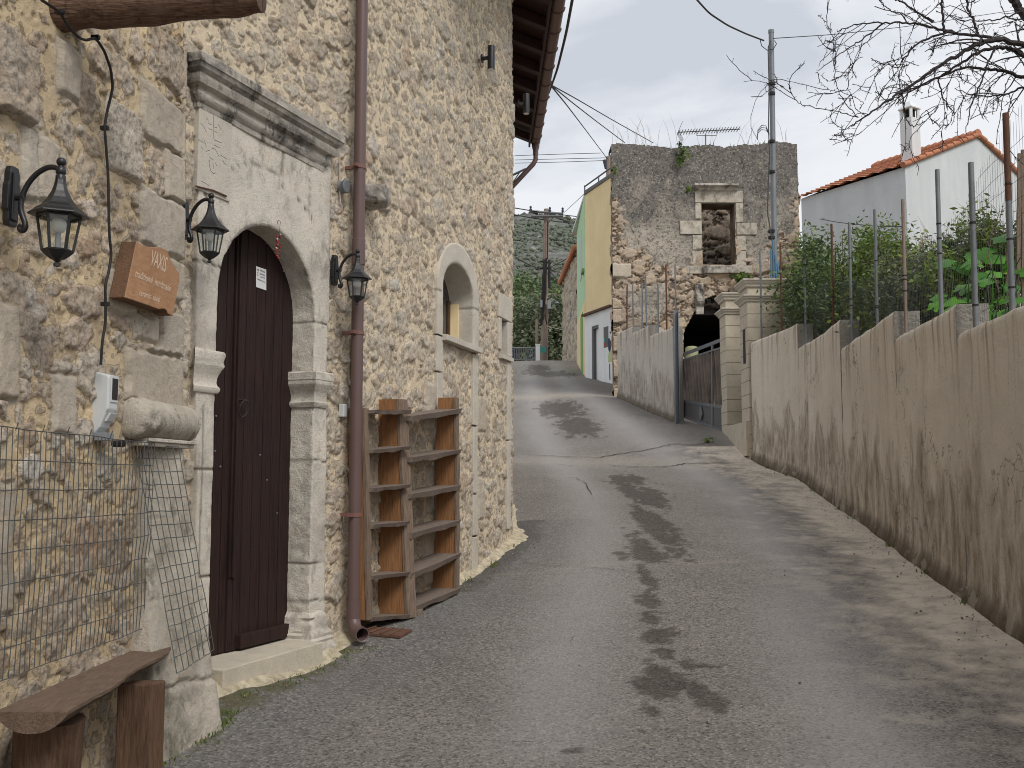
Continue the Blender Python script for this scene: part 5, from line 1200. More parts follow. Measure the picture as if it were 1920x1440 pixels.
def mpt(y, z, k=0): x, _ = wxy(y); t = wtan(y); o_ = .135 + .05 * (fbm(y * 1.2, z * 2, 3, 4) - .5); return np.array([x + t[1] * o_, y - t[0] * o_, z])
for y in yy:
    z0 = panel_top(y) - .02; z1 = float(mtop(y)) + random.uniform(-.02, .05); mb.tube([mpt(y + (vn(y * 3, z, 2) - .5) * .02, z) for z in np.linspace(z0, z1, 6)], .00125, 3, caps=False)
for k in range(10):
    for seg in range(6):
        y0, y1 = max(yb[seg], 5.2), min(yb[seg + 1], 17.8)
        if y1 <= y0: continue
        P = [mpt(y, tz[seg] + .02 + k * .13 + (fbm(y * 1.6, k * 1.0, 3, 6) - .5) * .06) for y in lin(y0, y1, .09)]
        P = [p for p in P if p[2] < mtop(p[1]) + .02]
        if len(P) > 2: mb.tube(P, .0016, 3, caps=False)
mb.build('wire_mesh', 'cable_grey', fc)
# garden soil behind the wall
xs_, ys_ = np.linspace(0, 1, 30), lin(-4, 26, .5); V = []
for a in xs_:
    for y in ys_:
        x0 = wxy(min(y, 18))[0] + .2 + max(0, y - 18) * .15; V.append((x0 + a * 26, y, min(panel_top(y), np.interp(y, [-4, 26], [1.9, 4.3])) - .35 + np.interp(y, [-4, 26], [.2, 0]) + a * .3 + (fbm(a * 20, y, 3, 8) - .5) * .15))
structure(mesh('garden_ground', V, gridf(len(xs_), len(ys_)), 'earth', None, True))

# ================================================================== GATE PILLARS AND GATE
simple('grey_joint', (.20, .17, .14), .95)
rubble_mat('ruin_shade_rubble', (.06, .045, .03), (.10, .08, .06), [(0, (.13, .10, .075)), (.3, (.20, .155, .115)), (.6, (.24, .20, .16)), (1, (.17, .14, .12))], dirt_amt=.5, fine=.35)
def pillar(name, x0, x1, y0, y1, zb, zt, cap2, label, plinth=None):
    t = thing(name, ((x0 + x1) / 2, (y0 + y1) / 2, zb), label, 'gate pillar', 'cut stone gate pillars')
    mb = MB(); h = .245; z = zt - .12; lo = cap2 - .10
    zz = lo
    mb.box(((x0 + x1) / 2, (y0 + y1) / 2, (lo + cap2) / 2 - .1), (x1 - x0 - .02, y1 - y0 - .02, .2))
    while zz > zb:
        z0 = max(zz - h, zb - .3); mb.box(((x0 + x1) / 2, (y0 + y1) / 2, (z0 + zz) / 2), (x1 - x0, y1 - y0, zz - z0 - .008)); 
        mb.box(((x0 + x1) / 2, (y0 + y1) / 2, z0), (x1 - x0 - .014, y1 - y0 - .014, .03)); zz -= h
    mb.build('shaft', 'pillar_stone', t)
    mb = MB(); zz = lo - h
    while zz > zb: mb.box(((x0 + x1) / 2, (y0 + y1) / 2, zz - .001), (x1 - x0 + .003, y1 - y0 + .003, .011)); zz -= h
    mb.build('mortar_joint', 'grey_joint', t)['kind'] = 'stuff'
    mb = MB(); mb.box(((x0 + x1) / 2, (y0 + y1) / 2, (cap2 + zt) / 2 - .05), (x1 - x0 - .03, y1 - y0 - .03, zt - cap2 - .02)); mb.build('neck', 'pillar_stone', t)
    for zc, tot in ((zt, .14), (cap2, .12)):
        mb = MB(); pf = [(.0, -tot), (.02, -tot), (.028, -tot * .75), (.05, -tot * .55), (.06, -tot * .5), (.06, -tot * .4), (.075, -tot * .3), (.085, -tot * .2), (.085, 0), (.0, 0)]
        cx, cy = (x0 + x1) / 2, (y0 + y1) / 2; hx_, hy_ = (x1 - x0) / 2, (y1 - y0) / 2; V = []
        for (o, z_) in pf:
            for sx, sy in ((-1, -1), (1, -1), (1, 1), (-1, 1)): V.append((cx + sx * (hx_ + o), cy + sy * (hy_ + o), zc + z_))
        Fq = [(i * 4 + j, i * 4 + (j + 1) % 4, i * 4 + 4 + (j + 1) % 4, i * 4 + 4 + j) for i in range(len(pf) - 1) for j in range(4)] + [(0, 3, 2, 1), (36, 37, 38, 39)]
        mb.add(V, Fq); mb.build('cap_moulding', 'clean_stone', t, bevel=.004)
    return t
z18 = lambda row, y: aty(1400, row, y)[2]
x2 = aty(1408, 895, 18.02)[0]
p2 = pillar('gate_pillar', x2, aty(1475, 895, 18.05)[0], 18.02, 18.62, float(zg(4.3, 18.0)), z18(523, 18.0), z18(553, 18.0), 'taller cut stone gate pillar with a letter slot where the tall wall ends')
mb = MB(); a = aty(1405, 616, 18.15)[2]; b = aty(1405, 680, 18.15)[2]; mb.box((x2 - .002, 18.30, (a + b) / 2), (.012, .17, a - b)); mb.build('letter_slot', 'bark', p2)
mb = MB(); mb.box((x2 + .1, 19.0, float(zg(4.3, 19)) + .1), (.32, 1.9, .62)); mb.build('plinth', 'pillar_stone', p2, bevel=.004)
x1_ = aty(1366, 895, 19.6)[0]
p1_ = pillar('gate_pillar', x1_, x1_ + .55, 19.6, 20.15, float(zg(4.2, 19.6)), z18(549, 19.6), z18(578, 19.6), 'shorter cut stone gate pillar beside the grey sliding gate')
# sliding gate
TL, TR, BR, BL = aty(1279, 664, 21.9), aty(1362, 631, 19.95), aty(1362, 812, 19.95), aty(1281, 782, 21.9)
gt = thing('sliding_gate', (BL + BR) / 2, 'grey metal sliding gate with slanted corrugated panels between pillar and steel post', 'gate')
def gq(a, b, o=0): p = (BL * (1 - a) + BR * a) * (1 - b) + (TL * (1 - a) + TR * a) * b; return p + np.array([-.95 * o, -.2 * o, 0])
def gbar(a0, b0, a1, b1, w_, o=.0, th_=.03):
    mb = MB(); P, Q = gq(a0, b0), gq(a1, b1); d = Q - P
    sd_ = np.cross(d, (-.95, -.2, 0)); sd_ = sd_ / np.linalg.norm(sd_) * w_; n_ = np.array([-.95, -.2, 0]) * th_
    mb.ob(P - sd_ / 2 - n_ / 2 + n_ * o, d, sd_, n_); return mb
for nm, L in [('top_rail', (0, .985, 1, .985, .07)), ('middle_rail', (0, .26, 1, .26, .06)), ('stile', (0, 0, 0, 1, .07)), ('stile', (.70, 0, .70, .97, .07)), ('stile', (1, 0, 1, 1, .07)), ('second_rail', (0, .90, 1, .90, .035)), ('bottom_rail', (0, .01, 1, .01, .05))]:
    gbar(*L).build(nm, 'grey_steel', gt)
mb = MB(); mb.add([gq(0, .02, -.0), gq(1, .02), gq(1, .25), gq(0, .25)], [(0, 1, 2, 3)]); 
mb.add([gq(0, .02, -.012), gq(1, .02, -.012), gq(1, .25, -.012), gq(0, .25, -.012)], [(0, 1, 2, 3)]); simple('gate_grey', (.13, .125, .125), .6, .2, .15, 3); mb.build('kick_panel', 'gate_grey', gt)
g = G('corrugated', .55, .35); g.b.inputs['Metallic'].default_value = .25
g.col(g.mix(g.ramp(g.noise(2.2, 6, .65), [(.35, 0), (.65, 1)]), (.10, .085, .078), (.22, .175, .145))); M['corrugated'] = g.m
for (a0, a1) in ((.03, .67), (.73, .97)):
    mb = MB(); n = int((a1 - a0) * 150); V = []; slant = -.13
    for k in range(n + 1):
        a = a0 + (a1 - a0) * k / n
        for b in (.28, .89):
            aa = np.clip(a + slant * (b - .58), a0, a1); o = .045 * math.sin(k * math.pi / 5.5); V.append(gq(aa, b, o))
    mb.add(V, [(2 * k, 2 * k + 2, 2 * k + 3, 2 * k + 1) for k in range(n)]); mb.build('corrugated_panel', 'corrugated', gt)
mb = MB(); mb.prism([gq(.42, .13, .02), gq(.46, .04, .02), (gq(.50, .13, .02)), gq(.46, .25, .02)], (-.02, 0, 0)); mb.build('diamond_ornament', 'grey_steel', gt)
# steel post and the wall left of the gate
y_ = 21.5; a, b = aty(1267, 895, y_)[0], aty(1276.5, 895, y_)[0]
sp = thing('steel_post', (a, y_, float(zg(a, y_))), 'thick blue grey steel channel post at the left end of the gate', 'post')
mb = MB(); zt = aty(1270, 583, y_)[2]; z0 = float(zg(a, y_)) - .2; mb.box(((a + b) / 2, y_ + .05, (zt + z0) / 2), (b - a - .02, .02, zt - z0)); mb.box((a + .01, y_, (zt + z0) / 2), (.015, .12, zt - z0)); mb.box((b - .01, y_, (zt + z0) / 2), (.015, .12, zt - z0)); mb.build('post_channel', 'galv', sp)
lw = thing('low_wall', (3.3, 24, 1.9), 'short grey rendered wall with a stepped top in front of the ruined building', 'wall')
A0, A1 = aty(1160, 895, 26)[:2], aty(1266, 895, 21.75)[:2]
def lxy(s): k = s; t_ = nrm(A0 - A1); p = A1 + t_ * s; return (float(p[0]), float(p[1]))
LL = float(np.linalg.norm(A0 - A1)); yq = lambda px: float((np.linalg.norm(np.array(min(((abs(960 + FPX * lxy(s)[0] / lxy(s)[1] / 1.0044 - px), s) for s in np.linspace(0, LL, 300)))[1])))) 
sn = [0.0, yq(1219), yq(1187), LL]
for k, (row, px) in enumerate([(612, 1257), (610, 1219), (612, 1187)]):
    pt = lxy(sn[k + 1] if k else 0.3); z = aty(px, row, lxy(sn[k] if k == 0 else sn[k])[1])[2]
    step_wall(lw, lxy, sn[k], sn[k + 1], z, .06, 'wall_render_grey', 40 + k, .22, .7)
lf = thing('rod_fence', (3.3, 24, 3.5), 'row of thin metal rods standing along the top of the low grey wall', 'fence')
for (px, r0, mt_) in [(1169, 533, 'rust'), (1182, 531, 'galv'), (1197, 531, 'galv'), (1207, 515, 'galv'), (1227, 533, 'galv'), (1243, 497, 'rust'), (1260, 500, 'galv')]:
    s = yq(px); x, y = lxy(s); n_ = np.array([.85, .5]) * .1; top = aty(px, r0, y)[2]; mb = MB(); mb.tube([(x + .1, y, 3.7 if y < 24 else 4.2 if y < 0 else aty(px, 640, y)[2]), (x + .1 + random.uniform(-.03, .03), y, top)], .020, 6); o = mb.build('rod', mt_, lf)
mb = MB()
for k in range(5):
    mb.tube([(lxy(s)[0] + .12, lxy(s)[1], aty(1200, 600 - k * 15, lxy(s)[1])[2]) for s in np.linspace(.1, LL, 12)], .0035, 3)
for s in np.linspace(.1, LL, 50):
    x, y = lxy(s); mb.tube([(x + .12, y, aty(1200, 625, y)[2]), (x + .12, y, aty(1200, 545, y)[2])], .0025, 3, caps=False)
mb.build('wire_mesh', 'cable_grey', lf)
# bin lid behind the gate
p = aty(1297, 655, 23.5); mb = MB(); mb.lathe([(.15, -.8), (.155, 0), (.14, .05), (.09, .07)], (p[0], p[1], p[2]), 14); simple('pale_yellow', (.32, .32, .18), .6); tag(mb.build('water_butt', 'pale_yellow', None, smooth=True, org=p), 'pale yellow plastic drum standing behind the sliding gate', 'drum')

# ================================================================== RUINED BUILDING
R0 = aty(1152, 895, 27)[:2]; FR = Frame(R0, [1, 0.0])
RW = float(aty(1500, 500, 27)[0] - R0[0])
ru = thing('ruined_building', (R0[0] + RW / 2, 27, 3.0), 'roofless ruined stone building with grey plaster patches and a framed window hole', 'ruin')
hR = lambda px, py, o=0: FR.hit(px, py, o)
wu0, wz1 = hR(1315, 383); wu1, wz0 = hR(1379, 497)
hole_px = [(1283, 680), (1281, 640), (1283, 618), (1290, 607), (1296, 596), (1299, 588), (1306, 580), (1314, 576), (1316, 566), (1322, 560), (1332, 556), (1341, 553), (1350, 556), (1357, 562), (1362, 568), (1372, 600), (1375, 650), (1375, 690)]
hp = np.array([hR(*p) for p in hole_px])
def inpoly(u, z, P):
    r = np.zeros(u.shape, bool); n = len(P)
    for i in range(n):
        (x1, y1), (x2, y2) = P[i], P[(i + 1) % n]; c = ((y1 > z) != (y2 > z)) & (u < (x2 - x1) * (z - y1) / (y2 - y1 + 1e-12) + x1); r ^= c
    return r
def coverR(u, z):
    zl = hR(1200, 500)[1]; n = fbm(u * 1.6, z * 1.6, 5, 61, .6) - .5; e_ = fbm(u * 7, z * 7, 4, 63) - .5
    line = 7.6 + .3 * np.sin(u * 1.1 + 2.2) + n * 2.6 + e_ * .6
    c = ss(z - line, -.06, .06)
    edge = np.minimum(u, RW - u) + n * .8 + e_ * .3; c = c * np.where(z < 9.2, ss(edge, .22, .34) * 1.0, 1)
    wd = np.maximum(np.abs(u - (wu0 + wu1) / 2) - .62, np.abs(z - 7.3) - 1.1) + n * 1.1 + e_ * .4
    c = c * ss(wd, -.05, .05); c = np.maximum(c, (ss(.5 - np.hypot(u - .9, (z - 6.4) * 1.2) + n * 1.4 + e_ * .4, 0, .08)) * .9)
    c = np.maximum(c, ss(.55 - np.hypot(u - 2.75, z - 5.1) + n + e_ * .5, 0, .08) * .8)
    return np.clip(c, 0, 1)
us = lin(0, RW, .026); zb_ = 2.2; zs = lin(zb_, hR(1300, 262)[1] + .1, .026)
ruin_top = lambda u: hR(1300, 273)[1] + (fbm(u * 1.4, 2.0, 5, 5, .6) - .5) * .30 + .10 * ss(u, RW * .5, RW * .95)
LAY = [(.58, 1.5, .15, .24, .6, .10), (.28, 1.4, .075, .125, .85, .07), (.12, 1.4, .03, .052, .97, .045), (.06, 1.5, .012, .025, .9, .03)]
def pathR(u): return FR.O[0] + FR.t[0] * u, FR.O[1] + FR.t[1] * u, FR.n[0] + 0 * u, FR.n[1] + 0 * u
rubble('front_wall', FR, us, zs, 'ruin_rubble', ru, seed=51, layers=LAY, cover=coverR, rough=1.3, amp=1.0,
       hole=lambda u, z: ((u > wu0) & (u < wu1) & (z > wz0) & (z < wz1)) | inpoly(u, z, hp) | (z > ruin_top(u)),
       blocks=[(-.1, .52, 6.95, 7.35, .9, .1), (-.1, .35, 5.7, 6.1, .4, .1), (-.1, .45, 4.9, 5.35, .2, .12), (-.1, .5, 4.2, 4.6, .5, .12), (-.1, .4, 3.5, 3.9, .2, .12), (RW - .5, RW + .1, 7.2, 7.55, .1, .1), (RW - .45, RW + .1, 6.2, 6.7, .35, .12), (RW - .5, RW + .1, 5.2, 5.6, .9, .12)])
# wall thickness: top, sides, opening reveals, inner faces
rr_ = np.random.default_rng(3)
uu_, dd_ = lin(-.02, RW + .02, .04), lin(-.03, .6, .05); V = []
for u in uu_:
    for d_ in dd_: z = float(ruin_top(np.array(u))); V.append((R0[0] + u, 27 + .05 + d_, z - .06 + (fbm(u * 5, d_ * 5 + 3, 4, 17, .6) - .5) * .22 - (.12 if d_ < 0 else 0)))
mesh('wall_head', V, gridf(len(uu_), len(dd_)), 'ruin_rubble', ru, True, dict(stone=np.ones(len(V)), tint=np.full(len(V), .3), cover=np.ones(len(V))))
mb = MB()
mb.box((R0[0] + RW / 2, 27.3, hR(1300, 290)[1] - .0), (RW - .05, .5, .3))
mb.build('wall_core', 'ruin_rubble', ru)
FRs = Frame(np.array([R0[0] + .05, 27.0]), [.115, 1]); FRs.n = -FRs.n
FRr = Frame(np.array([R0[0] + RW - .06, 27.0]), [.2, 1])
rubble('side_wall', FRs, lin(0, 6.5, .07), lin(2.2, 10.2, .07), 'ruin_rubble', ru, seed=71, layers=LAY)
rubble('side_wall', FRr, lin(0, 6.5, .07), lin(2.2, 10.2, .07), 'ruin_rubble', ru, seed=81, layers=LAY)
mb = MB()
for (u0, u1, z0, z1) in [(.03, hp[:, 0].min() - .02, 5.52, hR(1300, 290)[1]), (hp[:, 0].min() - .016, wu0 - .0, hp[:, 1].max() + .12, hR(1300, 290)[1]), (wu1, RW - .03, 5.5, hR(1300, 290)[1]), (wu0, wu1, wz1, hR(1300, 290)[1]), (wu0, wu1, hp[:, 1].max() + .05, wz0), (.03, hp[:, 0].min() - .02, 2.2, 5.5), (hp[:, 0].max(), RW - .03, 2.2, 5.6)]:
    mb.box((R0[0] + (u0 + u1) / 2, 27.33, (z0 + z1) / 2), (u1 - u0 - .004, .5, z1 - z0 - .004))
mb.build('wall_core', 'ruin_rubble', ru)
# broken vault edge above the doorway
P = []; q = np.linspace(0, 1, 40)
up_ = [k for k in range(3, 15)]; hq = hp[up_]; s_ = np.linspace(0, len(hq) - 1, 50); hu_ = np.interp(s_, range(len(hq)), hq[:, 0]); hz_ = np.interp(s_, range(len(hq)), hq[:, 1])
V = []; 
for k in range(50):
    for j in range(10):
        b = j / 9; n_ = (fbm(k * .3, b * 4, 4, 7) - .5) * .16; V.append((R0[0] + hu_[k] * (1 - b * .12) + b * .12 * 2.9 + n_ * .6, 26.98 + b * .75, hz_[k] - b * .30 + n_))
mb = MB(); mb.box((R0[0] + RW / 2 + .35, 29.5, 6.05), (RW - .75, 4.2, .12)); mb.box((R0[0] + RW / 2 + .5, 31.6, 5.4), (RW - 1.1, .3, 6.6)); mb.build('inner_shade_slab', 'bark', ru)  # unseen slab added to darken the doorway below, with a dark back panel
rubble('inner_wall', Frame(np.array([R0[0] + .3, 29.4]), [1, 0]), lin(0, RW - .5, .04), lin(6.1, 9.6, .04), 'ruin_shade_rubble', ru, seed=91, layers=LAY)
# dressed window frame
mb = MB(); D_ = [.02, .16]
B_ = lambda x0, x1, y0, y1, o: (hR(x0, 400)[0], hR(x1, 400)[0], hR(1340, y1)[1], hR(1340, y0)[1], o)
wf = bpy.data.objects.new('window_frame', None); sc.collection.objects.link(wf); wf.parent = ru
for nm, (x0, x1, y0, y1), o in [('lintel', (1303, 1393, 358, 381), .07), ('jamb_block', (1303, 1315, 381, 411), .06), ('jamb_block', (1379, 1393, 381, 418), .06), ('jamb_block', (1274, 1315, 414, 440), .07), ('jamb_block', (1380, 1418, 419, 441), .07),
        ('jamb_block', (1297, 1315, 441, 469), .06), ('jamb_block', (1380, 1397, 442, 470), .06), ('jamb_block', (1296, 1315, 470, 498), .06), ('jamb_block', (1379, 1397, 471, 498), .06), ('corner_block', (1286, 1316, 499, 514), .07), ('corner_block', (1378, 1407, 498, 513), .07), ('sill', (1315, 1378, 499, 514), .17)]:
    a, b, c, d, o_ = B_(x0, x1, y0, y1, o); mb = MB(); mb.fb(FR, a, b - .01, -.3, o_, c, d - .012); mb.build(nm, 'pier_stone' if nm != 'sill' else 'grey_stone', wf, bevel=.012)
a, b, c, d, _ = B_(1300, 1382, 347, 357, 0)
mb = MB(); mb.prism([FR.P(a, o, z) for o, z in [(.0, c - .1), (.12, c - .02), (.16, c + .03), (.26, c + .07), (.26, d - .02), (.1, d), (0, d)]], FR.P(b, 0, 0) - FR.P(a, 0, 0)); mb.build('hood_mould', 'grey_stone', wf, bevel=.005)
mb = MB(); a, b, c, d, _ = B_(1301, 1315, 532, 590, 0)
mb.prism([FR.P(a, o, z) for o, z in [(0, c), (.10, c), (.12, c + .20), (.20, c + .28), (.22, c + .34), (.22, c + .56), (.12, c + .58), (.12, d), (0, d)]], FR.P(b, 0, 0) - FR.P(a, 0, 0)); mb.build('corbel', 'grey_stone', ru, bevel=.01)

# ================================================================== UTILITY POLE AT THE GATE, ANTENNA
mp_ = thing('metal_pole', aty(1450, 520, 18.95), 'tall grey metal pole with cables rising behind the taller gate pillar', 'pole')
pb, ptp = aty(1450, 530, 18.95), aty(1446, 62, 18.95)
mb = MB(); mb.tube([(pb[0], pb[1], 2.0), ptp], [.058, .052], 12); mb.build('pole_tube', 'galv', mp_, smooth=True)
mb = MB(); mb.tube([ptp, ptp + [0, 0, .06]], .058, 12); mb.build('pole_cap', 'galv', mp_)
mb = MB()
for r0 in (160, 178, 268, 325, 436, 448): c = aty(1447, r0, 18.93); mb.tube([c, c + [0, 0, .05]], .068, 10)
mb.build('tape_band', 'black_rubber', mp_)
mb = MB(); L_ = [(1445, 76), (1440, 90), (1442, 160), (1441, 240), (1443, 300), (1441, 330), (1439, 400), (1446, 440), (1450, 470), (1450, 520)]
P = np.array([aty(x, y, 18.86) for x, y in L_]); s_ = np.linspace(0, len(P) - 1, 60); P = np.stack([np.interp(s_, range(len(P)), P[:, k]) for k in range(3)], 1); mb.tube(P, .012, 5)
for k in range(3): mb.tube([aty(x, y, 18.84) for x, y in [(1420, 262), (1421, 250 - k * 3), (1428, 243 - k * 4), (1436, 244 - k * 4), (1443, 252)]], .007, 4)
mb.tube([aty(x, y, 18.84) for x, y in [(1421, 262), (1414, 250), (1408, 238), (1408, 218), (1416, 190), (1426, 172), (1441, 158)]], .005, 4)
mb.tube([aty(x, y, 18.84) for x, y in [(1425, 73), (1428, 86), (1438, 94), (1450, 92), (1456, 82), (1452, 76)]], .009, 4)
mb.build('pole_cable', 'cable_grey', mp_)
mb = MB()
for k, (x, r_) in enumerate([(1446, 468), (1450, 450), (1454, 478), (1458, 492)]): mb.tube([aty(x + k, 526, 18.8), aty(x, (r_ + 500) / 2, 18.8), aty(x - 1 + (k > 2) * 4, r_, 18.82)], .019, 8)
mb.build('blue_conduit', 'blue_pipe', mp_, smooth=True)
an = thing('tv_antenna', aty(1323, 272, 28.2), 'television aerial on a short mast above the ruined building', 'antenna')
mb = MB(); A_ = lambda x, y: aty(x, y, 28.2)
mb.tube([A_(1323, 285), A_(1323, 252)], .02, 6); mb.tube([A_(1271, 248), A_(1388, 242)], .016, 6); mb.tube([A_(1306, 247), A_(1306, 254), A_(1343, 254), A_(1343, 245)], .010, 5)
mb.build('boom', 'grey_steel', an)
mb = MB()
for k in range(22): c = A_(1273 + k * 5.3, 248 - k * .28); mb.tube([c - [.0, .22, 0], c + [.0, .22, 0]], .012, 4)
for (x, y) in [(1279, 230), (1280, 265)]:
    for j in range(5): p = A_(1271, 248); q = A_(x, y); mb.tube([p + (0, -.15 + j * .075, 0), q + (0, -.15 + j * .075, 0)], .006, 4)
mb.build('aerial_element', 'grey_steel', an)

# ================================================================== WHITE HOUSE BEHIND THE GARDEN
c0 = aty(1697, 313, 22)[:2]; cL = aty(1502, 365, 24.6)[:2]; cL = cL + (cL - c0) * .0; tv = nrm(cL - c0); tr_ = np.array([tv[1], -tv[0]])
if tr_[0] < 0: tr_ = -tr_
EH = aty(1697, 313, 22)[2]
wh = thing('white_house', (c0[0], c0[1], 3), 'white rendered house with an orange tiled gable roof behind the garden on the right', 'house')
HWd = 2.9; LEN = float(np.linalg.norm(cL - c0)); apx = c0 + tr_ * HWd; AH = aty(1830, 258, apx[1])[2]
aa = [c for c in [0]]
for k in np.linspace(.8, 6, 521):                      # slide the ridge until it falls where the photograph shows it
    q = c0 + tr_ * k
    if 960 + FPX * q[0] * .9725 / q[1] >= 1832: HWd = k; break
apx = c0 + tr_ * HWd; AH = float(aty(1832, 258, apx[1])[2])
def g3(a, b, z): p = c0 + tr_ * a + tv * b; return (p[0], p[1], z)
mb = MB(); poly = [g3(0, 0, 1.5), g3(2 * HWd, 0, 1.5), g3(2 * HWd, 0, EH), g3(HWd, 0, AH), g3(0, 0, EH)]
mb.prism(poly, np.r_[tv * LEN, 0]); mb.build('wall', 'white_wall', wh)
rf = bpy.data.objects.new('roof', None); sc.collection.objects.link(rf); rf.parent = wh
simple('clay_tile', (.41, .175, .10), .85, 0, .35, 3.5, .004, .2, 20); simple('clay_tile_dark', (.30, .13, .08), .9, 0, .5, 5)
for sgn in (0, 1):
    mb = MB(); ax0, ax1 = (0, HWd) if sgn == 0 else (2 * HWd, HWd); sl = (AH - EH) / HWd; ext = .12 * (-1 if sgn == 0 else 1)
    rows = lin(-.06, LEN + .06, .095); V = []
    na = 16
    for i, b in enumerate(rows):
        for j in range(na * 2):
            k = j // 2; fr = (k + (j % 2)) / na; a = (ax0 + ext) * (1 - fr) + ax1 * fr; z = EH - .12 * sl + (AH - EH + .12 * sl) * fr + .03 + .035 * (j % 2 == 0) + .055 * (math.sin(i * math.pi * .5) * .5 + .5); V.append(g3(a, b, z))
    m = na * 2; mb.add(V, [(i * m + j, (i + 1) * m + j, (i + 1) * m + j + 1, i * m + j + 1) for i in range(len(rows) - 1) for j in range(m - 1)])
    mb.build('tile_slope', 'clay_tile', rf)
    mb = MB(); n = 11                                         # verge tiles along the gable edge
    for k in range(n):
        f0, f1 = k / n, (k + 1.12) / n; a0, a1 = (ax0 + ext) * (1 - f0) + ax1 * f0, (ax0 + ext) * (1 - f1) + ax1 * f1; z0, z1 = [EH - .12 * sl + (AH - EH + .12 * sl) * f for f in (f0, f1)]
        mb.tube([g3(a0, -.03, z0 + .075), g3(a1, -.03, z1 + .05)], [.07, .056], 10)
    mb.build('verge_tile', 'clay_tile', rf, smooth=True)
mb = MB(); n = 16
for k in range(n): mb.tube([g3(HWd, -.05 + k * LEN / n, AH + .09), g3(HWd, -.05 + (k + 1.1) * LEN / n, AH + .07)], [.12, .10], 10)
mb.build('ridge_tile', 'clay_tile', rf, smooth=True)
cy_ = 23.0; cx0, cx1 = aty(1693, 250, cy_), aty(1727, 250, cy_); ctop = aty(1710, 212, cy_)[2]; ccx, ccy = (cx0[0] + cx1[0]) / 2, cy_ + .1; cw_ = (cx1[0] - cx0[0]) * .80; ct = math.atan2(tv[1], tv[0])
chm = bpy.data.objects.new('chimney', None); sc.collection.objects.link(chm); chm.parent = wh
ca = tr_; cb_ = tv
def cbx(mb, w1, z0, z1): o = np.array([ccx, ccy]); p = o - ca * w1 / 2 - cb_ * w1 / 2; mb.ob((*p, z0), (*(ca * w1), 0), (*(cb_ * w1), 0), (0, 0, z1 - z0))
mb = MB(); cbx(mb, cw_ * .92, EH - .3, ctop - .12); mb.build('chimney_stack', 'white_wall_warm', chm)
mb = MB(); cbx(mb, cw_ * .5, ctop - .12, ctop + .12); mb.build('flue', 'void_black', chm)
mb = MB()
for sx in (-1, 1):
    for sy in (-1, 1): p = np.array([ccx, ccy]) + ca * sx * cw_ * .38 + cb_ * sy * cw_ * .38; mb.box((p[0], p[1], ctop), (.06, .06, .26))
mb.build('vent_post', 'white_wall_warm', chm)
mb = MB(); V = []
for z, s in ((ctop + .11, 1.08), (ctop + .14, 1.08), (ctop + .30, .35), (ctop + .31, .1)):
    for sx, sy in ((-1, -1), (1, -1), (1, 1), (-1, 1)): p = np.array([ccx, ccy]) + ca * sx * cw_ * .5 * s + cb_ * sy * cw_ * .5 * s; V.append((p[0], p[1], z))
mb.add(V, [(i * 4 + j, i * 4 + (j + 1) % 4, i * 4 + 4 + (j + 1) % 4, i * 4 + 4 + j) for i in range(3) for j in range(4)] + [(3, 2, 1, 0), (12, 13, 14, 15)]); mb.build('chimney_cap', 'white_wall_warm', chm)
# small flat-roofed outbuilding past the pillar
ob_ = thing('outbuilding', aty(1495, 600, 21), 'low beige outbuilding with a grey canopy partly hidden behind the gate pillar', 'shed')
mb = MB(); a = aty(1472, 558, 20.2); b = aty(1512, 545, 19.6)
V = [aty(1472, 575, 20.4), aty(1540, 560, 18.9), aty(1540, 540, 18.9), aty(1472, 558, 20.4)]; mb.prism(V, (1.0, 2.2, 0)); mb.build('canopy', 'wall_render_grey', ob_)
mb = MB(); mb.prism([aty(1470, 640, 21.2), aty(1560, 640, 20.2), aty(1560, 565, 20.2), aty(1470, 570, 21.2)], (.3, .8, 0)); mb.build('wall', 'beige_wall', ob_)
mb = MB(); mb.prism([aty(1474, 625, 20.3), aty(1560, 622, 19.2), aty(1560, 592, 19.2), aty(1474, 592, 20.3)], (.05, .1, 0)); mb.build('grey_shutter', 'gate_grey', ob_)
# ================================================================== FAR BUILDINGS
yh = thing('yellow_green_house', aty(1120, 720, 34.5), 'two storey house with a yellow end wall, light green street wall and white ground floor', 'house')
zt_ = aty(1125, 351, 35)[2]
Pc = aty(1100, 895, 36)[:2]; Pr = aty(1156, 895, 33.6)[:2]; Pf = aty(1085, 895, 41.5)[:2]
zmid = aty(1125, 588, 35)[2]
mb = MB(); mb.prism([(*Pc, 3.5), (*Pr, 3.5), (*Pr, zt_), (*Pc, zt_)], (2.2, 8, 0)); mb.build('yellow_wall', 'yellow_wall', yh)
FG = Frame(Pc, Pf - Pc, flip=True); LG = float(np.linalg.norm(Pf - Pc))
mb = MB(); zgm = aty(1090, 580, 38)[2]; mb.fb(FG, 0, LG, -.5, .02, zgm, zt_ - .02); mb.build('green_wall', 'green_wall', yh)
mb = MB(); mb.fb(FG, 0, LG, -.5, .03, 3.4, zgm - .002); mb.build('cream_wall', 'yellow_wall', yh)
mb = MB(); mb.fb(FG, 1.1, 2.6, -.1, .05, 4.3, aty(1094, 592, 38)[2]); mb.build('green_door', 'green_paint', yh)
mb = MB(); mb.fb(FG, 1.5, 2.8, -.1, .04, aty(1095, 520, 38)[2], aty(1095, 438, 38)[2]); mb.build('shuttered_window', 'white_wall', yh)
mb = MB(); mb.fb(FG, .1, .8, .02, .12, aty(1095, 522, 38)[2] - .12, aty(1095, 522, 38)[2]); mb.build('balcony_slab', 'green_paint', yh)
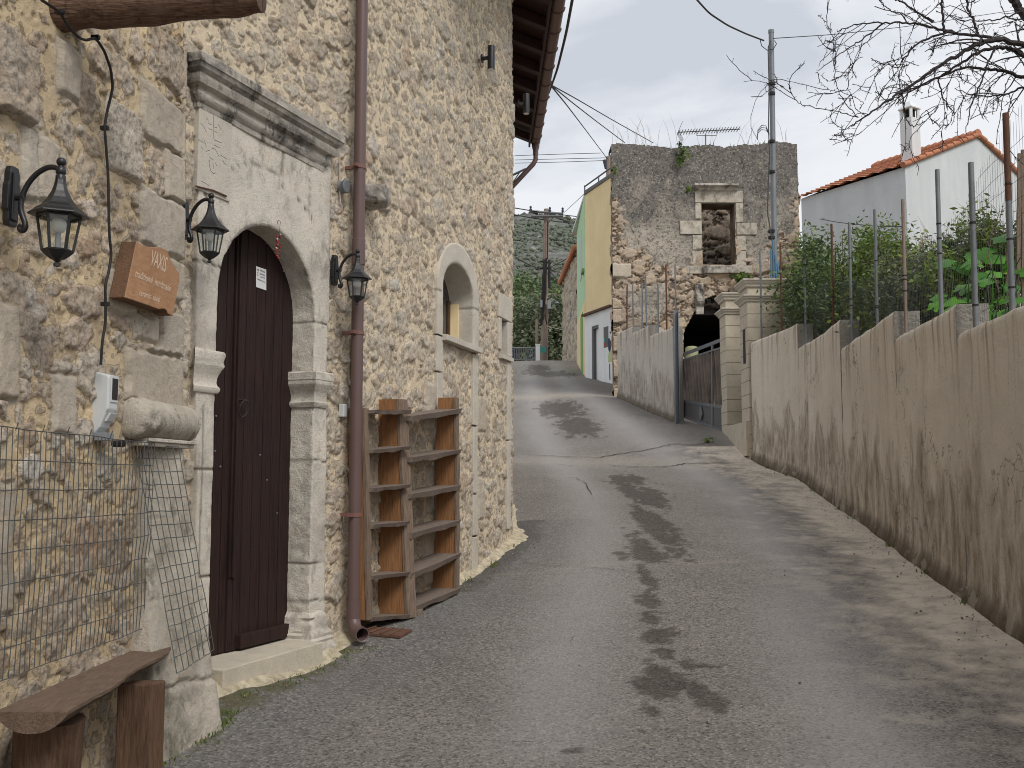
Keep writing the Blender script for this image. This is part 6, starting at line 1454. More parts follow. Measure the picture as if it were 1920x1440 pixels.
mb = MB(); q0, q1 = aty(1103, 351, 35.8), aty(1072, 440, 42); mb.prism([(*Pc, zt_), (*(Pc + [.0, -.1]), zt_), (q1[0], q1[1], zt_), (Pf[0] + .3, Pf[1] + .8, zt_)], (0, 0, .12)); mb.build('eave_slab', 'white_wall_warm', yh)
mb = MB(); mb.prism([(Pc[0] - .03, Pc[1] - .08, zt_ + .0), (Pr[0], Pr[1] - .08, zt_), (Pr[0], Pr[1] - .08, zt_ + .13), (Pc[0] - .03, Pc[1] - .08, zt_ + .13)], (1, 6, 0)); mb.build('roof_coping', 'gate_grey', yh)
mb = MB(); mb.tube([(Pc[0], Pc[1], zt_ + .32), (Pr[0], Pr[1], zt_ + .34)], .03, 6)
for k in (0, .5, 1): p = Pc * (1 - k) + Pr * k; mb.tube([(*p, zt_), (*p, zt_ + .36)], .03, 6)
mb.build('roof_rail', 'galv', yh)
FY = Frame(aty(1103, 895, 35.7)[:2], Pr - aty(1103, 895, 35.7)[:2]); LY = float(np.linalg.norm(Pr - FY.O)); hY = lambda x, y, o=.1: FY.hit(x, y, o)
m0 = bpy.data.objects.new('ground_floor', None); sc.collection.objects.link(m0); m0.parent = yh
mb = MB(); d0, d1 = hY(1110, 700)[0], hY(1123, 700)[0]; zd = hY(1117, 610)[1]
mb.fb(FY, 0, d0, -.3, .10, 3.5, zmid); mb.fb(FY, d1 + .0, LY + .4, -.3, .10, 3.5, zmid); mb.fb(FY, d0, d1, -.3, .10, zd, zmid); mb.build('mural_wall', 'mural_wall', m0)
mb = MB(); mb.fb(FY, -.05, LY, -.1, .22, zmid, zmid + .07); mb.build('ledge', 'bench_leg', m0)
mb = MB(); mb.fb(FY, d0, d1, -.3, -.02, 3.5, zd); mb.build('white_door', 'white_paint', m0)
mb = MB(); mb.fb(FY, d0, d0 + .12, -.02, .09, 3.5, zd); mb.fb(FY, d0 + .12, d1, -.02, .09, zd - .1, zd); mb.build('door_frame', 'gate_grey', m0)
mb = MB(); a, z1 = hY(1132, 614); b, z0 = hY(1141, 650); mb.fb(FY, a, b, .09, .108, z0, z1); mb.build('window', 'gate_grey', m0)
def flat(pts, mat, nm, o=.104): mb = MB(); P = [FY.P(*((lambda q: (q[0], o, q[1]))(hY(x, y)))) for x, y in pts]; mb.prism(P, np.r_[FY.n * .004, 0]); mb.build(nm, mat, m0)
flat([(1140, 635), (1143, 634), (1145.5, 640), (1146, 650), (1145, 658), (1143, 661), (1141, 656), (1140, 645)], 'ink', 'mural_shape')
flat([(1144, 620), (1146, 624), (1144, 626), (1143.5, 624)], 'ink', 'mural_shape')
simple('lime_paint', (.50, .55, .30), .8); simple('grey_paint', (.33, .35, .35), .8)
flat([(1143, 657), (1148, 656), (1148, 668), (1146, 678), (1141, 680), (1140, 668)], 'lime_paint', 'mural_shape')
flat([(1147, 652), (1151, 648), (1152, 664), (1149, 668)], 'grey_paint', 'mural_shape', .107)
flat([(1142.5, 682), (1144, 682), (1144.6, 712), (1143, 712)], 'ink', 'mural_shape'); flat([(1148, 667), (1149, 667), (1151, 685), (1150, 688)], 'ink', 'mural_shape', .111)
flat([(1132.5, 634), (1135, 634), (1135, 642), (1133, 642)], 'teal', 'mural_shape', .111); flat([(1132.5, 643), (1135, 643), (1134.5, 651), (1133, 650)], 'red_ink', 'mural_shape', .111)
# stone house beyond
Sa, Sb = aty(1088, 895, 42)[:2], aty(1057.5, 895, 50)[:2]; FS = Frame(Sa, Sb - Sa, flip=True); LS = float(np.linalg.norm(Sb - Sa))
fh = thing('far_stone_house', (*((Sa + Sb) / 2), 6), 'small rubble stone house with orange roof tiles beyond the green wall', 'house')
sz = aty(1060, 525, 49)[2]
rubble('wall', FS, lin(0, LS, .06), lin(4.5, sz, .06), 'far_rubble', fh, seed=121, layers=[(.5, 1.5, .16, .22, .9, .09), (.26, 1.3, .08, .11, .95, .06)])
mb = MB(); mb.prism([(*Sa, 4.5), (*(Sb + [.05, 0]), 4.5), (Sb[0] + 6, Sb[1] + .5, 4.5), (Sa[0] + 6, Sa[1] + .5, 4.5)], (0, 0, sz - 4.5)); mb.build('rear_wall', 'far_rubble', fh)
mb = MB(); n = 26
for k in range(n): p = Sa * (1 - (k + .5) / n) + Sb * ((k + .5) / n); mb.tube([(p[0] - .25, p[1], sz + .0), (p[0] + 3.0, p[1], sz + 1.2)], .13, 8)
mb.build('roof_tiles', 'clay_tile', fh, smooth=True)
mb = MB(); a = 2.0; mb.fb(FS, 2.6, 3.9, -.1, .03, aty(1070, 605, 45)[2], aty(1070, 545, 45)[2]); mb.build('window', 'white_wall', fh)
mb = MB(); mb.fb(FS, 2.85, 3.65, -.1, .05, aty(1070, 600, 45)[2], aty(1070, 552, 45)[2]); mb.build('window_pane', 'gate_grey', fh)
# ================================================================== POLES, WIRES
PY = 52.0; P52 = lambda x, y, d=0: aty(x, y, PY + d)
wp_ = thing('power_pole', P52(1020, 672), 'tall wooden power pole with two crossarms at the top of the lane', 'power pole')
b = P52(1020, 690); t = P52(1024.5, 392); mb = MB(); mb.tube([b, t], [.20, .13], 12); mb.build('mast', 'pole_wood', wp_, smooth=True)
mb = MB(); mb.tube([P52(994, 396, -.3), P52(1056, 401, -.3)], .07, 4); mb.tube([P52(996, 406, -.3), P52(1056, 405.5, -.3)], .07, 4)
mb.build('crossarm', 'grey_steel', wp_)
mb = MB(); mb.tube([P52(1012, 400, -.3), P52(1021, 412, -.2)], .03, 4); mb.tube([P52(1039, 406, -.3), P52(1028, 418, -.2)], .03, 4); mb.build('brace', 'grey_steel', wp_)
for x, y in [(995, 392), (1031, 394), (1055, 395)]:
    mb = MB(); mb.lathe([(.05, 0), (.08, .08), (.04, .12), (.07, .2), (.03, .26)], P52(x, y + 3, -.3), 8); mb.build('insulator', 'ink', wp_)
mb = MB(); mb.tube([P52(1027, 415, -.3), P52(1026.5, 485, -.3)], .035, 5)
for k in range(7): mb.tube([P52(1022 + random.uniform(-3, 4), 488 + random.uniform(-6, 10), -.35), P52(1021 + random.uniform(-4, 4), 520, -.4), P52(1019 + random.uniform(-3, 3), 560, -.35), P52(1017 + random.uniform(-3, 2), 600 + random.uniform(-10, 14), -.3)], .06, 5)
for x0, y0, x1, y1 in [(1012, 490, 1034, 493), (1012, 503, 1034, 503)]: mb.tube([P52(x0, y0, -.3), P52(x1, y1, -.3)], .05, 4)
mb.tube([P52(x, y, -.4) for x, y in [(1026, 560), (1032, 580), (1031, 600), (1025, 608), (1022, 590)]], .035, 5)
mb.tube([P52(x, y, -.4) for x, y in [(1030, 487), (1030, 540)]], .07, 5)
mb.build('cable_bundle', 'black_rubber', wp_)
for nm, x0, x1, y0, y1 in [('switch_box', 1013, 1017, 563, 577), ('switch_box', 1026, 1033, 564, 580)]:
    a, c = P52(x0, y1, -.4), P52(x1, y0, -.4); mb = MB(); mb.box((a + c) / 2, (c[0] - a[0], .3, c[2] - a[2])); mb.build(nm, 'grey_plastic', wp_, bevel=.02)
mb = MB(); mb.tube([P52(x, y, -.5) for x, y in [(1026, 566), (1030, 563), (1037, 562), (1042, 564), (1043, 568)]], .035, 5); mb.lathe([(.05, .1), (.14, 0), (.1, -.04)], P52(1044, 569, -.5), 8); mb.build('street_light_arm', 'galv', wp_)
mb = MB(); a, c = P52(1013, 661, -.5), P52(1024, 650, -.5); mb.box((a + c) / 2, (c[0] - a[0], .05, c[2] - a[2])); mb.build('sign_plate', 'teal', wp_)
pp_ = thing('thin_pole', aty(1006, 672, 50), 'short thin wooden pole beside the tall power pole', 'pole'); mb = MB(); mb.tube([aty(1006.5, 680, 50), aty(1006.5, 599, 50)], .075, 8); mb.tube([aty(1003, 606, 50), aty(1009, 605, 50), aty(1012, 609, 50)], .03, 4); mb.build('shaft', 'pole_wood', pp_)
gp_ = thing('white_gatepost', aty(1008, 676, 49), 'white painted gatepost at the right end of the far railing', 'gatepost'); a, c = aty(1004.5, 680, 49), aty(1012.5, 646.5, 49); mb = MB(); mb.box((a + c) / 2, (c[0] - a[0], .22, c[2] - a[2])); mb.box((*((a + c) / 2)[:2], c[2]), (c[0] - a[0] + .04, .26, .05)); mb.build('post_body', 'white_paint', gp_)
rl = thing('metal_railing', aty(990, 676, 49.2), 'light grey metal railing at the top of the lane', 'railing'); mb = MB()
mb.tube([aty(940, 652.5, 49.2), aty(1004, 652.5, 49.2)], .035, 5); mb.tube([aty(940, 674, 49.2), aty(1004, 674, 49.2)], .03, 5); mb.build('rail', 'galv', rl)
for k in range(18): x = 1002 - k * 3.4; mb = MB(); mb.tube([aty(x, 676, 49.2), aty(x, 652.5, 49.2)], .022, 4); mb.build('baluster', 'galv', rl)
rp = thing('rear_power_pole', aty(1141, 360, 44), 'power pole showing above the yellow house beside the ruin', 'power pole'); Q = lambda x, y: aty(x, y, 44)
mb = MB(); mb.tube([Q(1142.5, 420), Q(1141.5, 294)], .13, 10); mb.build('mast', 'pole_wood', rp)
mb = MB(); mb.tube([Q(1133, 300), Q(1137, 316)], .09, 5); mb.tube([Q(1132, 306), Q(1148, 296)], .06, 4); mb.tube([Q(1142.5, 286), Q(1142.5, 296)], .04, 5); mb.tube([Q(1146, 290), Q(1146, 300)], .04, 5); mb.build('crossarm', 'ink', rp)
eb = thing('eave_bracket', aty(1028, 165, 17.5), 'small dark cable bracket and insulators at the end of the brown eave', 'bracket')
Q17 = lambda x, y: aty(x, y, 17.6)
mb = MB(); mb.tube([Q17(1022, 150), Q17(1024, 172), Q17(1020, 200)], .02, 5); mb.tube([Q17(1020, 181), Q17(1031, 182)], .02, 5); mb.build('steel_arm', 'grey_steel', eb)
mb = MB()
for x, y in [(1026, 156), (1031, 158), (1024, 162), (1021, 193)]: mb.lathe([(.02, -.04), (.04, -.03), (.03, 0), (.04, .03), (.015, .05)], Q17(x, y), 7)
mb.build('insulator', 'black_rubber', eb)
WR = [('thick', [(1075, -12, 9.5), (1062, 60, 11), (1045, 130, 13.5), (1030, 172, 16.2), (1020, 196, 17.6)], .017, 'thick black overhead cable running down beside the eave'),
      ('a', [(1031, 158, 17.6), (1080, 185, 22), (1150, 226, 28), (1225, 268, 33)], .013, 'upper overhead wire from the eave bracket over the ruin'),
      ('b', [(1031, 158, 17.6), (1070, 190, 21), (1115, 225, 26), (1172, 268, 31)], .013, 'middle overhead wire from the eave bracket over the ruin'),
      ('c', [(1031, 158, 17.6), (1062, 196, 24), (1100, 246, 34), (1139, 298, 44)], .016, 'steepest overhead wire from the eave bracket down to the rear pole'),
      ('d', [(1302, -6, 15), (1330, 25, 16), (1365, 48, 17), (1400, 64, 18), (1432, 76, 18.9)], .016, 'thick twisted overhead cable reaching the metal pole from the upper left'),
      ('e', [(1450, 72, 18.9), (1560, 65, 22), (1700, 50, 26), (1930, 15, 32)], .009, 'thin overhead wire leading right from the metal pole'),
      ('f', [(965, 292, 47), (1050, 289, 45.5), (1126, 287, 44)], .014, 'topmost of three thin level wires behind the eave'),
      ('g', [(965, 300, 47), (1050, 298, 45.5), (1136, 296, 44)], .014, 'middle of three thin level wires behind the eave'),
      ('h', [(965, 306, 47), (1050, 304, 45.5), (1136, 301, 44)], .014, 'lowest of three thin level wires behind the eave'),
      ('i', [(965, 390, 46), (995, 395, 51.7), (1055, 403, 51.7), (1090, 407, 58)], .028, 'upper power line on the crossarm of the tall pole'),
      ('j', [(960, 402, 46), (1000, 409, 51.7), (1040, 415, 53), (1082, 419, 58)], .032, 'lower power line on the crossarm of the tall pole'),
      ('k', [(965, 433, 60), (1010, 445, 56), (1060, 452, 52)], .02, 'faint wire crossing in front of the hill'),
      ('l', [(968, 484, 44), (995, 498, 48), (1014, 505, 51.7)], .026, 'black cable from the left to the cable bundle on the tall pole'),
      ('m', [(1028, 505, 51.7), (1045, 525, 50), (1059, 540, 49)], .026, 'black cable dropping from the tall pole to the far stone house'),
      ('n', [(1034, 500, 51.7), (1060, 487, 47), (1078, 473, 43)], .02, 'upper thin cable from the tall pole to the green house'),
      ('o', [(1034, 508, 51.7), (1060, 498, 47), (1078, 480, 43)], .02, 'lower thin cable from the tall pole to the green house'),
      ('p', [(1025, 611, 51.7), (1040, 615, 50.8), (1060, 620, 49)], .014, 'pale rope line between the tall pole and the far stone house'),
      ('q', [(1056, 400, 52), (1080, 378, 44), (1104, 355, 36)], .012, 'thin wire rising from the crossarm to the yellow house roof'),
      ('r', [(1504, 403, 26.9), (1570, 417, 22), (1640, 424, 17), (1692, 425, 10.5)], .008, 'sagging wire from the ruin to the garden fence')]
for nm, L, r_, lb in WR: cable('overhead_wire', [aty(*p) for p in L], r_, 'black_rubber' if nm not in 'p' else 'bead_white', lb, 'wire', 5, None, 8)

# ================================================================== PLANTING
def shrub(name, c, rad, n, size, mat, label, cat='shrub', sd=0, clumps=26, asp=2.4, group=None, br=16, cs=.34, base=None, second=None):
    base = np.array(base if base is not None else (c[0], c[1], c[2] - rad[2] - .1)); t = thing(name, base, label, cat, group)
    P, v = blob_pts(n, c, rad, sd, clumps, cs); leaves('crown', P, n, size, mat, t, asp, sd, v, up=.2)
    if second: P, v = blob_pts(second[1], c, np.array(rad) * 1.02, sd + 50, clumps, cs); leaves('blossom' if 'bloom' in second[0] else 'young_leaves', P, second[1], second[2], second[0], t, 1.6, sd + 3, v)
    branches(c, rad, sd, br, .018 * max(rad) / .8, base).build('stem', 'bark', t); return t
gz_ = lambda y: float(np.interp(y, [-4, 26], [1.9, 4.3]))
for i, (px, py, Y, rx, rz, mat, n, size, lb, sec) in enumerate([
    (1550, 560, 17.5, .75, .95, 'leaf_citrus', 9000, .085, 'dense dark green citrus shrub just right of the ruin', ('leaf_bloom', 60, .05)),
    (1590, 530, 15.6, .85, .85, 'leaf_dark', 7000, .085, 'dark leafy shrub behind the second and third fence posts', None),
    (1520, 580, 17.2, .6, .5, 'leaf_dark', 3000, .075, 'low shrub in front of the outbuilding', ('leaf_bloom', 30, .05)),
    (1660, 545, 13.4, .65, .75, 'leaf_citrus', 6000, .075, 'leafy green shrub behind the middle fence posts', ('leaf_yellow', 900, .065)),
    (1715, 560, 12.2, .55, .6, 'leaf_olive', 5000, .065, 'grey green shrub with yellowish shoots behind the wooden post', ('leaf_yellow', 900, .065)),
    (1770, 545, 11.4, .55, .6, 'leaf_olive', 5000, .062, 'bushy shrub with pale blossoms left of the big leaves', ('leaf_bloom', 80, .045)),
    (1825, 515, 10.6, .5, .55, 'leaf_citrus', 4200, .07, 'twiggy shrub behind the broad green leaves', ('leaf_yellow', 400, .06)),
    (1870, 490, 10.4, .32, .42, 'leaf_citrus', 2200, .07, 'tall thin shrub just left of the last fence post', None)]):
    c = aty(px, py, Y); shrub('garden_shrub', c, (rx, rx, rz), n, size, mat, lb, 'shrub', 200 + i, 22, 2.6, 'garden shrubs behind the wire fence', 18, second=sec, base=(c[0], c[1], gz_(Y) - .3))
for i, (px, py, Y) in enumerate([(1624, 420, 15), (1598, 455, 15.5)]):
    pass
# upright shoots and dead twigs in the hedge
mb = MB(); r = np.random.default_rng(11)
for k in range(70):
    px = r.uniform(1640, 1890); Y = np.interp(px, [1640, 1890], [13.3, 9.9]) + r.normal() * .3; top = np.interp(px, [1640, 1720, 1780, 1830, 1890], [440, 430, 420, 370, 380]) + r.uniform(0, 60)
    a, b = aty(px, 560, Y), aty(px + r.normal() * 14, top, Y); m = (a + b) / 2 + r.normal(size=3) * .05; mb.tube([a, m, b], [.007, .005, .002], 4, caps=False)
    for _ in range(4): q = m * (1 - (s := r.random())) + b * s; mb.tube([q, q + np.array([r.normal() * .12, r.normal() * .08, abs(r.normal()) * .12])], [.003, .001], 3, caps=False)
o = mb.build('dead_twigs', 'grey_wood', None, org=aty(1760, 560, 11.5)); tag(o, kind='stuff')
# broad-leaved bright plant
bl = thing('broad_leaved_plant', aty(1860, 590, 8.9), 'bright green broad leaved creeper spilling behind the top of the near right wall', 'plant')
def bigleaf(mb, c, nrm_, s_, rot):
    n_ = nrm(nrm_); a = nrm(np.cross(n_, (.2, .1, 1))); b = np.cross(n_, a); V = [np.array(c)]; K = 22
    for k in range(K):
        th_ = 2 * math.pi * k / K; rr = s_ * (.80 + .14 * math.cos(5 * th_) - .55 * math.exp(-((th_ - math.pi) / .35) ** 2) + .05 * math.cos(11 * th_)); th_ += rot
        V.append(np.array(c) + a * rr * math.cos(th_) + b * rr * math.sin(th_) - n_ * (s_ * .16 * (rr / s_) ** 2 - .03 * s_ * math.cos(5 * (th_ - rot))))
    mb.add(V, [(0, k + 1, (k + 1) % K + 1) for k in range(K)])
r = np.random.default_rng(21)
spots = [(1800, 468 + 20), (1830, 488), (1780, 500), (1875, 475), (1905, 500), (1890, 450), (1916, 478), (1790, 575), (1812, 565), (1835, 530), (1860, 520), (1885, 530), (1910, 540), (1850, 555), (1875, 560), (1900, 570), (1770, 588), (1822, 550), (1845, 575), (1868, 590), (1890, 590), (1912, 590), (1765, 572), (1800, 590), (1862, 500), (1822, 515), (1925, 520), (1935, 560), (1855, 490), (1876, 545)]
for k in range(40):
    px, py = spots[k % len(spots)]; px += r.normal() * 9; py += r.normal() * 9
    if py < 480 and px < 1850: px += 40
    c = aty(px, py, 8.7 + r.random() * 1.2 + .006 * (600 - py)); mb = MB(); bigleaf(mb, c, (-.35 + r.normal() * .3, -.65 + r.normal() * .25, .75), .085 + .06 * r.random(), r.random() * 6.28)
    o = mb.build('leaf_blade', 'leaf_bright', bl, attrs=dict(leafv=np.full(23, r.random()))); 
mb = MB()
for k in range(26): px, py = spots[k % len(spots)]; a = aty(px, py, 9.2); mb.tube([(a[0] + r.normal() * .1, 9.4, 2.3), (a + np.array([0, .15, -.1])), a], [.008, .006, .004], 5, caps=False)
mb.build('stalk', 'leaf_bright', bl, attrs=None)
# bare tree at the upper right
tree = thing('bare_tree', (6.2, 9.8, 2.5), 'leafless fruit tree whose dark branches reach in at the upper right', 'tree')
mb = MB(); r = np.random.default_rng(33); TY = 9.6
T_ = lambda x, y, Y=TY: aty(x, y, Y)
trunk0 = T_(2110, 640, 9.8)
mb.tube([trunk0 - [0, 0, .6], T_(2105, 480, 9.8), T_(2070, 300, 9.7), T_(2000, 150, 9.6), T_(1960, 60, 9.55)], [.15, .13, .11, .08, .06], 12); mb.tube([T_(2070, 300, 9.7), T_(2010, 170), T_(1980, 95)], [.1, .07, .05], 8)
mb.build('trunk', 'bark', tree, smooth=True)
mb = MB()
def limb(L, r0, r1, depth=0, Y0=TY):
    P = np.array([T_(x, y, Y0 + (dy if (dy := (L_[2] if len(L_) > 2 else 0)) else 0)) for L_ in L for (x, y) in [L_[:2]]]); n = (len(P) - 1) * 6 + 1; s_ = np.linspace(0, len(P) - 1, n)
    P = np.stack([np.interp(s_, range(len(P)), P[:, k]) for k in range(3)], 1)
    for _ in range(3): P[1:-1] = (P[:-2] + 2 * P[1:-1] + P[2:]) / 4
    P[1:-1] += r.normal(size=(n - 2, 3)) * .006; R = np.linspace(r0 * (.72 if r0 > .015 else .9), max(r1 * .95, .0034), n); mb.tube(P, R, 7, caps=False); return P, R
def twig(p, d, L, r0, lev):
    K = 7; P = [p]; d = nrm(d); seg = L / K
    for k in range(K): d = nrm(d + r.normal(size=3) * .17 + np.array([0, 0, -.05 + .03 * lev])); P.append(P[-1] + d * seg)
    mb.tube(P, np.linspace(max(r0, .004), max(.0028, r0 * .4), K + 1), 4 if lev else 5, caps=False)
    for k in range(1, K):                                   # short spurs
        if r.random() < .6: q = P[k] + r.normal(size=3) * .022; mb.tube([P[k], q], [.0028, .0022], 3, caps=False)
    if lev < 2:
        for k in range(2, K + 1):
            if r.random() < .24: sd_ = r.normal(size=3); sd_[1] *= .5; twig(P[k], d * .9 + sd_ * .6, L * (.35 + .35 * r.random()), r0 * .6, lev + 1)
limbs = [([(1985, 95), (1925, 85), (1880, 73), (1840, 80), (1810, 95), (1770, 118), (1730, 145), (1690, 172), (1650, 200), (1610, 228), (1590, 240)], .042, .005),
         ([(1880, 73), (1830, 66), (1785, 60), (1740, 70), (1710, 90), (1690, 115), (1675, 150)], .024, .004),
         ([(1790, 62), (1745, 50), (1700, 42), (1655, 42), (1600, 45), (1570, 60)], .019, .004),
         ([(1658, 43), (1630, 65), (1600, 83), (1570, 105), (1535, 132)], .010, .003),
         ([(1835, 68), (1826, 40), (1815, 20), (1808, -10)], .018, .012), ([(1770, 60), (1768, 30), (1765, -5)], .017, .012),
         ([(1990, 130), (1925, 108), (1895, 90), (1870, 88), (1840, 95), (1800, 120), (1760, 145), (1715, 165), (1665, 178)], .036, .004),
         ([(1990, 160), (1925, 148), (1890, 135), (1855, 130), (1810, 125), (1760, 145), (1715, 165), (1680, 195)], .030, .005),
         ([(1960, 60), (1925, 35), (1905, 8), (1890, -20)], .055, .045), ([(1925, 160), (1895, 175), (1870, 180), (1830, 180), (1790, 165)], .013, .003),
         ([(1870, 85), (1850, 120), (1838, 160), (1820, 200), (1811, 248)], .012, .004), ([(1760, 145), (1765, 180), (1780, 200), (1790, 215)], .009, .003),
         ([(1690, 172), (1695, 200), (1700, 225), (1712, 238), (1735, 228), (1760, 200)], .008, .003), ([(1730, 30), (1755, 45), (1700, 10), (1675, -5)], .012, .009),
         ([(1610, 220), (1585, 195), (1570, 165), (1563, 130), (1567, 105)], .005, .0025), ([(1608, 220), (1575, 210), (1530, 203), (1500, 195), (1483, 175), (1480, 160)], .005, .0022),
         ([(1572, 172), (1550, 168), (1538, 155), (1533, 135)], .003, .002), ([(1595, 168), (1570, 170), (1620, 190), (1612, 205)], .003, .002),
         ([(1560, 60), (1545, 40), (1534, 28)], .004, .003), ([(1700, 42), (1690, 25), (1670, 20), (1655, 8), (1650, 0)], .008, .004), ([(1640, 12), (1700, 30), (1735, 48)], .005, .004),
         ([(1925, 20), (1880, 35), (1850, 40), (1800, 38), (1755, 20)], .010, .003), ([(1925, 100), (1905, 125), (1885, 160), (1878, 200), (1868, 270)], .006, .002),
         ([(1900, 175), (1890, 210), (1882, 260), (1905, 300)], .005, .002)]
for k, (L, r0, r1) in enumerate(limbs):
    P, R = limb([(x, y, (k % 5 - 2) * .12) for x, y in L], r0, r1)
    if k in (4, 8): cnt = 4
    else: cnt = int(len(P) * (.24 if r0 > .012 else .10))
    for _ in range(cnt):
        i = r.integers(3, len(P) - 1); d = P[i] - P[i - 2]; sd_ = r.normal(size=3); sd_[1] *= .6; sd_[2] -= .25
        if k in (14, 15, 16, 17): sd_ *= .3
        twig(P[i], nrm(d) * .8 + sd_ * .55, .22 + .36 * r.random(), max(.0035, R[i] * .42) if R[i] < .03 else .009, 0 if r0 > .007 else 1)
    for i in range(2, len(P), 2):
        q = P[i] + nrm(r.normal(size=3)) * (R[i] + .022); mb.tube([P[i], q], [.004, .0026], 3, caps=False)
mb.build('branches', 'bark', tree)
# weathered fence boards behind the last post
bp = thing('board_fence', aty(1912, 560, 9.8), 'weathered brown boards standing behind the last fence post', 'board fence')
for k in range(5):
    a, b = aty(1905 + k * 9, 600, 9.9 + .02 * k), aty(1908 + k * 9 + random.uniform(-3, 3), 285 - k * 12 + random.uniform(-8, 8), 9.9); mb = MB(); mb.ob((a[0], 9.9, a[2]), (.038, 0, 0), (0, .02, 0), (b[0] - a[0], 0, b[2] - a[2])); mb.build('plank', 'grey_wood', bp)
# grass and stalks on the ruin, ivy on its wall
def FRz(u): return float(ruin_top(np.array(u)))
tuft('wall_grass', [(R0[0] + u, 27.1 + .3 * random.random(), FRz(u) - .02) for u in np.linspace(.2, RW - .2, 34)], .12, 'leaf_grass', 'thin grass growing along the broken top of the ruin', 'grass', 10, 9, .10, .008)
tuft('dry_stalks', [(R0[0] + u, 27.1, FRz(u)) for u in (.12, .3, .45, .6, .85, 1.0, 1.2, 1.9, 2.6, 2.9, 3.7, 3.85, 4.0, 4.9)], .85, 'leaf_dry', 'tall dry stalks standing on top of the ruin', 'stalks', 3, 10, .08, .005)
for i, (px, py, Y, rx, rz, n) in enumerate([(1385, 519, 26.75, .16, .14, 160), (1397, 524, 26.75, .2, .16, 220), (1277, 290, 26.8, .18, .3, 160), (1290, 357, 26.8, .08, .1, 50), (1151, 320, 26.8, .08, .12, 60)]):
    c = aty(px, py, Y); shrub('wall_plant', c, (rx, .08, rz), n, .09, 'leaf_citrus', ['small green plant right of the ruin window sill, left clump', 'small green plant right of the ruin window sill, right clump', 'green weeds hanging from the top of the ruin above the window', 'tiny green weed beside the hood of the ruin window', 'small green weed on the upper left edge of the ruin'][i], 'plant', 300 + i, 8, 1.8, None, 3)
c = aty(1278, 745, 22.6); shrub('weed_clump', (c[0], c[1], c[2]), (.12, .15, .35), 160, .07, 'leaf_bright', 'bright green weeds in the gap between steel post and gate', 'plant', 320, 8, 2, None, 3)
c = gnd(1332, 830); shrub('weed_clump', (c[0], c[1], c[2] + .05), (.12, .1, .06), 160, .05, 'leaf_citrus', 'low weeds on the concrete at the foot of the shorter pillar', 'plant', 321, 6, 2, None, 3)
# ================================================================== TREES BEYOND THE CREST AND THE HILL
for i, (px, py, Y, rx, rz, mat, n, size) in enumerate([(985, 640, 60, 1.9, 2.6, 'leaf_olive', 7000, .26), (970, 620, 70, 3.2, 2.8, 'leaf_dark', 6000, .34), (1040, 640, 62, 1.7, 2.3, 'leaf_olive', 7000, .26), (1052, 630, 72, 2.6, 2.4, 'leaf_olive', 6500, .34),
                                                  (1066, 598, 84, 3.2, 1.8, 'leaf_yellow', 4500, .4), (1005, 622, 86, 3.6, 2.6, 'leaf_dark', 5500, .4), (940, 620, 80, 4.5, 3.5, 'leaf_dark', 4500, .45), (1022, 655, 68, 2.0, 2.2, 'leaf_dark', 5000, .3), (1100, 620, 78, 4, 3, 'leaf_dark', 4000, .45), (1010, 590, 120, 6, 2.6, 'leaf_brown', 6000, .4), (975, 575, 130, 6, 3, 'leaf_dark', 5000, .5), (1065, 580, 125, 6, 3, 'leaf_dark', 5000, .5)]):
    c = aty(px, py, Y); lb = ['rounded olive tree behind the metal railing', 'dark tree left behind the olive tree', 'olive tree right of the power pole foot', 'bushy olive tree beside the far stone house', 'yellowish green tree crown right of the street light', 'dark tree directly behind the power pole', 'large dark tree mostly hidden by the wall corner',
          'low dark tree at the foot of the power pole', 'dark tree hidden behind the green house', 'brown leafless tree on the lower hill slope', 'pale olive tree on the lower hill slope at left', 'dark tree on the lower hill slope at right'][i]
    t = shrub('far_tree', c, (rx, rx, rz), n, size, mat, lb, 'tree', 400 + i, 34, 1.9, 'trees beyond the crest of the lane', 10, .36, base=(c[0], c[1], 5.5))
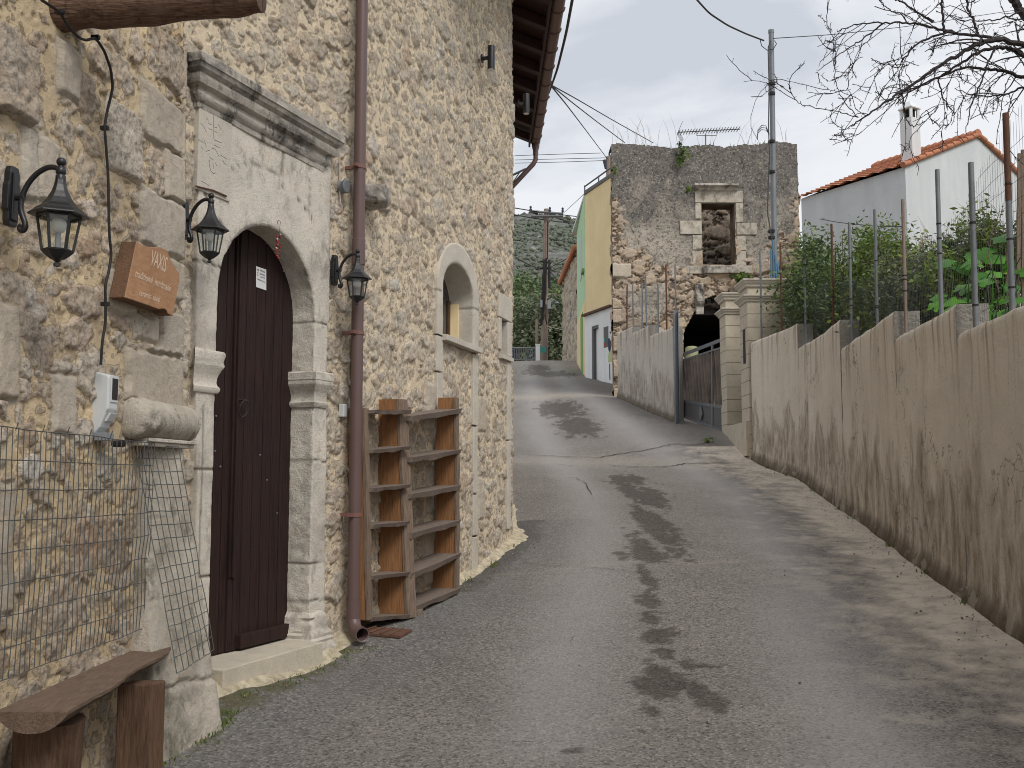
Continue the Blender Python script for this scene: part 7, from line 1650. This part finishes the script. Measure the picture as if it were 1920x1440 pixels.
# hill
u = np.linspace(-700, 900, 320); v = np.r_[np.linspace(120, 850, 330)[:-1], np.linspace(850, 1500, 40)]; U, V_ = np.meshgrid(u, v, indexing='ij')
ridge = 175 * np.exp(-((U + 20) / 520) ** 2) + 12 * (fbm(U / 110, 3.0, 4, 1) - .5)
k_ = ss(V_, 120, 760); Zh = 9 + ridge * k_ ** 1.25 + (fbm(U / 60, V_ / 60, 6, 2, .55) - .5) * 34 * k_ + (fbm(U / 30, V_ / 30, 3, 9) - .5) * 3 * k_
g = G('hillside', .95, .1)
hn = g.noise(.035, 8, .7); hs = g.noise(.16, 7, .75); hr = g.noise(.10, 8, .8)
c = g.mix(g.ramp(hn, [(.35, 0), (.65, 1)]), (.12, .13, .11), (.19, .195, .175)); c = g.mix(g.ramp(hs, [(.46, 0), (.56, .7)]), c, (.075, .09, .07))  # muted grey-green, distance haze put into the hill colour
c = g.mix(g.ramp(hr, [(.55, 0), (.63, .8)]), c, (.36, .36, .35)); c = g.mix(g.ramp(g.noise(.02, 4, .6), [(.5, 0), (.62, .5)]), c, (.10, .085, .10))
g.col(c); g.bump(hs, .8); M['hillside'] = g.m
structure(mesh('hills', np.stack([U, V_, Zh], -1).reshape(-1, 3), gridf(len(u), len(v)), 'hillside', None, True))
# scattered scrub on the hill face so that its outline and slope are uneven
r = np.random.default_rng(77); n = 60000; ux = r.uniform(-60, 160, n); vy = r.uniform(150, 800, n); iu = ((ux - u[0]) / (u[1] - u[0])).astype(int); iv = np.clip(((vy - v[0]) / (v[1] - v[0])).astype(int), 0, 328); zz = Zh[iu, iv]
keepm = fbm(ux / 25, vy / 25, 3, 5) > .42; ux, vy, zz = ux[keepm], vy[keepm], zz[keepm]; s_ = (.6 + 1.5 * r.random(len(ux)) ** 2)
base = np.stack([ux, vy, zz + s_ * .35], 1); oc = np.array([(1, 0, 0), (0, 1, 0), (-1, 0, 0), (0, -1, 0), (0, 0, .9), (0, 0, -.7)])
Vv = base[:, None, :] + oc[None] * s_[:, None, None] * (1 + .5 * (r.random((len(ux), 6, 1)) - .5)); ii = np.arange(len(ux))[:, None, None] * 6
Ff = (np.array([(0, 1, 4), (1, 2, 4), (2, 3, 4), (3, 0, 4), (1, 0, 5), (2, 1, 5), (3, 2, 5), (0, 3, 5)])[None] + ii).reshape(-1, 3)
leaf('scrub', (.075, .09, .065), (.14, .155, .115), .9, 0.0)
tag(mesh('hill_scrub', Vv.reshape(-1, 3), Ff, 'scrub', None, True, dict(leafv=np.repeat(r.random(len(ux)), 6))), kind='stuff')
